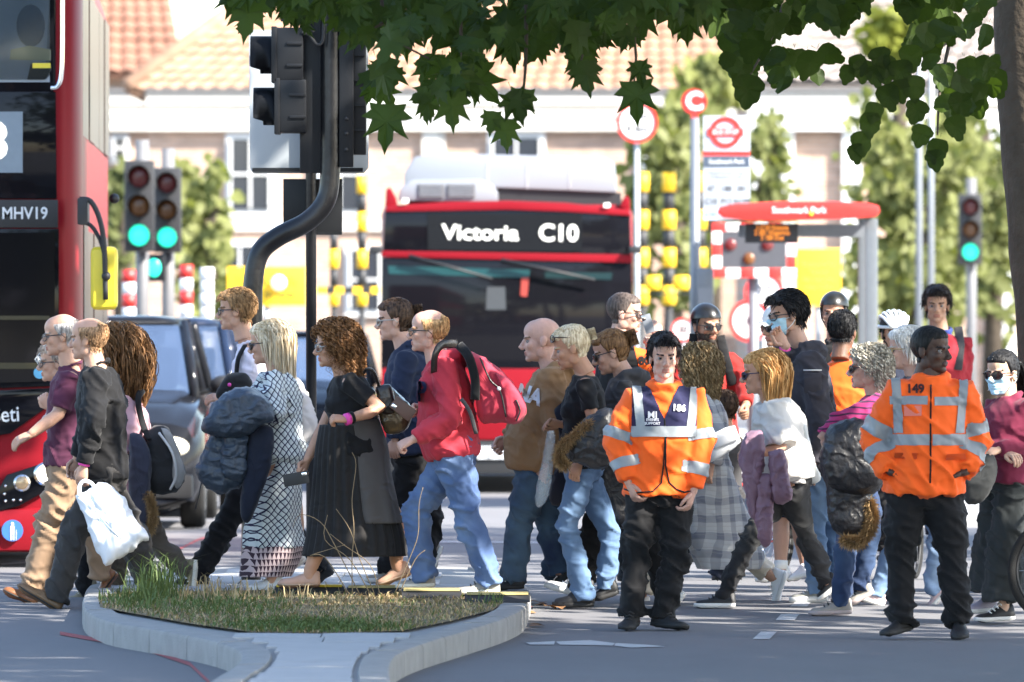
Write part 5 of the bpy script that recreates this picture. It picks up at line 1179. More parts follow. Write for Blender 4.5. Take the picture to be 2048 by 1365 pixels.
# ---- chequered signal panel
DC = 93.0
ch = root('tunnel_signal', (W(1510, 0, DC).x, DC, gz(DC)), 'dark three-lamp tunnel signal framed in red and white chequers', 'signal panel')
px_box('panel', 1444, 1572, 464, 536, DC, 0.12, mat('panel_slate', (0.06, 0.065, 0.075), 0.4), ch)
def chk(x0, x1, y0, y1, k): px_box('red_block' if k % 2 == 0 else 'white_block', x0, x1, y0, y1, DC, 0.10, SR if k % 2 == 0 else WSG, ch, 0.01, 0.004)
for k in range(6): chk(1424+k*28, 1452+k*28, 446, 463, k); chk(1424+k*28, 1452+k*28, 537, 556, k)
for k in range(3): chk(1424, 1443, 463.5+k*24.5, 488+k*24.5, k+1); chk(1573, 1592, 463.5+k*24.5, 488+k*24.5, k)
for x, y, m_ in ((1461, 490, LR), (1535, 490, LR), (1498, 518, LA)): bm = bmesh.new(); ball(bm, W(x, y, DC)+Vector((0, -0.01, 0)), (0.065, 0.03, 0.065)); ob('lamp', bm, m_, ch)
bm = bmesh.new(); tube(bm, [Vector((W(1508, 0, DC).x, DC+0.15, gz(DC))), W(1508, 540, DC)+Vector((0, 0.15, 0))], 0.06, 10); ob('post', bm, GREYP, ch)
# ---- barrier cones and works posts far left
for i, (px, y0, y1, d) in enumerate(((372, 530, 636, 100.0), (414, 536, 640, 101.0), (258, 540, 640, 99.0))):
    g = root('works_post', (W(px, 0, d).x, d, gz(d)), ['red and white works post right of the paired lights', 'pale works post in front of the shrubs on the left', 'red and white works post beside the yellow mirror'][i], 'barrier post', 'works posts on the left')
    for k in range(4):
        a = y0+(y1-y0)*k/4; bm = bmesh.new(); tube(bm, [W(px, a+(y1-y0)/4, d), W(px, a, d)], 0.075 if k % 2 else 0.08, 12); ob('red_band' if (k % 2 == 0 and i != 1) else 'white_band', bm, SR if (k % 2 == 0 and i != 1) else WSG, g)
    bm = bmesh.new(); c1 = W(px, y1, d); tube(bm, [Vector((c1.x, d, gz(d))), c1], 0.07, 10); ob('foot', bm, WSG, g)
for i, (px, y0, d) in enumerate(((1838, 150, 108.0), (1862, 260, 112.0))):
    g = root('lamp_post', (W(px, 0, d).x, d, 0.04), ['slim grey lamp column behind the white helmet, left one', 'slim grey lamp column behind the white helmet, right one'][i], 'lamp post'); bm = bmesh.new(); tube(bm, [Vector((W(px, 0, d).x, d, 0.04)), W(px, y0-300, d)], [0.05, 0.035], 10); ob('column', bm, GREYP, g)
    boxob('fitting', W(px, y0-300, d)+Vector((-0.35, 0, 0)), (0.7, 0.22, 0.12), GREYP, g, 0.03)
# ------------------------------------------------------------------ palette of cloth
BLACK = fabric('cloth_black', (0.0065, 0.0065, 0.0075)); CHAR = fabric('cloth_charcoal', (0.035, 0.033, 0.032)); DKGREY = fabric('cloth_dark_grey', (0.05, 0.049, 0.052))
NAVY = fabric('cloth_navy', (0.014, 0.022, 0.05)); NAVYD = fabric('cloth_ink', (0.010, 0.014, 0.028))
MAROON = fabric('cloth_plum', (0.075, 0.018, 0.042)); BEIGE = fabric('cloth_beige', (0.26, 0.17, 0.105)); TAUPE = fabric('cloth_taupe', (0.085, 0.068, 0.052))
REDH = fabric('cloth_red_hoodie', (0.46, 0.035, 0.055), 0.12, 0.3); REDT = fabric('cloth_red_jersey', (0.30, 0.015, 0.012)); REDJ = fabric('cloth_red_jacket', (0.30, 0.02, 0.03))
TAN = fabric('cloth_tan', (0.27, 0.155, 0.075)); WHITEC = fabric('cloth_white', (0.70, 0.70, 0.68)); CREAM = fabric('cloth_cream', (0.62, 0.56, 0.46))
HIVIS = fabric('cloth_orange_hi_vis', (0.93, 0.125, 0.012), 0.06, 0.35, 9.0, 0.7); LILAC = fabric('cloth_lilac', (0.21, 0.125, 0.17)); WINE = fabric('cloth_wine', (0.15, 0.016, 0.042))
JEAN = denim('denim_mid', (0.045, 0.085, 0.20), (0.17, 0.25, 0.40)); JEAND = denim('denim_dark', (0.018, 0.032, 0.07), (0.10, 0.17, 0.23)); JEANL = denim('denim_light', (0.11, 0.19, 0.33), (0.28, 0.38, 0.52)); JEANB = denim('denim_black', (0.014, 0.014, 0.017), (0.05, 0.05, 0.048))
PINKST = pattern('knit_pink_striped', 'stripe', (0.34, 0.03, 0.13), (0.06, 0.015, 0.05), 26.0); PALEST = pattern('jersey_pale_striped', 'stripe', (0.56, 0.44, 0.44), (0.34, 0.2, 0.22), 60.0)
PLAID = pattern('wool_plaid', 'plaid', (0.50, 0.50, 0.50), (0.19, 0.20, 0.24), 9.0, (0.36, 0.33, 0.32)); DIAM = pattern('print_scales', 'diamond', (0.66, 0.70, 0.70), (0.014, 0.013, 0.05), 22.0, (0.30, 0.37, 0.38)); TRIS = pattern('print_triangles', 'triangles', (0.46, 0.36, 0.36), (0.035, 0.018, 0.03), 26.0)
REFLECT = mat('reflective_tape', (0.25, 0.275, 0.295), 0.45, 0.0, 0.5, 0.06, 40); LEATHERB = mat('leather_black', (0.016, 0.014, 0.013), 0.32, 0, 0.5, 0.2, 20, 0.3, 25); LEATHERBR = mat('leather_brown', (0.20, 0.075, 0.025), 0.4, 0, 0.5, 0.2)
SW = mat('shoe_white', (0.72, 0.72, 0.72), 0.6); SOLEW = mat('sole_white', (0.66, 0.65, 0.62), 0.6); SB = mat('shoe_black', (0.014, 0.014, 0.015), 0.6); SOLEB = mat('sole_black', (0.018, 0.018, 0.018), 0.7)
SG = mat('shoe_stone', (0.28, 0.26, 0.23), 0.7, 0, 0.4, 0.35, 26); SP = mat('shoe_pink', (0.66, 0.50, 0.50), 0.7); SK = mat('shoe_khaki', (0.20, 0.17, 0.11), 0.7, 0, 0.4, 0.25); SLV = mat('shoe_lavender', (0.36, 0.32, 0.38), 0.7); PINKB = mat('wristband_pink', (0.75, 0.06, 0.36), 0.5)
SCREAM = mat('shoe_cream', (0.6, 0.57, 0.48), 0.7); SNUDE = mat('shoe_nude', (0.45, 0.27, 0.19), 0.6)
FUR = hairmat('fur_tan', (0.26, 0.16, 0.07), (0.5, 0.34, 0.17)); PLASTIC = mat('plastic_white', (0.74, 0.77, 0.82), 0.35, 0, 0.5, 0.05, 10, 0.4, 8); INK = mat('print_blue_grey', (0.33, 0.42, 0.52), 0.6)
LACEW = mat('lace_white', (0.7, 0.7, 0.7)); LACEB = mat('lace_black', (0.02, 0.02, 0.02))
GREYH = (0.32, 0.29, 0.26); BROWN = (0.07, 0.035, 0.016); DARKB = (0.028, 0.016, 0.010); JET = (0.006, 0.006, 0.007); BLONDE = (0.52, 0.38, 0.20); GINGER = (0.42, 0.20, 0.055)
def band(q, wrist, elbow, t, m, name='wristband', r=0.036, w=0.022):
    c = wrist.lerp(elbow, t); ax = (elbow-wrist).normalized(); bm = bmesh.new(); tube(bm, [c-ax*w*0.5, c+ax*w*0.5], r, 14); return ob(name, bm, m, q.root)
def strapline(q, pts, m, r=0.02, flat=0.3, name='strap', p=None, hint=None):
    bm = bmesh.new(); tube(bm, spline(pts, 5), r, 8, False, flat, hint); return ob(name, bm, m, p or q.root)
# 1 --- man in plum shirt
q1 = person('man in plum short-sleeved shirt and beige trousers reaching his arm out, leftmost walker', 53.0, -88, (122, 672, -88, 6), (142, 738), (135, 930),
  [(120, 828, -0.22), (66, 868, -0.26), (20, 890, -0.26)], [(160, 840, 0.2), (150, 900, 0.2)],
  [(100, 1050, -0.08), (72, 1212, -0.09), (6, 1182)], [(190, 1060, 0.1), (235, 1150, 0.1), (200, 1195)],
  hair=dict(style='balding', c=GREYH, th=0.008), top=dict(m=MAROON, sleeve=0.42, collar=0.03, fit=0.02, r=(0.066, 0.06, 0.05)), bot=dict(m=BEIGE, r=(0.1, 0.086, 0.076), fold=0.014), shoes=dict(u=LEATHERBR, s=SOLEB, k='flat'), fat=1.05, seed=1, curl=0.35)
glasses(q1.root, q1.MH, False)
# 2 --- woman behind, pale striped top
q2 = person('woman in pale striped top and khaki boots, half hidden behind the plum-shirted man', 53.9, -90, (112, 726, -88, 4), (130, 775), (140, 940),
  [(118, 850, -0.18), (104, 815, -0.22), (90, 795, -0.22)], [(150, 860, 0.18), (130, 900, 0.18)],
  [(165, 1060, -0.06), (193, 1214, -0.06), (126, 1212)], [(200, 1060, 0.1), (250, 1160, 0.1), (215, 1190)],
  hair=dict(style='short', c=(0.3, 0.24, 0.19), th=0.016), top=dict(m=PALEST, sleeve=1.0, fit=0.012), bot=dict(m=BLACK, r=(0.085, 0.062, 0.05)), shoes=dict(u=SK, s=SOLEW, k='boot', l=LACEW), fem=True, seed=2, hs=1.0, curl=0.9)
glasses(q2.root, q2.MH, False)
# 3 --- man in black shirt
q3 = person('man in black long-sleeved shirt and charcoal trousers walking past the red bus', 52.2, -92, (176, 680, -108, 2), (196, 735), (208, 955),
  [(190, 850, -0.30), (172, 930, -0.28), (163, 985, -0.28)], [(170, 850, 0.2), (150, 920, 0.2)],
  [(152, 1062, -0.08), (119, 1224, -0.08), (34, 1172)], [(262, 1068, 0.1), (322, 1160, 0.1), (275, 1198)],
  hair=dict(style='balding', c=(0.24, 0.14, 0.07), th=0.012), top=dict(m=BLACK, sleeve=0.97, collar=0.034, fit=0.03, hem=-0.03, r=(0.075, 0.068, 0.052), fold=0.014), bot=dict(m=CHAR, r=(0.102, 0.088, 0.08), fold=0.014), shoes=dict(u=mat('leather_tan_brown', (0.16, 0.09, 0.04), 0.45), s=SOLEB, k='flat'), fat=1.06, seed=3)
band(q3, q3.arms[1][2], q3.arms[1][1], 0.05, PINKB)
# 4 --- girl with long curly hair and backpack
q4 = person('girl with long wavy brown hair seen behind the man in the black shirt', 53.6, -92, (228, 728, -95, 0), (250, 782), (272, 985),
  [(262, 870, -0.2), (235, 930, -0.2), None], [(250, 870, 0.2), (225, 930, 0.2), None],
  [(322, 1092, -0.08), (399, 1120, -0.08), (393, 1190)], [(240, 1085, 0.1), (252, 1192, 0.1), (186, 1194)],
  hair=dict(style='curly', c=BROWN, c2=(0.30, 0.15, 0.06), len=0.78, curl=0.014, vol=0.002, n=170, th=0.010), top=dict(m=fabric('cloth_pale_pink', (0.5, 0.3, 0.33)), sleeve=1.0), bot=dict(m=TAUPE, r=(0.09, 0.068, 0.06), fold=0.012), shoes=dict(u=SK, s=SCREAM, k='trainer', l=LACEW), fem=True, seed=4)
# 5 --- young man with glasses
q5 = person('young man with short fair hair, glasses and white shirt under the bent pole', 53.9, -92, (472, 622, -97, 2), (500, 692), (512, 935),
  [(500, 810, -0.2), (455, 800, -0.22), None], [(520, 810, 0.2), (500, 880, 0.2), None],
  [(452, 1052, -0.08), (418, 1172, -0.08), (350, 1170)], [(578, 1058, 0.1), (668, 1146, 0.1), (622, 1174)],
  hair=dict(style='short', c=(0.20, 0.115, 0.05), th=0.017), top=dict(m=fabric('cloth_shirt_lilac_white', (0.66, 0.62, 0.70)), sleeve=1.0, collar=0.03, fit=0.02), bot=dict(m=BLACK, r=(0.098, 0.08, 0.072), fold=0.012), shoes=dict(u=SB, s=SOLEB, k='flat'), seed=5)
glasses(q5.root, q5.MH, False)
strapline(q5, [q5.PX(492, 690, -0.17), q5.PX(478, 720, -0.22), q5.PX(474, 770, -0.2)], BLACK)
# 6 --- blonde woman in patterned dress
q6 = person('blonde woman in long blue and white scale-patterned dress', 52.9, -95, (535, 688, -104, 8), (552, 742), (562, 915),
  [(548, 822, -0.24), (505, 838, -0.28), None], [(590, 830, 0.22), (560, 900, 0.2), None],
  [(548, 1040, -0.06), (566, 1182, -0.06), (494, 1184)], [(590, 1050, 0.1), (615, 1125, 0.1), (560, 1160)],
  hair=dict(style='long', c=(0.62, 0.47, 0.28), c2=(0.85, 0.74, 0.55), len=0.27, vol=0.016, n=190, curl=0.0), top=dict(m=DIAM, sleeve=0.52, fit=0.035, hem=-0.1, r=(0.075, 0.085, 0.085), flare=1.35, name='dress_top', fold=0.014), shoes=dict(u=SW, s=SOLEW, k='trainer', l=LACEW), fem=True, fat=1.1, seed=6)
glasses(q6.root, q6.MH, True)
def skirt(q, prof, m, name, th=0.75, amp=0.016, pleats=0, vox=0.0125, p=None, seed=0.0, cut=None):
    """cloth hanging from the waist: (x0, x1, y) rows of its outline, rounded in depth"""
    bm = bmesh.new(); rings = []; n = 40 if not pleats else 120
    for x0, x1, y in prof:
        a, b = q.PX(x0, y), q.PX(x1, y); c = (a+b)/2; ru = (b-a).length/2; rv = max(0.19, min(ru*th, 0.26))
        r = ering(c, Vector((1, 0, 0)), Vector((0, 1, 0)), ru, rv, n, 2.2)
        rings.append(r)
    # smooth in between
    full = []
    for i in range(n):
        full.append(spline([r[i] for r in rings], 6))
    R2 = [[full[i][k] for i in range(n)] for k in range(len(full[0]))]
    K = len(R2)
    for k, r in enumerate(R2):
        c = sum(r, Vector())/n; t = k/K
        for i, v in enumerate(r):
            if pleats: a = amp*min(1, t*2+0.3)*math.cos(i/n*2*math.pi*pleats)
            else: a = amp*t*(math.sin(i/n*2*math.pi*7+seed+t*2)*0.7+0.8*noise.noise(Vector((i/n*20+seed, t*3, seed))))
            r[i] = v+(v-c).normalized()*a
    loft(bm, R2); fixn(bm); return ob(name, bm, m, p or q.root)
sk6 = skirt(q6, [(535, 596, 900), (530, 600, 935), (512, 602, 990), (492, 600, 1045), (486, 612, 1095)], DIAM, 'dress_skirt', seed=1)
skirt(q6, [(486, 612, 1092), (482, 600, 1120), (481, 580, 1153)], TRIS, 'dress_border', p=sk6, seed=1.5, amp=0.012)
bm = bmesh.new(); tube(bm, [q6.PX(566, 898), q6.PX(566, 914)], [0.135, 0.135], 20); ob('belt', bm, NAVYD, q6.root)
# loose kimono sleeve on the far side, floral print coloured pale for the sun on it
bm = pillow([(580, 742), (606, 770), (628, 822), (636, 862), (612, 890), (588, 900), (576, 850), (570, 790)], 52.95, 0.09, amp=0.02, seed=3); ob('dress_back', bm, fabric('print_floral_sunlit', (0.62, 0.58, 0.56)), q6.root)
# 7 --- curly woman in black
q7 = person('woman with curly brown hair in black top and long pleated dark skirt', 52.0, -85, (668, 694, -78, 4), (694, 748), (712, 905),
  [(764, 818, -0.2), (694, 838, -0.3), (640, 832, -0.32)], [(648, 850, 0.15), (612, 925, 0.1), (594, 960, 0.06)],
  [(660, 1040, -0.05), (640, 1172, -0.05), (555, 1172)], [(790, 1040, 0.1), (822, 1150, 0.1), (752, 1175)],
  skinc=(0.46, 0.25, 0.16), hair=dict(style='curly', c=(0.085, 0.038, 0.016), c2=(0.34, 0.17, 0.07), len=0.27, curl=0.018, vol=0.034, n=230, spread=1.1), top=dict(m=BLACK, sleeve=0.33, fit=0.016, hem=-0.05, bust=1.1), shoes=dict(u=SNUDE, s=mat('sole_tan', (0.4, 0.28, 0.2)), k='flat'), fem=True, fat=1.12, seed=7, curl=1.0)
glasses(q7.root, q7.MH, False, (0.4, 0.38, 0.36))
band(q7, q7.arms[1][2], q7.arms[1][1], 0.04, PINKB, w=0.03); band(q7, q7.arms[1][2], q7.arms[1][1], 0.17, BLACK, 'bracelet', w=0.014, r=0.038)
sk7 = skirt(q7, [(640, 755, 850), (632, 772, 900), (628, 780, 960), (622, 792, 1020), (615, 806, 1070), (606, 812, 1112)], fabric('pleat_black', (0.016, 0.015, 0.015)), 'pleated_skirt', pleats=26, amp=0.010)
skirt(q7, [(664, 758, 838), (668, 776, 895), (680, 782, 950), (692, 794, 1005), (700, 804, 1046)], fabric('cloth_grey_warm', (0.075, 0.069, 0.066)), 'cardigan', th=1.0, seed=6, amp=0.014)
# 8 --- navy hoodie woman
q8 = person('woman with dark tied-back hair and sunglasses in navy hoodie, behind the red hoodie man', 53.4, -92, (790, 642, -95, 4), (815, 698), (828, 905),
  [(795, 815, -0.22), (790, 880, -0.2), (786, 930, -0.2)], [(830, 815, 0.2), (810, 880, 0.2), None],
  [(800, 1035, -0.06), (802, 1164, -0.06), (728, 1166)], [(862, 1040, 0.1), (889, 1096, 0.1), (866, 1152)],
  skinc=(0.54, 0.32, 0.24), hair=dict(style='bun', c=DARKB, c2=(0.11, 0.065, 0.04), th=0.013, vol=0.022), top=dict(m=NAVY, sleeve=0.97, hood=True, fit=0.03, r=(0.078, 0.07, 0.055)), bot=dict(m=BLACK, r=(0.1, 0.08, 0.07)), shoes=dict(u=SG, s=SOLEW, l=LACEW), fem=True, fat=1.15, seed=8)
glasses(q8.root, q8.MH, True, (0.45, 0.42, 0.38))
# 9 --- red hoodie man
q9 = person('balding man in red hoodie and blue jeans leaning into his stride', 51.7, -88, (856, 664, -92, 0), (884, 718), (908, 905),
  [(905, 836, -0.27), (826, 878, -0.3), (798, 892, -0.3)], [(880, 830, 0.18), (850, 820, 0.08), (825, 815, 0.05)],
  [(936, 1035, -0.09), (1000, 1188, -0.09), (908, 1190)], [(832, 1026, 0.1), (870, 1178, 0.1), (790, 1180)],
  skinc=(0.56, 0.33, 0.25), hair=dict(style='balding', c=(0.34, 0.20, 0.09), th=0.010), top=dict(m=REDH, sleeve=0.97, hood=True, fit=0.03, hem=-0.06, belly=0.05, r=(0.082, 0.074, 0.052), fold=0.013), bot=dict(m=JEAN, r=(0.104, 0.083, 0.072), fold=0.014), shoes=dict(u=SG, s=SCREAM, l=LACEB), fat=1.12, seed=9, curl=1.1)
glasses(q9.root, q9.MH, False)
q9.letter = letters('chest_letter', 'P', 0.16, W(843, 785, 51.7)+Vector((0, -0.3, 0)), mat('print_navy', (0.03, 0.035, 0.09)), q9.root, 0.006, 0.7, onto=bvh(q9.top.data))
# 10 --- bald man tan hoodie
q10 = person('bald man in tan hoodie and dark jeans in front of the single-deck bus', 52.6, -92, (1082, 682, -90, 4), (1108, 738), (1075, 935),
  [(1115, 855, -0.22), (1090, 930, -0.2), None], [(1052, 850, 0.16), (1012, 878, 0.12), (984, 908, 0.1)],
  [(1040, 1045, -0.05), (1048, 1180, -0.05), (988, 1180)], [(1100, 1050, 0.12), (1150, 1150, 0.12), (1110, 1180)],
  skinc=(0.55, 0.33, 0.26), hair=dict(style='bald', c=(0.2, 0.12, 0.07)), top=dict(m=TAN, sleeve=0.97, hood=True, fit=0.035, hem=-0.05, belly=0.07, r=(0.085, 0.078, 0.055), fold=0.013), bot=dict(m=JEAND, r=(0.108, 0.088, 0.076), fold=0.014), shoes=dict(u=SB, s=SOLEB, l=LACEW), fat=1.15, seed=10, hs=1.1, curl=0.8)
letters('chest_letters', 'NA', 0.13, W(1058, 790, 52.6)+Vector((0, -0.4, 0)), mat('print_white', (0.62, 0.62, 0.66)), q10.root, 0.006, 0.8, 0, R(18), onto=bvh(q10.top.data))
# 11 --- blonde in black tee
q11 = person('blonde woman in black T-shirt with sunglasses pushed up into her hair', 52.1, -92, (1142, 697, -92, 16), (1172, 748), (1165, 935),
  [(1188, 852, -0.2), (1158, 925, -0.24), (1140, 968, -0.24)], [(1150, 850, 0.18), (1122, 850, 0.12), (1104, 846, 0.1)],
  [(1135, 1050, -0.05), (1188, 1216, -0.02), (1104, 1216)], [(1222, 1075, 0.12), (1240, 1192, 0.12), (1190, 1208)],
  skinc=(0.44, 0.24, 0.15), hair=dict(style='bun', c=(0.56, 0.43, 0.26), c2=(0.8, 0.7, 0.5), th=0.014, vol=0.017), top=dict(m=BLACK, sleeve=0.32, fit=0.012, hem=-0.02), bot=dict(m=JEANL if False else denim('denim_soft', (0.075, 0.135, 0.24), (0.16, 0.25, 0.38)), r=(0.088, 0.068, 0.06)), shoes=dict(u=SB, s=SOLEB, k='boot'), fem=True, seed=11)
glasses(q11.root, q11.MH @ Matrix.Translation((-0.005, 0, 0.055)) @ Matrix.Rotation(R(-16), 4, 'Y'), True, (0.03, 0.012, 0.008))
# 12 --- girl with brown bun
q12 = person('girl with brown hair in a low bun and sunglasses, in black jacket and white trainers', 52.6, -92, (1222, 706, -92, 18), (1250, 755), (1245, 935),
  [(1262, 860, -0.2), (1240, 940, -0.2), None], [(1240, 850, 0.18), (1220, 920, 0.18), None],
  [(1185, 1065, -0.05), (1176, 1202, -0.05), (1086, 1176)], [(1300, 1080, 0.12), (1376, 1192, 0.12), (1346, 1228)],
  skinc=(0.5, 0.3, 0.22), hair=dict(style='bun', c=(0.10, 0.05, 0.022), c2=(0.26, 0.14, 0.06), th=0.015, vol=0.026), top=dict(m=DKGREY, sleeve=0.97, hood=True, fit=0.025, hem=-0.12), bot=dict(m=BLACK, r=(0.1, 0.085, 0.08)), shoes=dict(u=SW, s=SOLEW, k='chunky', l=LACEW), fem=True, seed=12)
glasses(q12.root, q12.MH, True)
# 13 --- marshal with phone, behind
q13 = person('steward in black and orange jacket with glasses talking into a phone, behind the crowd', 55.5, 95, (1250, 628, 82, 4), (1236, 690), (1245, 930),
  [(1300, 770, 0.15), (1300, 700, 0.0), None], [(1338, 735, -0.12), (1318, 672, -0.16), (1298, 640, -0.16)],
  [(1250, 1060), (1235, 1165), (1310, 1165)], [(1260, 1060, -0.1), (1260, 1165, -0.1), (1330, 1165)],
  skinc=(0.5, 0.31, 0.24), hair=dict(style='short', c=(0.06, 0.045, 0.038), th=0.007), top=dict(m=HIVIS, name='jacket', sleeve=0.72, collar=0.05, fit=0.035, r=(0.085, 0.075, 0.06)), bot=dict(m=BLACK), shoes=dict(u=SB, s=SOLEB), fat=1.1, seed=13, curl=0.9)
glasses(q13.root, q13.MH, False)
me = q13.top.data; zc = W(1240, 742, 55.5).z
ob('black_yoke', patch(me, [(W(1268, 700, 55.5), (1, 0, 0.25))], lambda c, n: (c-W(1268, 700, 55.5)).dot(Vector((1, 0, 0.25))) < 0 or c.z > W(0, 688, 55.5).z, 0.005), BLACK, q13.root)
letters('number', '80', 0.075, W(1287, 722, 55.5)+Vector((0, -0.4, 0)), BLACK, q13.root, 0.003, onto=bvh(me))
# 14 --- marshal 186
def hivis(q, cuts):
    """reflective bands: ('h', y0, y1, x0, x1) across the chest, ('v', x0, x1, y0, y1) braces, ('arm', side, upper/lower, t0, t1)"""
    me = q.top.data; A = q.arms
    for c in cuts:
        if c[0] == 'arm':
            sh, e, w_, tip = A[c[1]]; a, b = (sh, e) if c[2] == 'u' else (e, w_); ax = (b-a).normalized(); p0 = a.lerp(b, c[3]); p1 = a.lerp(b, c[4])
            o2 = A[-c[1]][1]
            bm = patch(me, [(p0, ax), (p1, ax)], lambda cc, n, p0=p0, p1=p1, ax=ax, a=a: (cc-p0).dot(ax) > 0 and (cc-p1).dot(ax) < 0 and ((cc-p0)-ax*((cc-p0).dot(ax))).length < 0.108, 0.004)
        elif c[0] == 'h':
            z0, z1 = q.PX(0, c[2]).z, q.PX(0, c[1]).z; xa, xb = q.PX(c[3], 0).x, q.PX(c[4], 0).x; tilt = c[5] if len(c) > 5 else 0
            xm = (xa+xb)/2
            n0 = Vector((tilt, 0, 1)); P0 = Vector((xm, q.d, z0)); P1 = Vector((xm, q.d, z1))
            bm = patch(me, [(P0, n0), (P1, n0), (Vector((xa, 0, 0)), (1, 0, 0)), (Vector((xb, 0, 0)), (1, 0, 0))], lambda cc, n, P0=P0, P1=P1, n0=n0, xa=xa, xb=xb: (cc-P0).dot(n0) > 0 and (cc-P1).dot(n0) < 0 and xa < cc.x < xb and n.y < 0.2, 0.004)
        else:
            xa, xb = q.PX(c[1], 0).x, q.PX(c[2], 0).x; z0, z1 = q.PX(0, c[4]).z, q.PX(0, c[3]).z; k = c[5] if len(c) > 5 else 0.0
            n0 = Vector((1, 0, k)); P0 = Vector((xa, 0, z0)); P1 = Vector((xb, 0, z0))
            bm = patch(me, [(P0, n0), (P1, n0), (Vector((0, 0, z0)), (0, 0, 1)), (Vector((0, 0, z1)), (0, 0, 1))], lambda cc, n, P0=P0, P1=P1, n0=n0, z0=z0, z1=z1: (cc-P0).dot(n0) > 0 and (cc-P1).dot(n0) < 0 and z0 < cc.z < z1 and n.y < 0.45, 0.0055)
        ob('reflective_stripe', bm, REFLECT, q.top)
q14 = person('steward numbered 186 in orange jacket and navy vest standing facing the camera', 49.9, 3, (1328, 716, 6, 3), (1330, 782), (1317, 985),
  [(1402, 885, -0.03), (1385, 985, -0.08), (1368, 1040, -0.1)], [(1236, 885, -0.03), (1258, 968, -0.1), (1276, 1012, -0.12)],
  [(1352, 1112, -0.03), (1306, 1256, 0.0), (1372, 1258)], [(1272, 1112, -0.03), (1268, 1250, 0.02), (1248, 1260)],
  skinc=(0.52, 0.31, 0.24), hair=dict(style='short', c=(0.012, 0.010, 0.011), th=0.020), top=dict(m=HIVIS, name='jacket', sleeve=0.96, collar=0.068, cw=1.12, fit=0.045, hem=-0.03, r=(0.092, 0.084, 0.062), fold=0.012), bot=dict(m=BLACK, r=(0.1, 0.079, 0.078), fold=0.016), shoes=dict(u=SB, s=SOLEB, k='trainer', l=LACEB), fat=1.02, seed=14, hs=1.06, jaw=0.95, curl=0.6)
hivis(q14, [('arm', 1, 'u', 0.72, 0.96), ('arm', -1, 'u', 0.72, 0.96), ('arm', 1, 'l', 0.42, 0.66), ('arm', -1, 'l', 0.42, 0.66)])
me = q14.top.data; PX = q14.PX
vx0, vx1, vz1 = PX(1264, 0).x, PX(1393, 0).x, PX(0, 873).z
cL = PX(1328, 838); nL = Vector((1, 0, 0.48)); nR = Vector((-1, 0, 0.42))
def invest(c, n):
    return n.y < 0.75 and vx0 < c.x < vx1 and c.z > vz1 and not ((c-cL).dot(nL) > 0 and (c-cL).dot(nR) > 0 and c.z > cL.z) and c.z < PX(0, 772).z
vest = ob('vest', patch(me, [(Vector((vx0, 0, 0)), (1, 0, 0)), (Vector((vx1, 0, 0)), (1, 0, 0)), (Vector((0, 0, vz1)), (0, 0, 1)), (cL, nL), (cL, nR), (PX(0, 772), (0, 0, 1))], invest, 0.007), fabric('cloth_vest_navy', (0.014, 0.014, 0.05)), q14.root)
vm = vest.data; vb = bvh(vm)
for (x0, x1, k) in ((1272, 1290, 0.10), (1372, 1390, -0.12)):
    a, b = PX(x0, 0).x, PX(x1, 0).x; z0 = PX(0, 852).z; P0, P1 = Vector((a, 0, z0)), Vector((b, 0, z0)); n0 = Vector((1, 0, k))
    ob('reflective_stripe', patch(vm, [(P0, n0), (P1, n0), (Vector((0, 0, z0)), (0, 0, 1))], lambda c, n: (c-P0).dot(n0) > 0 and (c-P1).dot(n0) < 0 and c.z > z0, 0.004), REFLECT, vest)
za, zb = PX(0, 871).z, PX(0, 852).z
ob('reflective_stripe', patch(vm, [(Vector((0, 0, zb)), (0, 0, 1))], lambda c, n: c.z < zb, 0.005), REFLECT, vest)
LW = mat('print_white', (0.62, 0.62, 0.66))
letters('number', '186', 0.052, PX(1357, 816)+Vector((0, -0.4, 0)), LW, vest, 0.0022, 1.0, 0, R(4), onto=vb)
letters('lettering', 'MJ', 0.055, PX(1304, 830)+Vector((0, -0.4, 0)), LW, vest, 0.001, onto=vb)
letters('lettering', 'EVENTS\nSUPPORT', 0.021, PX(1304, 843)+Vector((0, -0.4, 0)), LW, vest, 0.0006, onto=vb)
bm = bmesh.new(); tv = [PX(x, y, -1) for x, y in ((1330, 872), (1327, 905), (1326, 925), (1322, 960), (1316, 980))]
jb = bvh(me)
def on(j, p, lift=0.006):
    h = j.ray_cast(Vector((p.x, p.y-1.5, p.z)), Vector((0, 1, 0))); return (h[0] if h[0] is not None else p)+Vector((0, -lift, 0))
def piping(q, j, pts, m, r=0.005, name='piping', p=None, lift=0.004):
    bm = bmesh.new(); P = [q.PX(a+(b-a)*t, c+(e-c)*t) for (a, c), (b, e) in zip(pts, pts[1:]) for t in (0, 0.25, 0.5, 0.75)]+[q.PX(*pts[-1])]
    tube(bm, [on(j, v, lift) for v in P], r, 6); return ob(name, bm, m, p or q.root)
piping(q14, jb, [(1330, 872), (1326, 930), (1322, 965), (1305, 982), (1270, 985), (1248, 978)], BLACK)
piping(q14, jb, [(1331, 872), (1330, 930), (1338, 965), (1352, 978), (1368, 984), (1388, 980)], BLACK)
piping(q14, jb, [(1328, 836), (1329, 855), (1330, 874)], BLACK, 0.006)
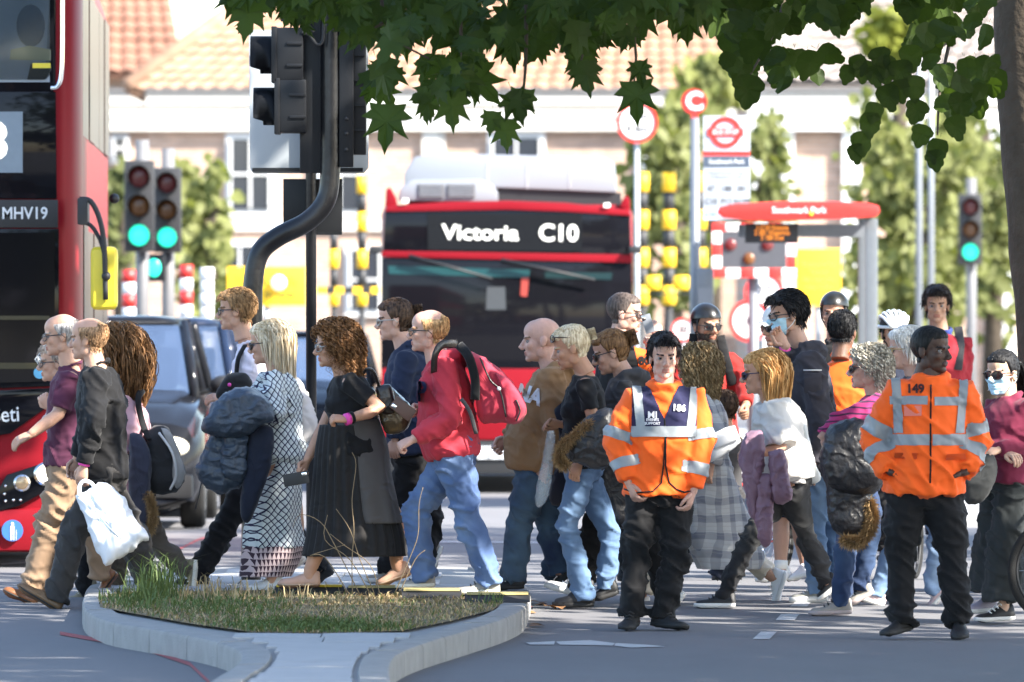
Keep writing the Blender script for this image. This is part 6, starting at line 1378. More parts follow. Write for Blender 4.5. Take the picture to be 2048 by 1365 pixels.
# 15 --- woman in plaid coat
q15 = person('woman with wavy dark blonde hair in white and grey plaid coat', 53.2, -95, (1392, 742, -125, 0), (1402, 790), (1415, 950),
  [(1440, 870, -0.22), (1420, 930, -0.22), None], [(1400, 870, 0.2), (1370, 930, 0.2), None],
  [(1460, 1085, 0.08), (1579, 1146, 0.05), (1552, 1226)], [(1330, 1075, 0.0), (1300, 1226, 0.0), (1242, 1226)],
  hair=dict(style='curly', c=(0.22, 0.14, 0.065), c2=(0.5, 0.36, 0.19), len=0.27, curl=0.010, vol=0.010, n=170), top=dict(m=PLAID, name='coat', sleeve=0.97, fit=0.035, r=(0.08, 0.075, 0.065)), bot=dict(m=CREAM, r=(0.085, 0.072, 0.066), crop=0.88), shoes=dict(u=SW, s=SOLEW, l=LACEW), fem=True, seed=15)
skirt(q15, [(1372, 1450, 900), (1366, 1468, 950), (1362, 1490, 1010), (1366, 1512, 1060), (1385, 1530, 1112), (1398, 1520, 1138)], PLAID, 'coat_skirt', seed=4, amp=0.02)
# 16 --- red cyclist
q16 = person('cyclist in red jersey with black helmet and sunglasses, behind the plaid coat', 57.5, 12, (1413, 652, 28, 4), (1408, 712), (1420, 900),
  [(1488, 760, -0.05), (1490, 812, -0.28), None], [(1362, 770, -0.05), (1375, 830, -0.25), None],
  [(1450, 1000, -0.2), (1450, 1120, 0), (1455, 1122)], [(1390, 1000, -0.1), (1390, 1120, 0), (1385, 1122)],
  skinc=(0.36, 0.19, 0.12), hair=dict(style='short', c=JET, th=0.008), top=dict(m=REDT, name='jersey', sleeve=0.95, fit=0.025, r=(0.08, 0.07, 0.05)), bot=dict(m=BLACK), shoes=dict(u=SB, s=SOLEB), fat=1.12, seed=16, hs=1.05, curl=1.1)
helmet(q16, (0.012, 0.012, 0.013), False); glasses(q16.root, q16.MH, True)
j = bvh(q16.top.data)
for pts in ([(1388, 668), (1386, 700), (1392, 745)], [(1440, 672), (1450, 715), (1466, 770)]):
    bm = bmesh.new(); tube(bm, [on(j, q16.PX(*p), 0.012) for p in pts], 0.032, 8, False, 0.3, Vector((0, -1, 0))); ob('rucksack_strap', bm, BLACK, q16.root)
beard = bmesh.new(); beard.from_mesh(HEAD)
bmesh.ops.delete(beard, geom=[f for f in beard.faces if f.material_index != 0 or not (f.calc_center_median().x > 0.005 and -0.118 < f.calc_center_median().z < -0.045 and not (f.calc_center_median().x > 0.085 and -0.08 < f.calc_center_median().z < -0.05 and abs(f.calc_center_median().y) < 0.02))], context='FACES')
for v in beard.verts: v.co += v.normal*0.004
rest_on_head(q16, beard, 'beard', hairmat('hair_beard', (0.02, 0.014, 0.010)))
# 17 --- child
q17 = person('small child with short dark hair, only the head showing below the cyclist', 54.8, -150, (1447, 818, -150, 0), (1448, 858), (1450, 1000),
  [(1470, 930, 0.1), (1460, 980, 0.1), None], [(1425, 930), (1430, 980), None], [(1465, 1080), (1470, 1160), (1475, 1164)], [(1440, 1080), (1440, 1160), (1435, 1164)],
  hair=dict(style='short', c=DARKB, th=0.018), top=dict(m=DKGREY, sleeve=0.95), bot=dict(m=NAVYD, r=(0.09, 0.08, 0.08)), shoes=dict(u=SB, s=SOLEB), s=0.72, hs=1.2, seed=17)
# 18 --- ginger woman
q18 = person('woman with straight ginger hair and sunglasses in loose off-white blouse and black jeans', 52.2, -92, (1521, 748, -92, 6), (1545, 800), (1580, 955),
  [(1560, 895, -0.22), (1520, 905, -0.27), None], [(1540, 890, 0.18), (1510, 900, 0.18), None],
  [(1612, 1068, 0.08), (1685, 1170, 0.1), (1640, 1206)], [(1505, 1065, -0.06), (1470, 1216, -0.06), (1387, 1216)],
  skinc=(0.5, 0.28, 0.19), hair=dict(style='long', c=GINGER, c2=(0.74, 0.46, 0.2), len=0.36, vol=0.012, n=190, curl=0.0), top=dict(m=fabric('cloth_off_white', (0.60, 0.58, 0.54)), name='blouse', sleeve=0.48, fit=0.045, hem=-0.06, r=(0.085, 0.09, 0.09), flare=1.35, fold=0.014), bot=dict(m=JEANB, r=(0.088, 0.064, 0.05)), shoes=dict(u=SB, s=SOLEW, l=LACEB), fem=True, fat=1.08, seed=18)
glasses(q18.root, q18.MH, True, (0.02, 0.02, 0.06))
skirt(q18, [(1548, 1606, 900), (1556, 1612, 930), (1574, 1618, 966)], fabric('cloth_off_white', (0.6, 0.58, 0.54)), 'blouse_hem', seed=2, amp=0.012)
# 19 --- tall masked man
q19 = person('tall black-haired man with blue face mask in dark grey hooded jacket', 52.9, -80, (1574, 630, -74, 8), (1606, 700), (1632, 940),
  [(1640, 840, -0.24), (1622, 930, -0.24), None], [(1562, 770, 0.02), (1570, 690, -0.1), (1552, 668, -0.1)],
  [(1628, 1055, -0.04), (1656, 1206, -0.04), (1578, 1208)], [(1665, 1060, 0.12), (1700, 1180, 0.12), (1640, 1200)],
  skinc=(0.5, 0.30, 0.2), hair=dict(style='short', c=JET, th=0.026), top=dict(m=fabric('cloth_jacket_slate', (0.042, 0.040, 0.05), 0.25), name='jacket', sleeve=0.96, hood=True, fit=0.04, hem=-0.05, r=(0.09, 0.08, 0.062), fold=0.014), bot=dict(m=denim('denim_soft', (0.075, 0.135, 0.24), (0.16, 0.25, 0.38)), r=(0.098, 0.08, 0.074), fold=0.014), shoes=dict(u=mat('shoe_two_tone', (0.22, 0.22, 0.2), 0.7, 0, 0.4, 0.9, 22), s=SOLEW, k='chunky', l=LACEW), seed=19)
facemask(q19.root, q19.MH); glasses(q19.root, q19.MH, False)
band(q19, q19.arms[-1][2], q19.arms[-1][1], 0.12, PINKB)
j = bvh(q19.top.data)
bm = bmesh.new(); box(bm, on(j, q19.PX(1622, 765), 0.008), (0.105, 0.012, 0.12)); bev(bm, 0.004, 1); pk = ob('sleeve_pocket', bm, MC['cloth_jacket_slate'], q19.root)
bm = bmesh.new(); box(bm, on(j, q19.PX(1622, 740), 0.016), (0.11, 0.006, 0.008)); ob('zip', bm, LACEW, pk)
# 20 --- man behind with cap
q20 = person('man in white cap and shorts mostly hidden behind the masked man', 54.9, -60, (1556, 655, -50, 4), (1568, 712), (1570, 930),
  [(1600, 830), (1600, 910), None], [(1545, 830, 0.1), (1540, 900, 0.1), None], [(1562, 1040, -0.05), (1578, 1160, -0.05), (1512, 1164)], [(1600, 1050, 0.1), (1630, 1150, 0.1), (1580, 1164)],
  skinc=(0.46, 0.26, 0.18), hair=dict(style='short', c=GREYH, th=0.008), top=dict(m=BLACK, sleeve=0.9), bot=dict(m=NAVYD, crop=0.0, r=(0.1, 0.09, 0.08), name='shorts'), shoes=dict(u=SW, s=SOLEW), seed=20)
glasses(q20.root, q20.MH, True)
bm = bmesh.new(); ball(bm, Vector((-0.01, 0, 0.055)), (0.112, 0.087, 0.085), None, 20, 12)
bmesh.ops.bisect_plane(bm, geom=bm.verts[:]+bm.edges[:]+bm.faces[:], plane_co=(0, 0, 0.045), plane_no=(0, 0, -1), clear_outer=True)
loft(bm, [[Vector((0.08+0.07*t, 0.075*c*(1-0.35*t*t), 0.05-0.015*t+dz-0.02*c*c)) for c in (-1, -0.5, 0, 0.5, 1)] for t in (0, 0.5, 1) for dz in (0,)], cap=False, closed=False)
rest_on_head(q20, bm, 'cap', WHITEC)
bm = bmesh.new(); kn, an = q20.legs[1][1], q20.legs[1][2]; tube(bm, [an.lerp(kn, 0.14), an.lerp(kn, -0.05)], [0.043, 0.046], 12); ob('sock', bm, WHITEC, q20.root)
# 21 --- black helmet
q21 = person('cyclist in black with a black domed helmet, behind the masked man', 58.0, -8, (1668, 627, -12, 2), (1672, 690), (1680, 900),
  [(1735, 790), (1720, 850, -0.2), None], [(1620, 790), (1635, 850, -0.2), None], [(1700, 1000, -0.1), (1700, 1115), (1705, 1118)], [(1655, 1000, -0.1), (1650, 1115), (1645, 1118)],
  skinc=(0.40, 0.22, 0.15), hair=dict(style='short', c=JET, th=0.008), top=dict(m=BLACK, sleeve=0.97, collar=0.04, fit=0.03), bot=dict(m=BLACK), shoes=dict(u=SB, s=SOLEB), fat=1.12, seed=21)
helmet(q21, (0.014, 0.014, 0.013), False)
# 22 --- orange jacket facing away
q22 = person('dark-haired steward in orange jacket with back turned, behind the pink striped jumper', 54.6, 170, (1686, 664, 160, 4), (1690, 720), (1690, 930),
  [(1650, 830, 0.0), (1650, 910, 0), None], [(1730, 830), (1725, 910), None], [(1670, 1060), (1668, 1170), (1664, 1166)], [(1712, 1060), (1712, 1170), (1716, 1166)],
  skinc=(0.16, 0.08, 0.05), hair=dict(style='short', c=JET, th=0.012), top=dict(m=HIVIS, name='jacket', sleeve=0.97, collar=0.045, fit=0.03), bot=dict(m=BLACK), shoes=dict(u=SB, s=SOLEB), seed=22)
# 23 --- grey curly woman
q23 = person('woman with short curly grey hair and sunglasses in pink and purple striped jumper', 51.4, -88, (1736, 738, -92, 0), (1760, 792), (1722, 950),
  [(1672, 842, -0.24), (1642, 872, -0.3), (1664, 890, -0.3)], [(1740, 870, 0.18), (1700, 900, 0.1), None],
  [(1692, 1065, -0.05), (1703, 1230, -0.05), (1616, 1232)], [(1745, 1065, 0.1), (1752, 1190, 0.1), (1700, 1216)],
  skinc=(0.52, 0.31, 0.23), hair=dict(style='curly', c=(0.30, 0.27, 0.22), c2=(0.6, 0.56, 0.47), len=0.11, curl=0.012, vol=0.022, n=220, th=0.018), top=dict(m=PINKST, name='jumper', sleeve=0.96, fit=0.022, r=(0.07, 0.064, 0.05)), bot=dict(m=denim('denim_ink', (0.015, 0.03, 0.075), (0.05, 0.09, 0.17)), r=(0.09, 0.066, 0.056)), shoes=dict(u=SG, s=mat('sole_mauve', (0.4, 0.33, 0.32)), l=LACEB), fem=True, fat=1.1, seed=23)
glasses(q23.root, q23.MH, True, (0.05, 0.02, 0.015))
# 24 --- white helmet cyclist
q24 = person('cyclist with a white vented helmet and dark jacket, behind the white-haired woman', 57.0, 8, (1788, 668, 10, 2), (1790, 728), (1795, 920),
  [(1850, 820), (1830, 880, -0.2), None], [(1745, 820), (1755, 880, -0.2), None], [(1815, 1010, -0.1), (1815, 1120), (1818, 1122)], [(1775, 1010, -0.1), (1770, 1120), (1765, 1122)],
  skinc=(0.40, 0.23, 0.15), hair=dict(style='short', c=JET, th=0.01), top=dict(m=NAVYD, sleeve=0.97, collar=0.035, fit=0.02), bot=dict(m=BLACK), shoes=dict(u=SB, s=SOLEB), seed=24, hs=1.0, browc=(0.01, 0.008, 0.006))
helmet(q24, (0.66, 0.70, 0.72), True)
# 25 --- white-haired woman
q25 = person('white-haired woman with sunglasses looking left over the shoulder of the steward numbered 149', 52.6, -90, (1812, 700, -92, 4), (1835, 752), (1815, 940),
  [(1820, 850, -0.2), (1790, 900, -0.2), None], [(1830, 850, 0.2), (1800, 900, 0.2), None],
  [(1800, 1065, -0.05), (1766, 1216, -0.05), (1702, 1196)], [(1880, 1065, 0.1), (1905, 1180, 0.1), (1862, 1226)],
  skinc=(0.54, 0.33, 0.26), hair=dict(style='bob', c=(0.6, 0.58, 0.54), c2=(0.86, 0.85, 0.82), len=0.15, vol=0.02, n=150, th=0.02), top=dict(m=NAVYD, sleeve=0.97, fit=0.02), bot=dict(m=JEANL, r=(0.09, 0.068, 0.058)), shoes=dict(u=SP, s=SOLEW, l=LACEW), fem=True, seed=25)
glasses(q25.root, q25.MH, True, (0.3, 0.22, 0.1))
# 26 --- marshal 149
q26 = person('steward numbered 149 in orange reflective jacket with hands in his pockets', 48.7, 4, (1862, 702, 58, 3), (1862, 768), (1850, 985),
  [(1950, 885, 0.02), (1925, 945, -0.12), (1905, 952, -0.10)], [(1748, 885, 0.02), (1782, 945, -0.12), (1805, 955, -0.10)],
  [(1905, 1115, -0.03), (1918, 1262, 0.0), (1916, 1279)], [(1800, 1115, -0.03), (1818, 1262, 0.0), (1764, 1272)],
  skinc=(0.068, 0.036, 0.025), hair=dict(style='short', c=(0.005, 0.005, 0.005), th=0.007), top=dict(m=HIVIS, name='jacket', sleeve=0.97, collar=0.075, cw=1.12, fit=0.042, hem=-0.02, r=(0.094, 0.086, 0.066), fold=0.015, belly=0.03), bot=dict(m=BLACK, r=(0.112, 0.086, 0.077), fold=0.014), shoes=dict(u=SB, s=SOLEB, k='trainer'), fat=1.14, seed=26, hs=1.08, lips=(0.06, 0.025, 0.022))
hivis(q26, [('arm', 1, 'u', 0.58, 0.86), ('arm', -1, 'u', 0.58, 0.86), ('arm', 1, 'l', 0.25, 0.58), ('arm', -1, 'l', 0.25, 0.58),
  ('v', 1787, 1805, 742, 866, 0.05), ('v', 1908, 1925, 742, 866, -0.10), ('h', 792, 809, 1778, 1853), ('h', 794, 811, 1866, 1932), ('h', 868, 890, 1776, 1856), ('h', 868, 890, 1862, 1930)])
j = bvh(q26.top.data)
letters('number', '149', 0.066, q26.PX(1829, 778)+Vector((0, -0.4, 0)), mat('print_dark_red', (0.03, 0.006, 0.006)), q26.top, 0.003, onto=j)
piping(q26, j, [(1860, 770), (1858, 850), (1858, 930), (1857, 965)], BLACK, 0.005, 'zip', q26.top)
for xs in ([(1788, 905), (1832, 905), (1830, 918), (1786, 916)], [(1890, 908), (1928, 906), (1930, 918), (1888, 920)]):
    bm = bmesh.new(); V = [bm.verts.new(on(j, q26.PX(*p), 0.012)) for p in xs]; bm.faces.new(V); bmesh.ops.solidify(bm, geom=bm.faces[:], thickness=0.006); ob('pocket_flap', bm, HIVIS, q26.top)
bm = bmesh.new(); V = [bm.verts.new(on(j, q26.PX(*p), 0.007)) for p in ((1806, 811), (1841, 811), (1840, 831), (1806, 832))]; bm.faces.new(V); ob('pass_pocket', bm, mat('plastic_pink', (0.75, 0.2, 0.14), 0.3), q26.top)
# 27 --- red jacket man
q27 = person('dark-haired man in red jacket and blue collar standing at the back near the signal', 61.5, -3, (1874, 612, -4, 2), (1882, 668), (1888, 850),
  [(1930, 770), (1930, 840), None], [(1832, 770), (1836, 840), None], [(1905, 960), (1905, 1080), (1908, 1082)], [(1872, 960), (1868, 1080), (1864, 1082)],
  skinc=(0.40, 0.23, 0.16), hair=dict(style='short', c=(0.014, 0.010, 0.008), th=0.024), top=dict(m=REDJ, name='jacket', sleeve=0.97, fit=0.03, collar=0.03), bot=dict(m=NAVYD), shoes=dict(u=SB, s=SOLEB), seed=27, hs=1.04, inner=dict(m=fabric('cloth_blue', (0.03, 0.05, 0.2)), name='polo_shirt', sleeve=0, collar=0.045, cw=1.1, fit=0.012))
j = bvh(q27.top.data)
for pts in ([(1848, 655), (1846, 690), (1852, 740)], [(1916, 655), (1920, 690), (1914, 740)]):
    bm = bmesh.new(); tube(bm, [on(j, q27.PX(*p), 0.012) for p in pts], 0.03, 8, False, 0.3, Vector((0, -1, 0))); ob('rucksack_strap', bm, DKGREY, q27.root)
# 28 --- masked woman right
q28 = person('woman in sunglasses and blue face mask in wine-red jumper at the right edge', 50.6, -58, (2004, 748, -38, 4), (2022, 800), (2008, 965),
  [(2045, 890, -0.1), (1990, 900, -0.22), None], [(1968, 890, -0.05), (2010, 905, -0.2), None],
  [(2010, 1085, -0.05), (2026, 1242, 0.0), (1948, 1244)], [(1990, 1085, 0.1), (1990, 1226, 0.16), (1930, 1228)],
  skinc=(0.55, 0.35, 0.25), hair=dict(style='tail', c=JET, c2=(0.03, 0.025, 0.02), th=0.012, len=0.2), top=dict(m=WINE, name='jumper', sleeve=0.97, collar=0.04, fit=0.03, hem=-0.02, r=(0.08, 0.074, 0.06)), bot=dict(m=fabric('cloth_culotte', (0.022, 0.026, 0.027)), r=(0.105, 0.115, 0.13), crop=0.9, fold=0.014), shoes=(dict(u=SB, s=SOLEW, l=LACEW), dict(u=SLV, s=SOLEW)), fem=True, seed=28)
facemask(q28.root, q28.MH); glasses(q28.root, q28.MH, True, (0.02, 0.01, 0.01), size=1.08)
# ------------------------------------------------------------------ trees
def leafmat(name, c, tr=0.45):
    m, t, b = nodes(name); b.inputs['Roughness'].default_value = 0.5; b.inputs['Specular IOR Level'].default_value = 0.15
    oi = t.nodes.new('ShaderNodeObjectInfo'); tc = t.nodes.new('ShaderNodeTexCoord'); n = t.nodes.new('ShaderNodeTexNoise'); n.inputs['Scale'].default_value = 2.5
    t.links.new(tc.outputs['Object'], n.inputs['Vector']); ad = t.nodes.new('ShaderNodeMath'); ad.operation = 'ADD'; t.links.new(n.outputs['Fac'], ad.inputs[0]); t.links.new(oi.outputs['Random'], ad.inputs[1])
    mu = t.nodes.new('ShaderNodeMath'); mu.operation = 'MULTIPLY'; mu.inputs[1].default_value = 0.5; t.links.new(ad.outputs[0], mu.inputs[0])
    mx = t.nodes.new('ShaderNodeMixRGB'); mx.inputs[1].default_value = (*[x*0.55 for x in c], 1); mx.inputs[2].default_value = (c[0]*1.5, c[1]*1.35, c[2]*1.1, 1); t.links.new(mu.outputs[0], mx.inputs[0]); t.links.new(mx.outputs[0], b.inputs['Base Color'])
    tl = t.nodes.new('ShaderNodeBsdfTranslucent'); hs = t.nodes.new('ShaderNodeMixRGB'); hs.blend_type = 'MULTIPLY'; hs.inputs[0].default_value = 1; hs.inputs[2].default_value = (1.6, 1.7, 0.6, 1); t.links.new(mx.outputs[0], hs.inputs[1]); t.links.new(hs.outputs[0], tl.inputs[0])
    ms = t.nodes.new('ShaderNodeMixShader'); ms.inputs[0].default_value = tr; o = t.nodes['Material Output']; t.links.new(b.outputs[0], ms.inputs[1]); t.links.new(tl.outputs[0], ms.inputs[2]); t.links.new(ms.outputs[0], o.inputs[0]); return m
LEAFP = leafmat('leaf_plane', (0.036, 0.066, 0.017), 0.38); LEAFM = leafmat('leaf_broad', (0.034, 0.062, 0.014), 0.38); LEAFB = leafmat('leaf_far_hazy', (0.15, 0.175, 0.075), 0.35); BARK = mat('bark', (0.075, 0.06, 0.045), 0.9, 0, 0.2, 0.4, 7, 0.9, 16)  # far leaves coloured paler to suggest haze and glare
def leaf_mesh(kind, seed):
    r = random.Random(seed)
    if kind == 'plane': half = [(0.06, 0.02), (0.20, 0.06), (0.36, 0.00), (0.33, 0.16), (0.52, 0.30), (0.40, 0.36), (0.30, 0.34), (0.36, 0.56), (0.44, 0.74), (0.30, 0.66), (0.18, 0.60), (0.16, 0.78), (0.07, 0.88), (0.0, 1.08)]
    else: half = [(0.08, 0.0), (0.26, 0.04), (0.42, 0.18), (0.44, 0.36), (0.36, 0.44), (0.38, 0.60), (0.28, 0.74), (0.18, 0.78), (0.12, 0.92), (0.0, 0.98)]
    half = [(x*r.uniform(0.88, 1.1), y+r.uniform(-0.02, 0.02)) for x, y in half]
    L = half+[(-x, y) for x, y in reversed(half[:-1])]
    V = [Vector((0, 0.02, 0.42*1.0))*0+Vector((0, 0.05, -0.40))]
    for x, y in L: V.append(Vector((x, 0.16*x*x*2+0.10*math.sin(y*3+seed)-0.05*y, -y)))
    V += [Vector((-0.012, 0, 0.22)), Vector((0.012, 0, 0.22)), Vector((0, 0, 0))]
    Fc = [(0, i, i+1) for i in range(1, len(L))]+[(0, len(L), 1)]; n = len(V); Fc.append((n-3, n-2, n-1))
    me = bpy.data.meshes.new('leaf'); me.from_pydata(V, [], Fc); return me
LM = {'plane': [leaf_mesh('plane', i) for i in range(4)], 'broad': [leaf_mesh('broad', 10+i) for i in range(4)]}
def leaf_matrix(r, p, s):
    return Matrix.Translation(p) @ Matrix.Rotation(r.uniform(-0.9, 0.9), 4, 'Z') @ Matrix.Rotation(r.uniform(-0.9, 0.6), 4, 'X') @ Matrix.Rotation(r.gauss(0, 0.5), 4, 'Y') @ Matrix.Diagonal((s*r.choice((-1, 1)), s, s, 1))
def bulk(name, mats, kind, m, p):
    V = []; Fc = []
    for i, M in enumerate(mats):
        me = LM[kind][i % 4]; o = len(V); V += [M @ v.co for v in me.vertices]; Fc += [tuple(k+o for k in q.vertices) for q in me.polygons]
    me = bpy.data.meshes.new(name); me.from_pydata(V, [], Fc); o = ob(name, me, m, p); o['kind'] = 'stuff'; return o
def edge_at(E, x):
    for (a, ya), (b, yb) in zip(E, E[1:]):
        if a <= x <= b: return ya+(yb-ya)*(x-a)/(b-a)
    return -200
# lower outline of the hanging foliage, as seen: (column, row)
EP = [(425, -60), (445, 5), (478, 40), (490, 100), (520, 50), (560, 20), (600, 90), (640, 40), (735, 120), (745, 285), (790, 288), (815, 215), (850, 260), (880, 190), (930, 240), (960, 165), (985, 110), (1010, 160), (1035, 95), (1075, 60), (1090, 180), (1120, 120), (1145, 190), (1180, 150), (1210, 130), (1235, 60), (1262, 50), (1275, 130), (1300, 60), (1330, 40), (1370, 92), (1400, 70), (1440, 20)]
EB = [(1425, -20), (1440, 50), (1465, 200), (1490, 215), (1520, 120), (1550, 170), (1560, 215), (1600, 150), (1640, 185), (1648, 90), (1680, 70), (1715, 40), (1740, 10), (1765, -20), (1800, 10), (1835, 60), (1845, 150), (1870, 230), (1900, 260), (1960, 240), (1985, 200)]
pr = Vector((5.6, 45.5, 0)); 
plane = root('plane_tree', pr, 'plane tree outside the frame whose lobed leaves hang across the top', 'tree'); broad = root('broadleaf_tree', W(2090, 1180, 54.5)*1.0, 'broadleaf tree whose dark trunk stands at the right edge', 'tree')
r = random.Random(21)
def gather(E, x0, x1, n, d0, d1, s0, s1, extra=()):
    """leaves by the photo's outline: the lowest row of tips first, then behind and above"""
    out = []
    for i in range(n):
        x = r.uniform(x0, x1); e = edge_at(E, x)
        y = e-r.random()**1.2*(e+110) if e > -100 else -150
        s = r.uniform(s0, s1); d = r.uniform(d0, d1)
        y -= s*0.9*F/d
        if y < -170 or (noise.noise(Vector((x*0.011, y*0.014, 3.3))) < -0.13 and y > 0): continue
        out.append((y, leaf_matrix(r, W(x, y, d), s)))
    for x, y, s in extra: out.append((9999+y, Matrix.Translation(W(x, y, d0+0.5)) @ Matrix.Rotation(r.uniform(-0.3, 0.3), 4, 'Z') @ Matrix.Rotation(r.uniform(-0.35, 0.35), 4, 'Y') @ Matrix.Diagonal((s, s, s, 1))))
    out.sort(key=lambda t: -t[0]); return [m for _, m in out]
GP = gather(EP, 425, 1440, 900, 45.5, 49.5, 0.10, 0.26, [(1270, 158, 0.24), (1276, 120, 0.15), (1010, 236, 0.18), (1048, 175, 0.19), (1022, 180, 0.20), (905, 180, 0.22), (775, 205, 0.26), (985, 220, 0.14), (1170, 120, 0.2), (925, 120, 0.2), (1260, 48, 0.16)])
GB = gather(EB, 1425, 2000, 620, 47.0, 52.0, 0.11, 0.20, [(1770, 170, 0.16), (1742, 225, 0.15), (1722, 262, 0.15), (1708, 288, 0.12), (1755, 205, 0.13), (1880, 278, 0.15), (1868, 300, 0.13), (1905, 232, 0.15), (1710, 110, 0.13), (1730, 120, 0.14), (1745, 132, 0.13), (1762, 125, 0.14), (1780, 110, 0.14), (1800, 120, 0.16), (1820, 90, 0.16), (1795, 160, 0.14), (1700, 130, 0.12), (1755, 95, 0.14), (1830, 150, 0.16), (1500, 150, 0.2), (1840, 200, 0.15), (1850, 250, 0.14)])
for k, (G, kind, m, p) in enumerate(((GP, 'plane', LEAFP, plane), (GB, 'broad', LEAFM, broad))):
    for i, M in enumerate(G[:300]):
        o = bpy.data.objects.new('leaf', LM[kind][i % 4]); COL.objects.link(o)
        if not LM[kind][i % 4].materials: LM[kind][i % 4].materials.append(m)
        o.parent = p; o.matrix_parent_inverse = Matrix.Translation(-LOC[p.name]); o.matrix_basis = M
    bulk('foliage', G[300:], kind, m, p)
def crown(c, rad, n, s0, s1, hole, seed, keep=None):
    rr = random.Random(seed); out = []; cl = [Vector(c)+Vector((rr.gauss(0, 0.5)*rad[0], rr.gauss(0, 0.5)*rad[1], rr.gauss(0, 0.42)*rad[2])) for _ in range(hole)]
    while len(out) < n:
        q = rr.choice(cl)+Vector((rr.gauss(0, 0.55), rr.gauss(0, 0.55), rr.gauss(0, 0.4)))
        px = 1024+q.x*F/q.y; py = YH-(q.z-H)*F/q.y
        if -60 < px < 2110 and py > -130: continue
        if keep and not keep(q): continue
        out.append(leaf_matrix(rr, q, rr.uniform(s0, s1)))
    return out
CROWNS = [((7.0, 43.4, 6.6), (4.4, 4.6, 2.0), 3200, 110, plane, 'plane', LEAFP), ((3.4, 50.0, 6.6), (3.6, 3.0, 1.4), 420, 18, broad, 'broad', LEAFM), ((7.2, 38.8, 7.0), (4.8, 5.0, 2.0), 5600, 210, plane, 'plane', LEAFP), ((2.6, 44.8, 5.9), (2.6, 1.6, 1.0), 1300, 46, plane, 'plane', LEAFP), ((1.2, 56.8, 7.2), (2.4, 1.8, 1.6), 1200, 50, broad, 'broad', LEAFM), ((6.6, 49.8, 6.2), (4.0, 2.6, 1.3), 850, 22, broad, 'broad', LEAFM)]  # out-of-view foliage, massed to shade road and walkers, one added for the bus
for i, (c, rad, n, hole, p, kind, m) in enumerate(CROWNS): bulk('foliage', crown(c, rad, n, 0.24, 0.42, hole, 50+i, (lambda q: q.y+0.35*(q.z-6) < 46.6) if i in (0, 2) else None), kind, m, p)
# trunks and limbs
bm = bmesh.new(); T = [W(2150, 1200, 54.5), W(2128, 900, 54.5), W(2112, 640, 54.5), W(2088, 400, 54.5), W(2068, 150, 54.5), W(2062, -100, 54.5), W(2068, -500, 54.5)]; T[0].z = 0.0; P = spline(T, 5); tube(bm, P, [0.36-0.10*min(1, i/8)-0.03*i/len(P) for i in range(len(P))], 20)
for v in bm.verts: v.co += (v.co-Vector((v.co.x, v.co.y, v.co.z))).normalized()*0+Vector((0.02*noise.noise(v.co*4), 0.02*noise.noise(v.co*4+Vector((9, 0, 0))), 0))
ob('trunk', bm, BARK, broad)
def limb_(p, pts, r0, nm='branch'):
    bm = bmesh.new(); P = spline(pts, 5); tube(bm, P, [r0*(1-0.85*i/len(P))+0.003 for i in range(len(P))], 8); return ob(nm, bm, BARK, p)
limb_(broad, [W(2066, -300, 54.5), W(1900, -260, 53), W(1720, -220, 51), W(1560, -160, 49)], 0.12); limb_(broad, [W(2068, -450, 54.5), W(2300, -700, 52), W(2500, -900, 50)], 0.14); limb_(broad, [W(2070, -60, 54.2), W(1980, 10, 52), W(1900, 80, 51), W(1810, 130, 50), W(1760, 190, 49.5)], 0.022); limb_(broad, [W(1620, -170, 50), W(1580, -40, 49.5), W(1550, 60, 49), W(1500, 150, 48.6)], 0.014); limb_(broad, [W(1900, 80, 51), W(1880, 180, 50.5), W(1875, 270, 50.2)], 0.009)
limb_(plane, [Vector((5.6, 45.5, 0)), Vector((5.7, 45.4, 2.5)), Vector((5.5, 45.6, 5)), Vector((5.7, 45.3, 8))], 0.42, 'trunk'); limb_(plane, [Vector((5.5, 45.6, 4.6)), Vector((3.4, 46.4, 5.6)), Vector((0.6, 47, 5.2)), Vector((-0.8, 47.5, 4.3)), Vector((-1.6, 47.6, 3.7))], 0.16); limb_(plane, [Vector((5.6, 45.4, 5)), Vector((6.6, 42, 6.5)), Vector((7.0, 38, 7.2))], 0.18)
for pts in ([(760, -80), (765, 20), (770, 45), (800, 85), (858, 118)], [(770, 45), (735, 62), (720, 76)], [(770, 45), (782, 70), (790, 100), (802, 112)], [(920, -60), (925, 120), (948, 180)], [(1052, 10), (1052, 110), (1045, 190), (1030, 222)], [(1265, -60), (1268, 60), (1272, 120), (1268, 165)], [(1170, -60), (1180, 40), (1160, 130)], [(480, -60), (510, 20), (495, 70)]): limb_(plane, [W(x, y, 46.5) for x, y in pts], 0.008, 'twig')
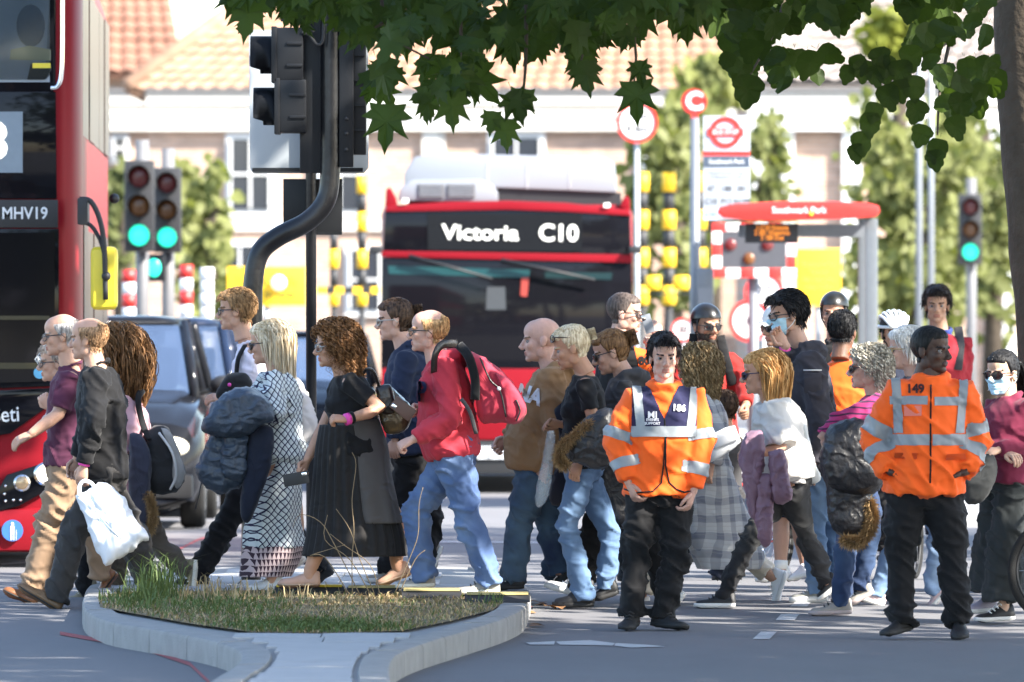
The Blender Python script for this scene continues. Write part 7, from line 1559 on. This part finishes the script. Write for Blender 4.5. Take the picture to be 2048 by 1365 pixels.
# background trees and shrubs
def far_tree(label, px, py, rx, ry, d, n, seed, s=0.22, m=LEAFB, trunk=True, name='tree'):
    rr = random.Random(seed); c = W(px, py, d); ax, az = rx*d/F, ry*d/F
    g = root(name, (c.x, d, gz(d)), label, 'tree' if trunk else 'shrub'); mats = []
    cl = [c+Vector((rr.uniform(-1, 1)*ax*0.8, rr.uniform(-1, 1)*ax*0.5, rr.uniform(-1, 1)*az*0.85)) for _ in range(26)]
    for i in range(int(n*0.40)):
        q = rr.choice(cl)+Vector((rr.gauss(0, ax*0.22), rr.gauss(0, ax*0.22), rr.gauss(0, az*0.14))); mats.append(leaf_matrix(rr, q, rr.uniform(0.6, 1.2)*s))
    o = bulk('crown', mats, 'broad', m, g)
    bm = bmesh.new(); tube(bm, [Vector((c.x, d, gz(d))), Vector((c.x+0.1, d, c.z)), c+Vector((0.2, 0, az*0.5))], [0.16, 0.12, 0.04] if trunk else [0.05, 0.04, 0.02], 8); ob('trunk', bm, BARK, g)
    for k in range(4): limb_(g, [Vector((c.x+0.05, d, c.z-az*0.4+k*az*0.2)), rr.choice(cl)], 0.05)
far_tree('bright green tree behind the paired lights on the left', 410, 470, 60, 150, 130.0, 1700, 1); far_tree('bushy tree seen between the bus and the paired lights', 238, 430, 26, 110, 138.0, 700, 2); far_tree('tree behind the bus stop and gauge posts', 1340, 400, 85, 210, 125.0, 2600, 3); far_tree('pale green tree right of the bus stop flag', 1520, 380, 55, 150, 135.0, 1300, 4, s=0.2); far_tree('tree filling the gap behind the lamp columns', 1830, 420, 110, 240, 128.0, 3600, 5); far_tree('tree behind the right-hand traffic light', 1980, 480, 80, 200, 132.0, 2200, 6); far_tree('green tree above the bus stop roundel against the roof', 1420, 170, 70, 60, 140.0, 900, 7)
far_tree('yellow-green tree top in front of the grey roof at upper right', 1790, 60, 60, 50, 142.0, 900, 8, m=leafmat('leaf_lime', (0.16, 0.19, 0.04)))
# unseen tree added off frame to the right to shade the crossing
street = root('shade_tree', (9.6, 65.0, 0.04), 'unseen street tree added on the right pavement to shade the crossing', 'tree')
bulk('foliage', crown((9.2, 61.5, 7.2), (4.8, 5.6, 1.7), 3600, 0.28, 0.46, 96, 71), 'broad', LEAFM, street)
limb_(street, [Vector((9.6, 65, 0)), Vector((9.7, 64.9, 3)), Vector((9.5, 64.4, 6)), Vector((9.3, 63.5, 8.5))], 0.34, 'trunk'); limb_(street, [Vector((9.5, 64.5, 5.5)), Vector((7.4, 62, 6.8)), Vector((5.6, 59, 7.4))], 0.14); limb_(street, [Vector((9.5, 64.4, 6)), Vector((10.8, 61, 7)), Vector((11.8, 58, 7.6))], 0.14)
# unseen trees added behind the viewer to darken reflections in the bus glass
for lab, tx, ty, tz, tr_, n_, sd in (('park tree added unseen behind the viewer, mirrored in the single-deck bus glass', 0.8, -20.0, 3.4, 2.0, 2600, 31), ('park tree added unseen behind the viewer, mirrored in the double-deck bus glass', -9.0, -19.0, 4.6, 3.0, 3600, 32), ('park tree added unseen behind the viewer at far left for glass reflections', -3.6, -24.0, 4.5, 2.2, 2200, 33)):
    rr = random.Random(sd); g = root('reflection_tree', (tx, ty, 0), lab, 'tree'); cl = [Vector((tx+rr.uniform(-1, 1)*tr_, ty+rr.uniform(-1, 1)*tr_*0.6, tz+rr.uniform(-1, 1)*tr_)) for _ in range(30)]
    bulk('crown', [leaf_matrix(rr, rr.choice(cl)+Vector((rr.gauss(0, 0.4), rr.gauss(0, 0.4), rr.gauss(0, 0.35))), rr.uniform(0.2, 0.36)) for _ in range(n_)], 'broad', LEAFM, g); limb_(g, [Vector((tx, ty, 0)), Vector((tx+0.1, ty, tz*0.6)), Vector((tx, ty, tz+tr_*0.6))], 0.28, 'trunk')
# ------------------------------------------------------------------ things people carry, and the bicycles
def loose(name, bm, m, label, cat, group=None):
    return tag(ob(name, bm, m), label, cat, group)
# white carrier bag
cb = root('carrier_bag', W(215, 1130, 51.75), 'white plastic carrier bag hanging from the black-shirted man\'s hand', 'carrier bag')
bm = pillow([(150, 990), (166, 984), (188, 972), (216, 966), (238, 984), (268, 1030), (296, 1076), (256, 1108), (212, 1132), (186, 1080)], 51.85, 0.07, amp=0.03, seed=2, f=(7, 7, 5), rnd=0, n=90); ob('bag', bm, PLASTIC, cb)
bm = bmesh.new(); tube(bm, spline([W(158, 992, 51.8), W(160, 970, 51.85), W(170, 962, 51.85), W(184, 968, 51.85), W(190, 980, 51.8)], 4), 0.012, 8, False, 0.4); ob('handle', bm, PLASTIC, cb)
for i in range(7):
    bm = bmesh.new(); a = W(186+i*5, 1012+i*7, 51.76); b = W(204+i*6.5, 1052+i*4.5, 51.76); tube(bm, [a+Vector((0, -0.03, 0)), b+Vector((0, -0.03, 0))], 0.003, 4); ob('print_line', bm, INK, cb)
# navy puffer coat over the blonde woman's arm
def quilted(poly, d, th, seed, amp=0.016, pitch=0.085, ang=0.35, dz=0.0):
    bm = pillow(poly, d, th, n=72, amp=amp, seed=seed, dz=dz, f=(7, 7, 7))
    bmesh.ops.subdivide_edges(bm, edges=bm.edges[:], cuts=1, use_grid_fill=True); bm.normal_update()
    for v in bm.verts:
        u = (v.co.z*math.cos(ang)+v.co.x*math.sin(ang)+0.02*noise.noise(v.co*6))/pitch; k = abs(math.sin(math.pi*u))**0.5
        cz = math.exp(-(noise.noise(Vector((v.co.x*9+seed, v.co.y*9, v.co.z*16)))/0.11)**2); v.co += v.normal*(0.008*(k-0.6)+0.0055*(cz-0.35))
    return bm
PUFN = mat('nylon_navy', (0.026, 0.042, 0.068), 0.42, 0, 0.5, 0.15, 6, 0.5, 26); PUFB = mat('nylon_black', (0.013, 0.013, 0.015), 0.42, 0, 0.5, 0.15, 6, 0.5, 26); PUFL = mat('nylon_lilac', (0.22, 0.13, 0.175), 0.5, 0, 0.4, 0.1, 6, 0.4, 22)
cn = root('puffer_coat', W(460, 985, 52.55), 'navy puffer coat draped over the blonde woman\'s forearm', 'coat')
ob('coat_fold', quilted([(470, 776), (505, 776), (535, 800), (548, 838), (528, 846), (500, 868), (470, 876), (425, 872), (403, 856), (420, 820), (438, 795)], 52.5, 0.13, 1, ang=1.2), PUFN, cn)
ob('coat_hang', quilted([(425, 860), (470, 864), (500, 860), (498, 900), (488, 965), (460, 980), (432, 985), (392, 952), (406, 905)], 52.6, 0.10, 5, ang=0.2), PUFN, cn)
ob('sleeve', quilted([(448, 868), (482, 862), (496, 880), (492, 950), (478, 962), (446, 950), (442, 905)], 52.52, 0.07, 8, ang=0.1), PUFN, cn)
bm = bmesh.new(); tube(bm, [W(404, 960, 52.6), W(398, 990, 52.6), W(390, 1020, 52.6)], 0.014, 8, False, 0.3); ob('belt_end', bm, PUFB, cn)
lc = root('long_coat', W(510, 1045, 52.62), 'long ink-blue coat hanging between puffer coat and patterned dress', 'coat')
ob('panel', pillow([(500, 850), (545, 856), (543, 920), (532, 965), (514, 1010), (496, 1047), (480, 1028), (486, 960), (494, 900)], 52.55, 0.07, amp=0.012, seed=4), NAVYD, lc)
# black bag of the young man
sb = root('shoulder_bag', W(465, 800, 53.5), 'black shoulder bag held in front of the young man with glasses', 'bag'); ob('bag', pillow([(455, 748), (490, 746), (505, 770), (500, 800), (465, 806), (438, 800), (432, 785)], 53.45, 0.09, amp=0.008, seed=3), fabric('cloth_bag_black', (0.014, 0.014, 0.015)), sb)
bm = bmesh.new(); ball(bm, W(459, 770, 53.33), 0.012); ob('badge', bm, PINKB, sb)
# backpack of the curly girl
bk = root('backpack', W(335, 985, 53.3), 'black and grey backpack on the back of the long-haired girl', 'backpack')
ob('pack', pillow([(296, 862), (318, 850), (340, 862), (358, 905), (370, 945), (360, 978), (328, 990), (300, 980), (290, 930)], 53.45, 0.16, amp=0.012, seed=6), fabric('nylon_charcoal', (0.025, 0.025, 0.026)), bk)
ob('side_panel', pillow([(322, 856), (342, 866), (362, 918), (370, 950), (356, 978), (346, 960), (344, 910), (330, 876)], 53.32, 0.045, amp=0.005, seed=7), fabric('nylon_grey', (0.30, 0.29, 0.27)), bk)
bm = bmesh.new(); tube(bm, spline([W(318, 866, 53.26), W(344, 905, 53.2), W(352, 950, 53.22), W(340, 980, 53.25)], 4), 0.008, 6); ob('zip', bm, mat('zip_white', (0.55, 0.55, 0.53)), bk); bm = bmesh.new(); tube(bm, spline([W(300, 880, 53.3), W(286, 850, 53.4), W(276, 800, 53.4), W(286, 780, 53.5)], 4), 0.022, 8, False, 0.3); ob('strap', bm, BLACK, bk)
nc = root('hooded_coat', W(285, 1060, 53.2), 'dark navy coat with tan fur trim carried by the long-haired girl', 'coat'); ob('coat', pillow([(260, 868), (284, 872), (302, 915), (300, 980), (304, 1040), (292, 1062), (262, 1050), (258, 960)], 53.3, 0.09, amp=0.012, seed=8), fabric('cloth_coat_navy', (0.03, 0.034, 0.055)), nc)
def fur(poly, d, n, seed, L=0.035):
    rr = random.Random(seed); V = []; Fc = []; P = spline([W(x, y, d) for x, y in poly], 8)
    for i in range(n):
        k = rr.uniform(0, len(P)-1.01); b = P[int(k)].lerp(P[int(k)+1], k-int(k)); a = Vector((rr.gauss(0, 1), rr.gauss(0, 1)-0.4, rr.gauss(0, 1))).normalized(); b = b+a*0.02; t = b+a*L*rr.uniform(0.6, 1.2)+Vector((0, 0, -0.008)); w_ = a.cross(Vector((rr.random(), 1, rr.random()))).normalized()*0.0028
        o = len(V); V += [b-w_, b+w_, t]; Fc.append((o, o+1, o+2))
    me = bpy.data.meshes.new('fur'); me.from_pydata(V, [], Fc); return me
ob('fur_trim', fur([(296, 990), (304, 1015), (306, 1040), (298, 1062)], 53.22, 1500, 1, 0.028), FUR, nc)
# red and blue shopping bag low behind
sb2 = root('shopping_bag', W(205, 1155, 53.6), 'small red and blue shopping bag low behind the black trousers', 'shopping bag'); ob('bag', pillow([(186, 1112), (218, 1110), (224, 1150), (186, 1152)], 53.6, 0.05, amp=0.004, rnd=0), mat('bag_blue', (0.05, 0.10, 0.45), 0.4), sb2); ob('bag_panel', pillow([(190, 1114), (212, 1113), (216, 1134), (192, 1136)], 53.53, 0.02, rnd=0), mat('bag_red', (0.55, 0.05, 0.04), 0.4), sb2)
# handbag of the woman in black
hb = root('handbag', W(790, 870, 51.95), 'black and bronze leather handbag on the back of the woman in black', 'handbag'); ob('bag', pillow([(752, 776), (778, 772), (800, 790), (822, 815), (820, 850), (800, 868), (772, 866), (758, 830)], 51.95, 0.09, amp=0.012, seed=5), mat('leather_bronze', (0.11, 0.075, 0.04), 0.22, 0.3, 0.5, 0.4, 14, 0.4, 20), hb); ob('flap', pillow([(752, 774), (780, 770), (790, 800), (786, 826), (764, 826), (756, 800)], 51.85, 0.05, amp=0.006, seed=6), LEATHERB, hb)
bm = bmesh.new(); tube(bm, spline([W(760, 780, 51.85), W(748, 745, 51.8), W(735, 738, 51.8), W(728, 745, 51.85)], 4), 0.010, 6); ob('strap', bm, LEATHERB, hb)
def phone(x, y, d, ang, label, w_=0.075, h=0.15, m=None, yaw=0.0):
    g = root('phone', W(x, y, d), label, 'phone'); Rm = Matrix.Rotation(yaw, 3, 'Z') @ Matrix.Rotation(ang, 3, 'Y'); boxob('case', W(x, y, d), (w_, 0.011, h), m or BLK, g, 0.004, Rm); boxob('camera', W(x, y, d)+Rm @ Vector((-w_*0.25, -0.008, h*0.35)), (0.02, 0.004, 0.03), CHR, g, 0.001, Rm)
phone(592, 958, 51.9, R(80), 'dark phone held low by the woman in black'); phone(806, 818, 51.5, R(-52), 'brown phone wallet in the red hoodie man\'s far hand', 0.08, 0.145, mat('wallet_brown', (0.10, 0.05, 0.035), 0.5)); phone(1296, 648, 55.2, R(-18), 'white phone held to the steward\'s mouth', 0.06, 0.12, WPL)
# red backpack
rb = root('backpack', W(1000, 850, 51.7), 'bulging red backpack worn by the red hoodie man', 'backpack'); RB = fabric('nylon_red', (0.40, 0.035, 0.06), 0.12, 0.4, 12)
ob('pack', pillow([(918, 692), (940, 702), (978, 722), (1022, 762), (1050, 802), (1052, 826), (1038, 848), (1000, 846), (964, 845), (952, 810), (944, 760), (930, 720)], 51.6, 0.19, amp=0.012, seed=12), RB, rb); ob('front_pocket', pillow([(990, 745), (1022, 764), (1048, 804), (1050, 826), (1034, 846), (1012, 842), (1006, 800)], 51.46, 0.08, amp=0.006, seed=13), RB, rb)
for pts in ([(960, 716), (980, 760), (1000, 782), (1012, 835)], [(1032, 800), (1040, 822), (1032, 842)]): bm = bmesh.new(); tube(bm, spline([W(x, y, 51.375) for x, y in pts], 4), 0.006, 6); ob('zip', bm, LEATHERB, rb)
bm = bmesh.new(); ball(bm, W(998, 778, 51.36), 0.012); ob('badge', bm, TXTW, rb)
bm = bmesh.new(); tube(bm, spline([W(914, 688, 51.48), W(884, 690, 51.4), W(870, 712, 51.36), W(868, 745, 51.4)], 5), 0.026, 8, False, 0.3, Vector((0, -1, 0))); ob('strap', bm, LEATHERB, rb); bm = bmesh.new(); tube(bm, spline([W(918, 690, 51.45), W(938, 715, 51.36), W(950, 760, 51.36), W(950, 800, 51.38)], 5), 0.028, 8, False, 0.3, Vector((0, -1, 0))); ob('strap', bm, BLACK, rb); bm = bmesh.new(); tube(bm, spline([W(922, 798, 51.38), W(940, 825, 51.36), W(952, 868, 51.4)], 4), 0.012, 8, False, 0.3, Vector((0, -1, 0))); ob('strap_end', bm, DKGREY, rb)
# clear bag, fur coats
pb = root('clear_bag', W(1085, 1010, 52.0), 'clear plastic bag hanging from the black-T-shirt woman\'s far hand', 'plastic bag'); m_, t_, b_ = nodes('plastic_clear'); b_.inputs['Base Color'].default_value = (0.62, 0.70, 0.73, 1); b_.inputs['Roughness'].default_value = 0.2; b_.inputs['Alpha'].default_value = 0.3
ob('bag', pillow([(1096, 862), (1110, 866), (1106, 920), (1100, 980), (1082, 1015), (1070, 1005), (1076, 960), (1088, 905)], 52.0, 0.06, amp=0.012, seed=3, f=(14, 14, 14)), m_, pb)
fc = root('parka', W(1180, 935, 51.75), 'black parka with tan fur hood over the black-T-shirt woman\'s arm', 'coat'); ob('coat', quilted([(1160, 850), (1185, 828), (1222, 818), (1230, 860), (1226, 920), (1196, 938), (1150, 925), (1134, 905), (1140, 880)], 51.75, 0.12, 9, pitch=0.12), PUFB, fc); ob('fur_trim', fur([(1178, 846), (1150, 872), (1126, 892), (1118, 918), (1132, 930)], 51.65, 2600, 2, 0.034), FUR, fc)
dc = root('dark_coat', W(1125, 960, 52.4), 'dark coat held against the black-T-shirt woman\'s front', 'coat'); ob('coat', pillow([(1108, 815), (1132, 800), (1150, 830), (1156, 900), (1150, 960), (1128, 1010), (1098, 1000), (1112, 930), (1118, 860)], 52.35, 0.10, amp=0.014, seed=10), fabric('cloth_coat_ink', (0.014, 0.015, 0.024)), dc)
lp = root('padded_coat', W(1220, 1050, 52.3), 'long black padded coat hanging beside the steward numbered 186', 'coat'); ob('coat', quilted([(1178, 900), (1230, 900), (1262, 960), (1258, 1050), (1225, 1055), (1180, 1030), (1168, 960)], 52.4, 0.12, 11, pitch=0.13, ang=0.0), PUFB, lp)
# white shoulder bag on the plaid coat
wb = root('shoulder_bag', W(1450, 925, 52.75), 'white shoulder bag against the plaid coat', 'bag'); ob('bag', pillow([(1418, 872), (1450, 856), (1470, 850), (1482, 884), (1470, 896), (1436, 918), (1420, 926), (1412, 905)], 52.78, 0.055, seed=1, amp=0.004, rnd=0), SW, wb); ob('flap', pillow([(1420, 874), (1468, 852), (1478, 880), (1428, 900)], 52.72, 0.02, rnd=0), SW, wb)
bm = bmesh.new(); tube(bm, spline([W(1424, 872, 52.72), W(1410, 820, 52.85), W(1396, 780, 52.9)], 4), 0.008, 6); ob('strap', bm, SW, wb)
# lilac coat
ll = root('puffer_coat', W(1520, 1090, 51.85), 'lilac puffer coat hanging over the ginger-haired woman\'s arm', 'coat'); ob('coat_fold', quilted([(1490, 866), (1522, 862), (1530, 895), (1526, 930), (1518, 1000), (1510, 1040), (1498, 1020), (1486, 960), (1478, 915)], 51.85, 0.10, 13, ang=0.7), PUFL, ll); ob('sleeve', quilted([(1516, 950), (1542, 950), (1546, 1020), (1542, 1080), (1528, 1092), (1516, 1070), (1512, 1010)], 51.8, 0.06, 14, ang=0.1), PUFL, ll); ob('sleeve', quilted([(1538, 905), (1566, 900), (1578, 950), (1584, 998), (1562, 1008), (1546, 1000), (1540, 950)], 51.8, 0.07, 15, ang=0.1), PUFL, ll)
# white carrier on the ginger woman's back
gb = root('tote_bag', W(1620, 965, 52.0), 'pale cloth tote hanging behind the ginger-haired woman', 'bag'); ob('bag', pillow([(1602, 840), (1612, 850), (1628, 920), (1642, 958), (1620, 968), (1604, 940), (1600, 880)], 52.15, 0.06, amp=0.008, seed=3), fabric('canvas_pale', (0.56, 0.58, 0.56)), gb)
# black parka of the pink jumper woman
bp2 = root('parka', W(1700, 1075, 51.0), 'bulky black parka with tan fur hood over the pink-jumper woman\'s arm', 'coat'); ob('coat', quilted([(1645, 886), (1662, 852), (1700, 838), (1740, 846), (1764, 890), (1770, 950), (1752, 985), (1700, 990), (1656, 972), (1640, 930)], 51.0, 0.17, 16, pitch=0.14, ang=0.4), PUFB, bp2); ob('hood', quilted([(1654, 965), (1700, 950), (1742, 960), (1744, 1010), (1728, 1060), (1700, 1078), (1670, 1062), (1654, 1020)], 51.05, 0.13, 17, pitch=0.16), PUFB, bp2); ob('fur_trim', fur([(1738, 1002), (1746, 1035), (1736, 1065), (1715, 1084), (1690, 1080)], 50.95, 3200, 3, 0.04), FUR, bp2)
# coat of the masked woman
mc = root('folded_coat', W(1955, 1005, 50.3), 'dark coat over the arm of the woman in wine red', 'coat'); ob('coat', pillow([(1938, 930), (1980, 905), (1995, 940), (1980, 985), (1958, 1008), (1930, 1004), (1926, 960)], 50.35, 0.07, amp=0.01, seed=4), fabric('cloth_coat_grey', (0.035, 0.037, 0.037)), mc)
# ---- bicycles
def bicycle(label, fx, fy, d, yawdeg, paint):
    """front hub at the given pixel; the frame runs off in the direction yaw"""
    c = W(fx, fy, d); z0 = gz(d); r_ = c.z-z0; g = root('bicycle', (c.x, d, z0), label, 'bicycle', 'bicycles at the crossing'); ux = Vector((math.cos(R(yawdeg)), math.sin(R(yawdeg)), 0)); uy = Vector((-ux.y, ux.x, 0)); Z = Vector((0, 0, 1)); k = r_/0.34
    P = lambda a, b, s_=0: c+ux*a*k+Z*(b*k)+uy*s_*k
    for a in (0, 1.04):
        n = 40; bm = bmesh.new(); tube(bm, [P(a+0.318*math.cos(t), 0.318*math.sin(t)) for t in [2*math.pi*i/n for i in range(n+1)]], 0.026*k, 8); w_ = ob('wheel', bm, TYRE, g)
        bm = bmesh.new(); tube(bm, [P(a+0.288*math.cos(t), 0.288*math.sin(t)) for t in [2*math.pi*i/n for i in range(n+1)]], 0.011*k, 6); ob('rim', bm, BLK, w_)
        bm = bmesh.new()
        for i in range(20): t = 2*math.pi*i/20; tube(bm, [P(a, 0, 0.02*(-1)**i), P(a+0.285*math.cos(t), 0.285*math.sin(t))], 0.0016, 4)
        tube(bm, [P(a, 0, -0.05), P(a, 0, 0.05)], 0.02, 8); o = ob('spokes', bm, CHR, w_); o['kind'] = 'stuff'
    def bar(nm, pts, rr, m): bm = bmesh.new(); tube(bm, [P(*p) for p in pts], rr*k, 8); return ob(nm, bm, m, g)
    for s_ in (-0.05, 0.05): bar('fork', [(0, 0, s_), (0.09, 0.34, s_), (0.11, 0.38, 0)], 0.012, BLK)
    bar('head_tube', [(0.11, 0.38), (0.17, 0.58)], 0.02, paint); bar('down_tube', [(0.13, 0.42), (0.60, -0.05)], 0.02, paint); bar('top_tube', [(0.16, 0.54), (0.72, 0.46)], 0.016, paint); bar('seat_tube', [(0.60, -0.05), (0.75, 0.60)], 0.016, paint)
    for s_ in (-0.05, 0.05): bar('stay', [(0.61, -0.04, s_*0.4), (1.04, 0, s_)], 0.009, paint); bar('stay', [(0.72, 0.44, s_*0.3), (1.04, 0, s_)], 0.008, paint)
    bar('stem', [(0.17, 0.58), (0.18, 0.68)], 0.014, BLK); bar('handlebar', [(0.20, 0.70, -0.32), (0.16, 0.69, -0.1), (0.16, 0.69, 0.1), (0.20, 0.70, 0.32)], 0.013, BLK); bar('saddle', [(0.66, 0.64), (0.74, 0.65), (0.90, 0.66)], 0.04, BLK); bar('crank', [(0.60, -0.05, -0.07), (0.66, -0.20, -0.09)], 0.01, CHR); bar('crank', [(0.60, -0.05, 0.07), (0.54, 0.10, 0.09)], 0.01, CHR)
    bm = bmesh.new(); disc(bm, P(0.60, -0.05, 0.05), 0.09*k, uy, 0.006); ob('chainring', bm, BLK, g); return g
bicycle('black bicycle whose front wheel pokes in at the right edge', 2127, 1142, 50.3, 2, BLK); bicycle('bicycle under the cyclist in the red jersey', 1450, 1085, 57.0, 62, mat('bike_red', (0.4, 0.03, 0.03), 0.3)); bicycle('bicycle under the cyclist with the black domed helmet', 1670, 1083, 57.5, 80, mat('bike_blue', (0.03, 0.06, 0.2), 0.3)); bicycle('bicycle under the cyclist with the white helmet', 1790, 1086, 56.5, 78, BLK)
# ---- litter by the kerb
lt = root('drink_can', gpt(1034, 1236, 0, 0.0), 'crushed red and white can lying against the right kerb', 'can'); bm = bmesh.new(); a = gpt(1024, 1232, 0.035, 0.0); tube(bm, [a, a+Vector((0.05, -0.03, 0.005)), a+Vector((0.11, -0.06, -0.005))], [0.03, 0.022, 0.03], 12); ob('can', bm, SR, lt); bm = bmesh.new(); tube(bm, [a+Vector((0.112, -0.061, -0.005)), a+Vector((0.118, -0.064, -0.005))], 0.027, 12); ob('can_end', bm, CHR, lt)
rr = random.Random(4)
for i in range(16):
    x, y = rr.uniform(880, 1075), rr.uniform(1225, 1262); 
    if i > 9: x, y = rr.uniform(1050, 1120), rr.uniform(1205, 1222)
    o = bpy.data.objects.new('fallen_leaf', LM['broad'][i % 4].copy()); o.data.materials.clear(); o.data.materials.append(mat('leaf_dry', (0.24, 0.12, 0.05), 0.8)); COL.objects.link(o); z = 0.0 if i > 9 else 0.0
    o.matrix_basis = Matrix.Translation(gpt(x, y, 0.02, None)) @ Matrix.Rotation(rr.uniform(0, 6.28), 4, 'Z') @ Matrix.Rotation(R(80), 4, 'X') @ Matrix.Diagonal((0.09, 0.09, 0.09, 1)); tag(o, 'brown fallen leaf lying on the road by the right kerb', 'leaf', 'fallen leaves by the kerb')
bpy.data.scenes.remove(TMP)
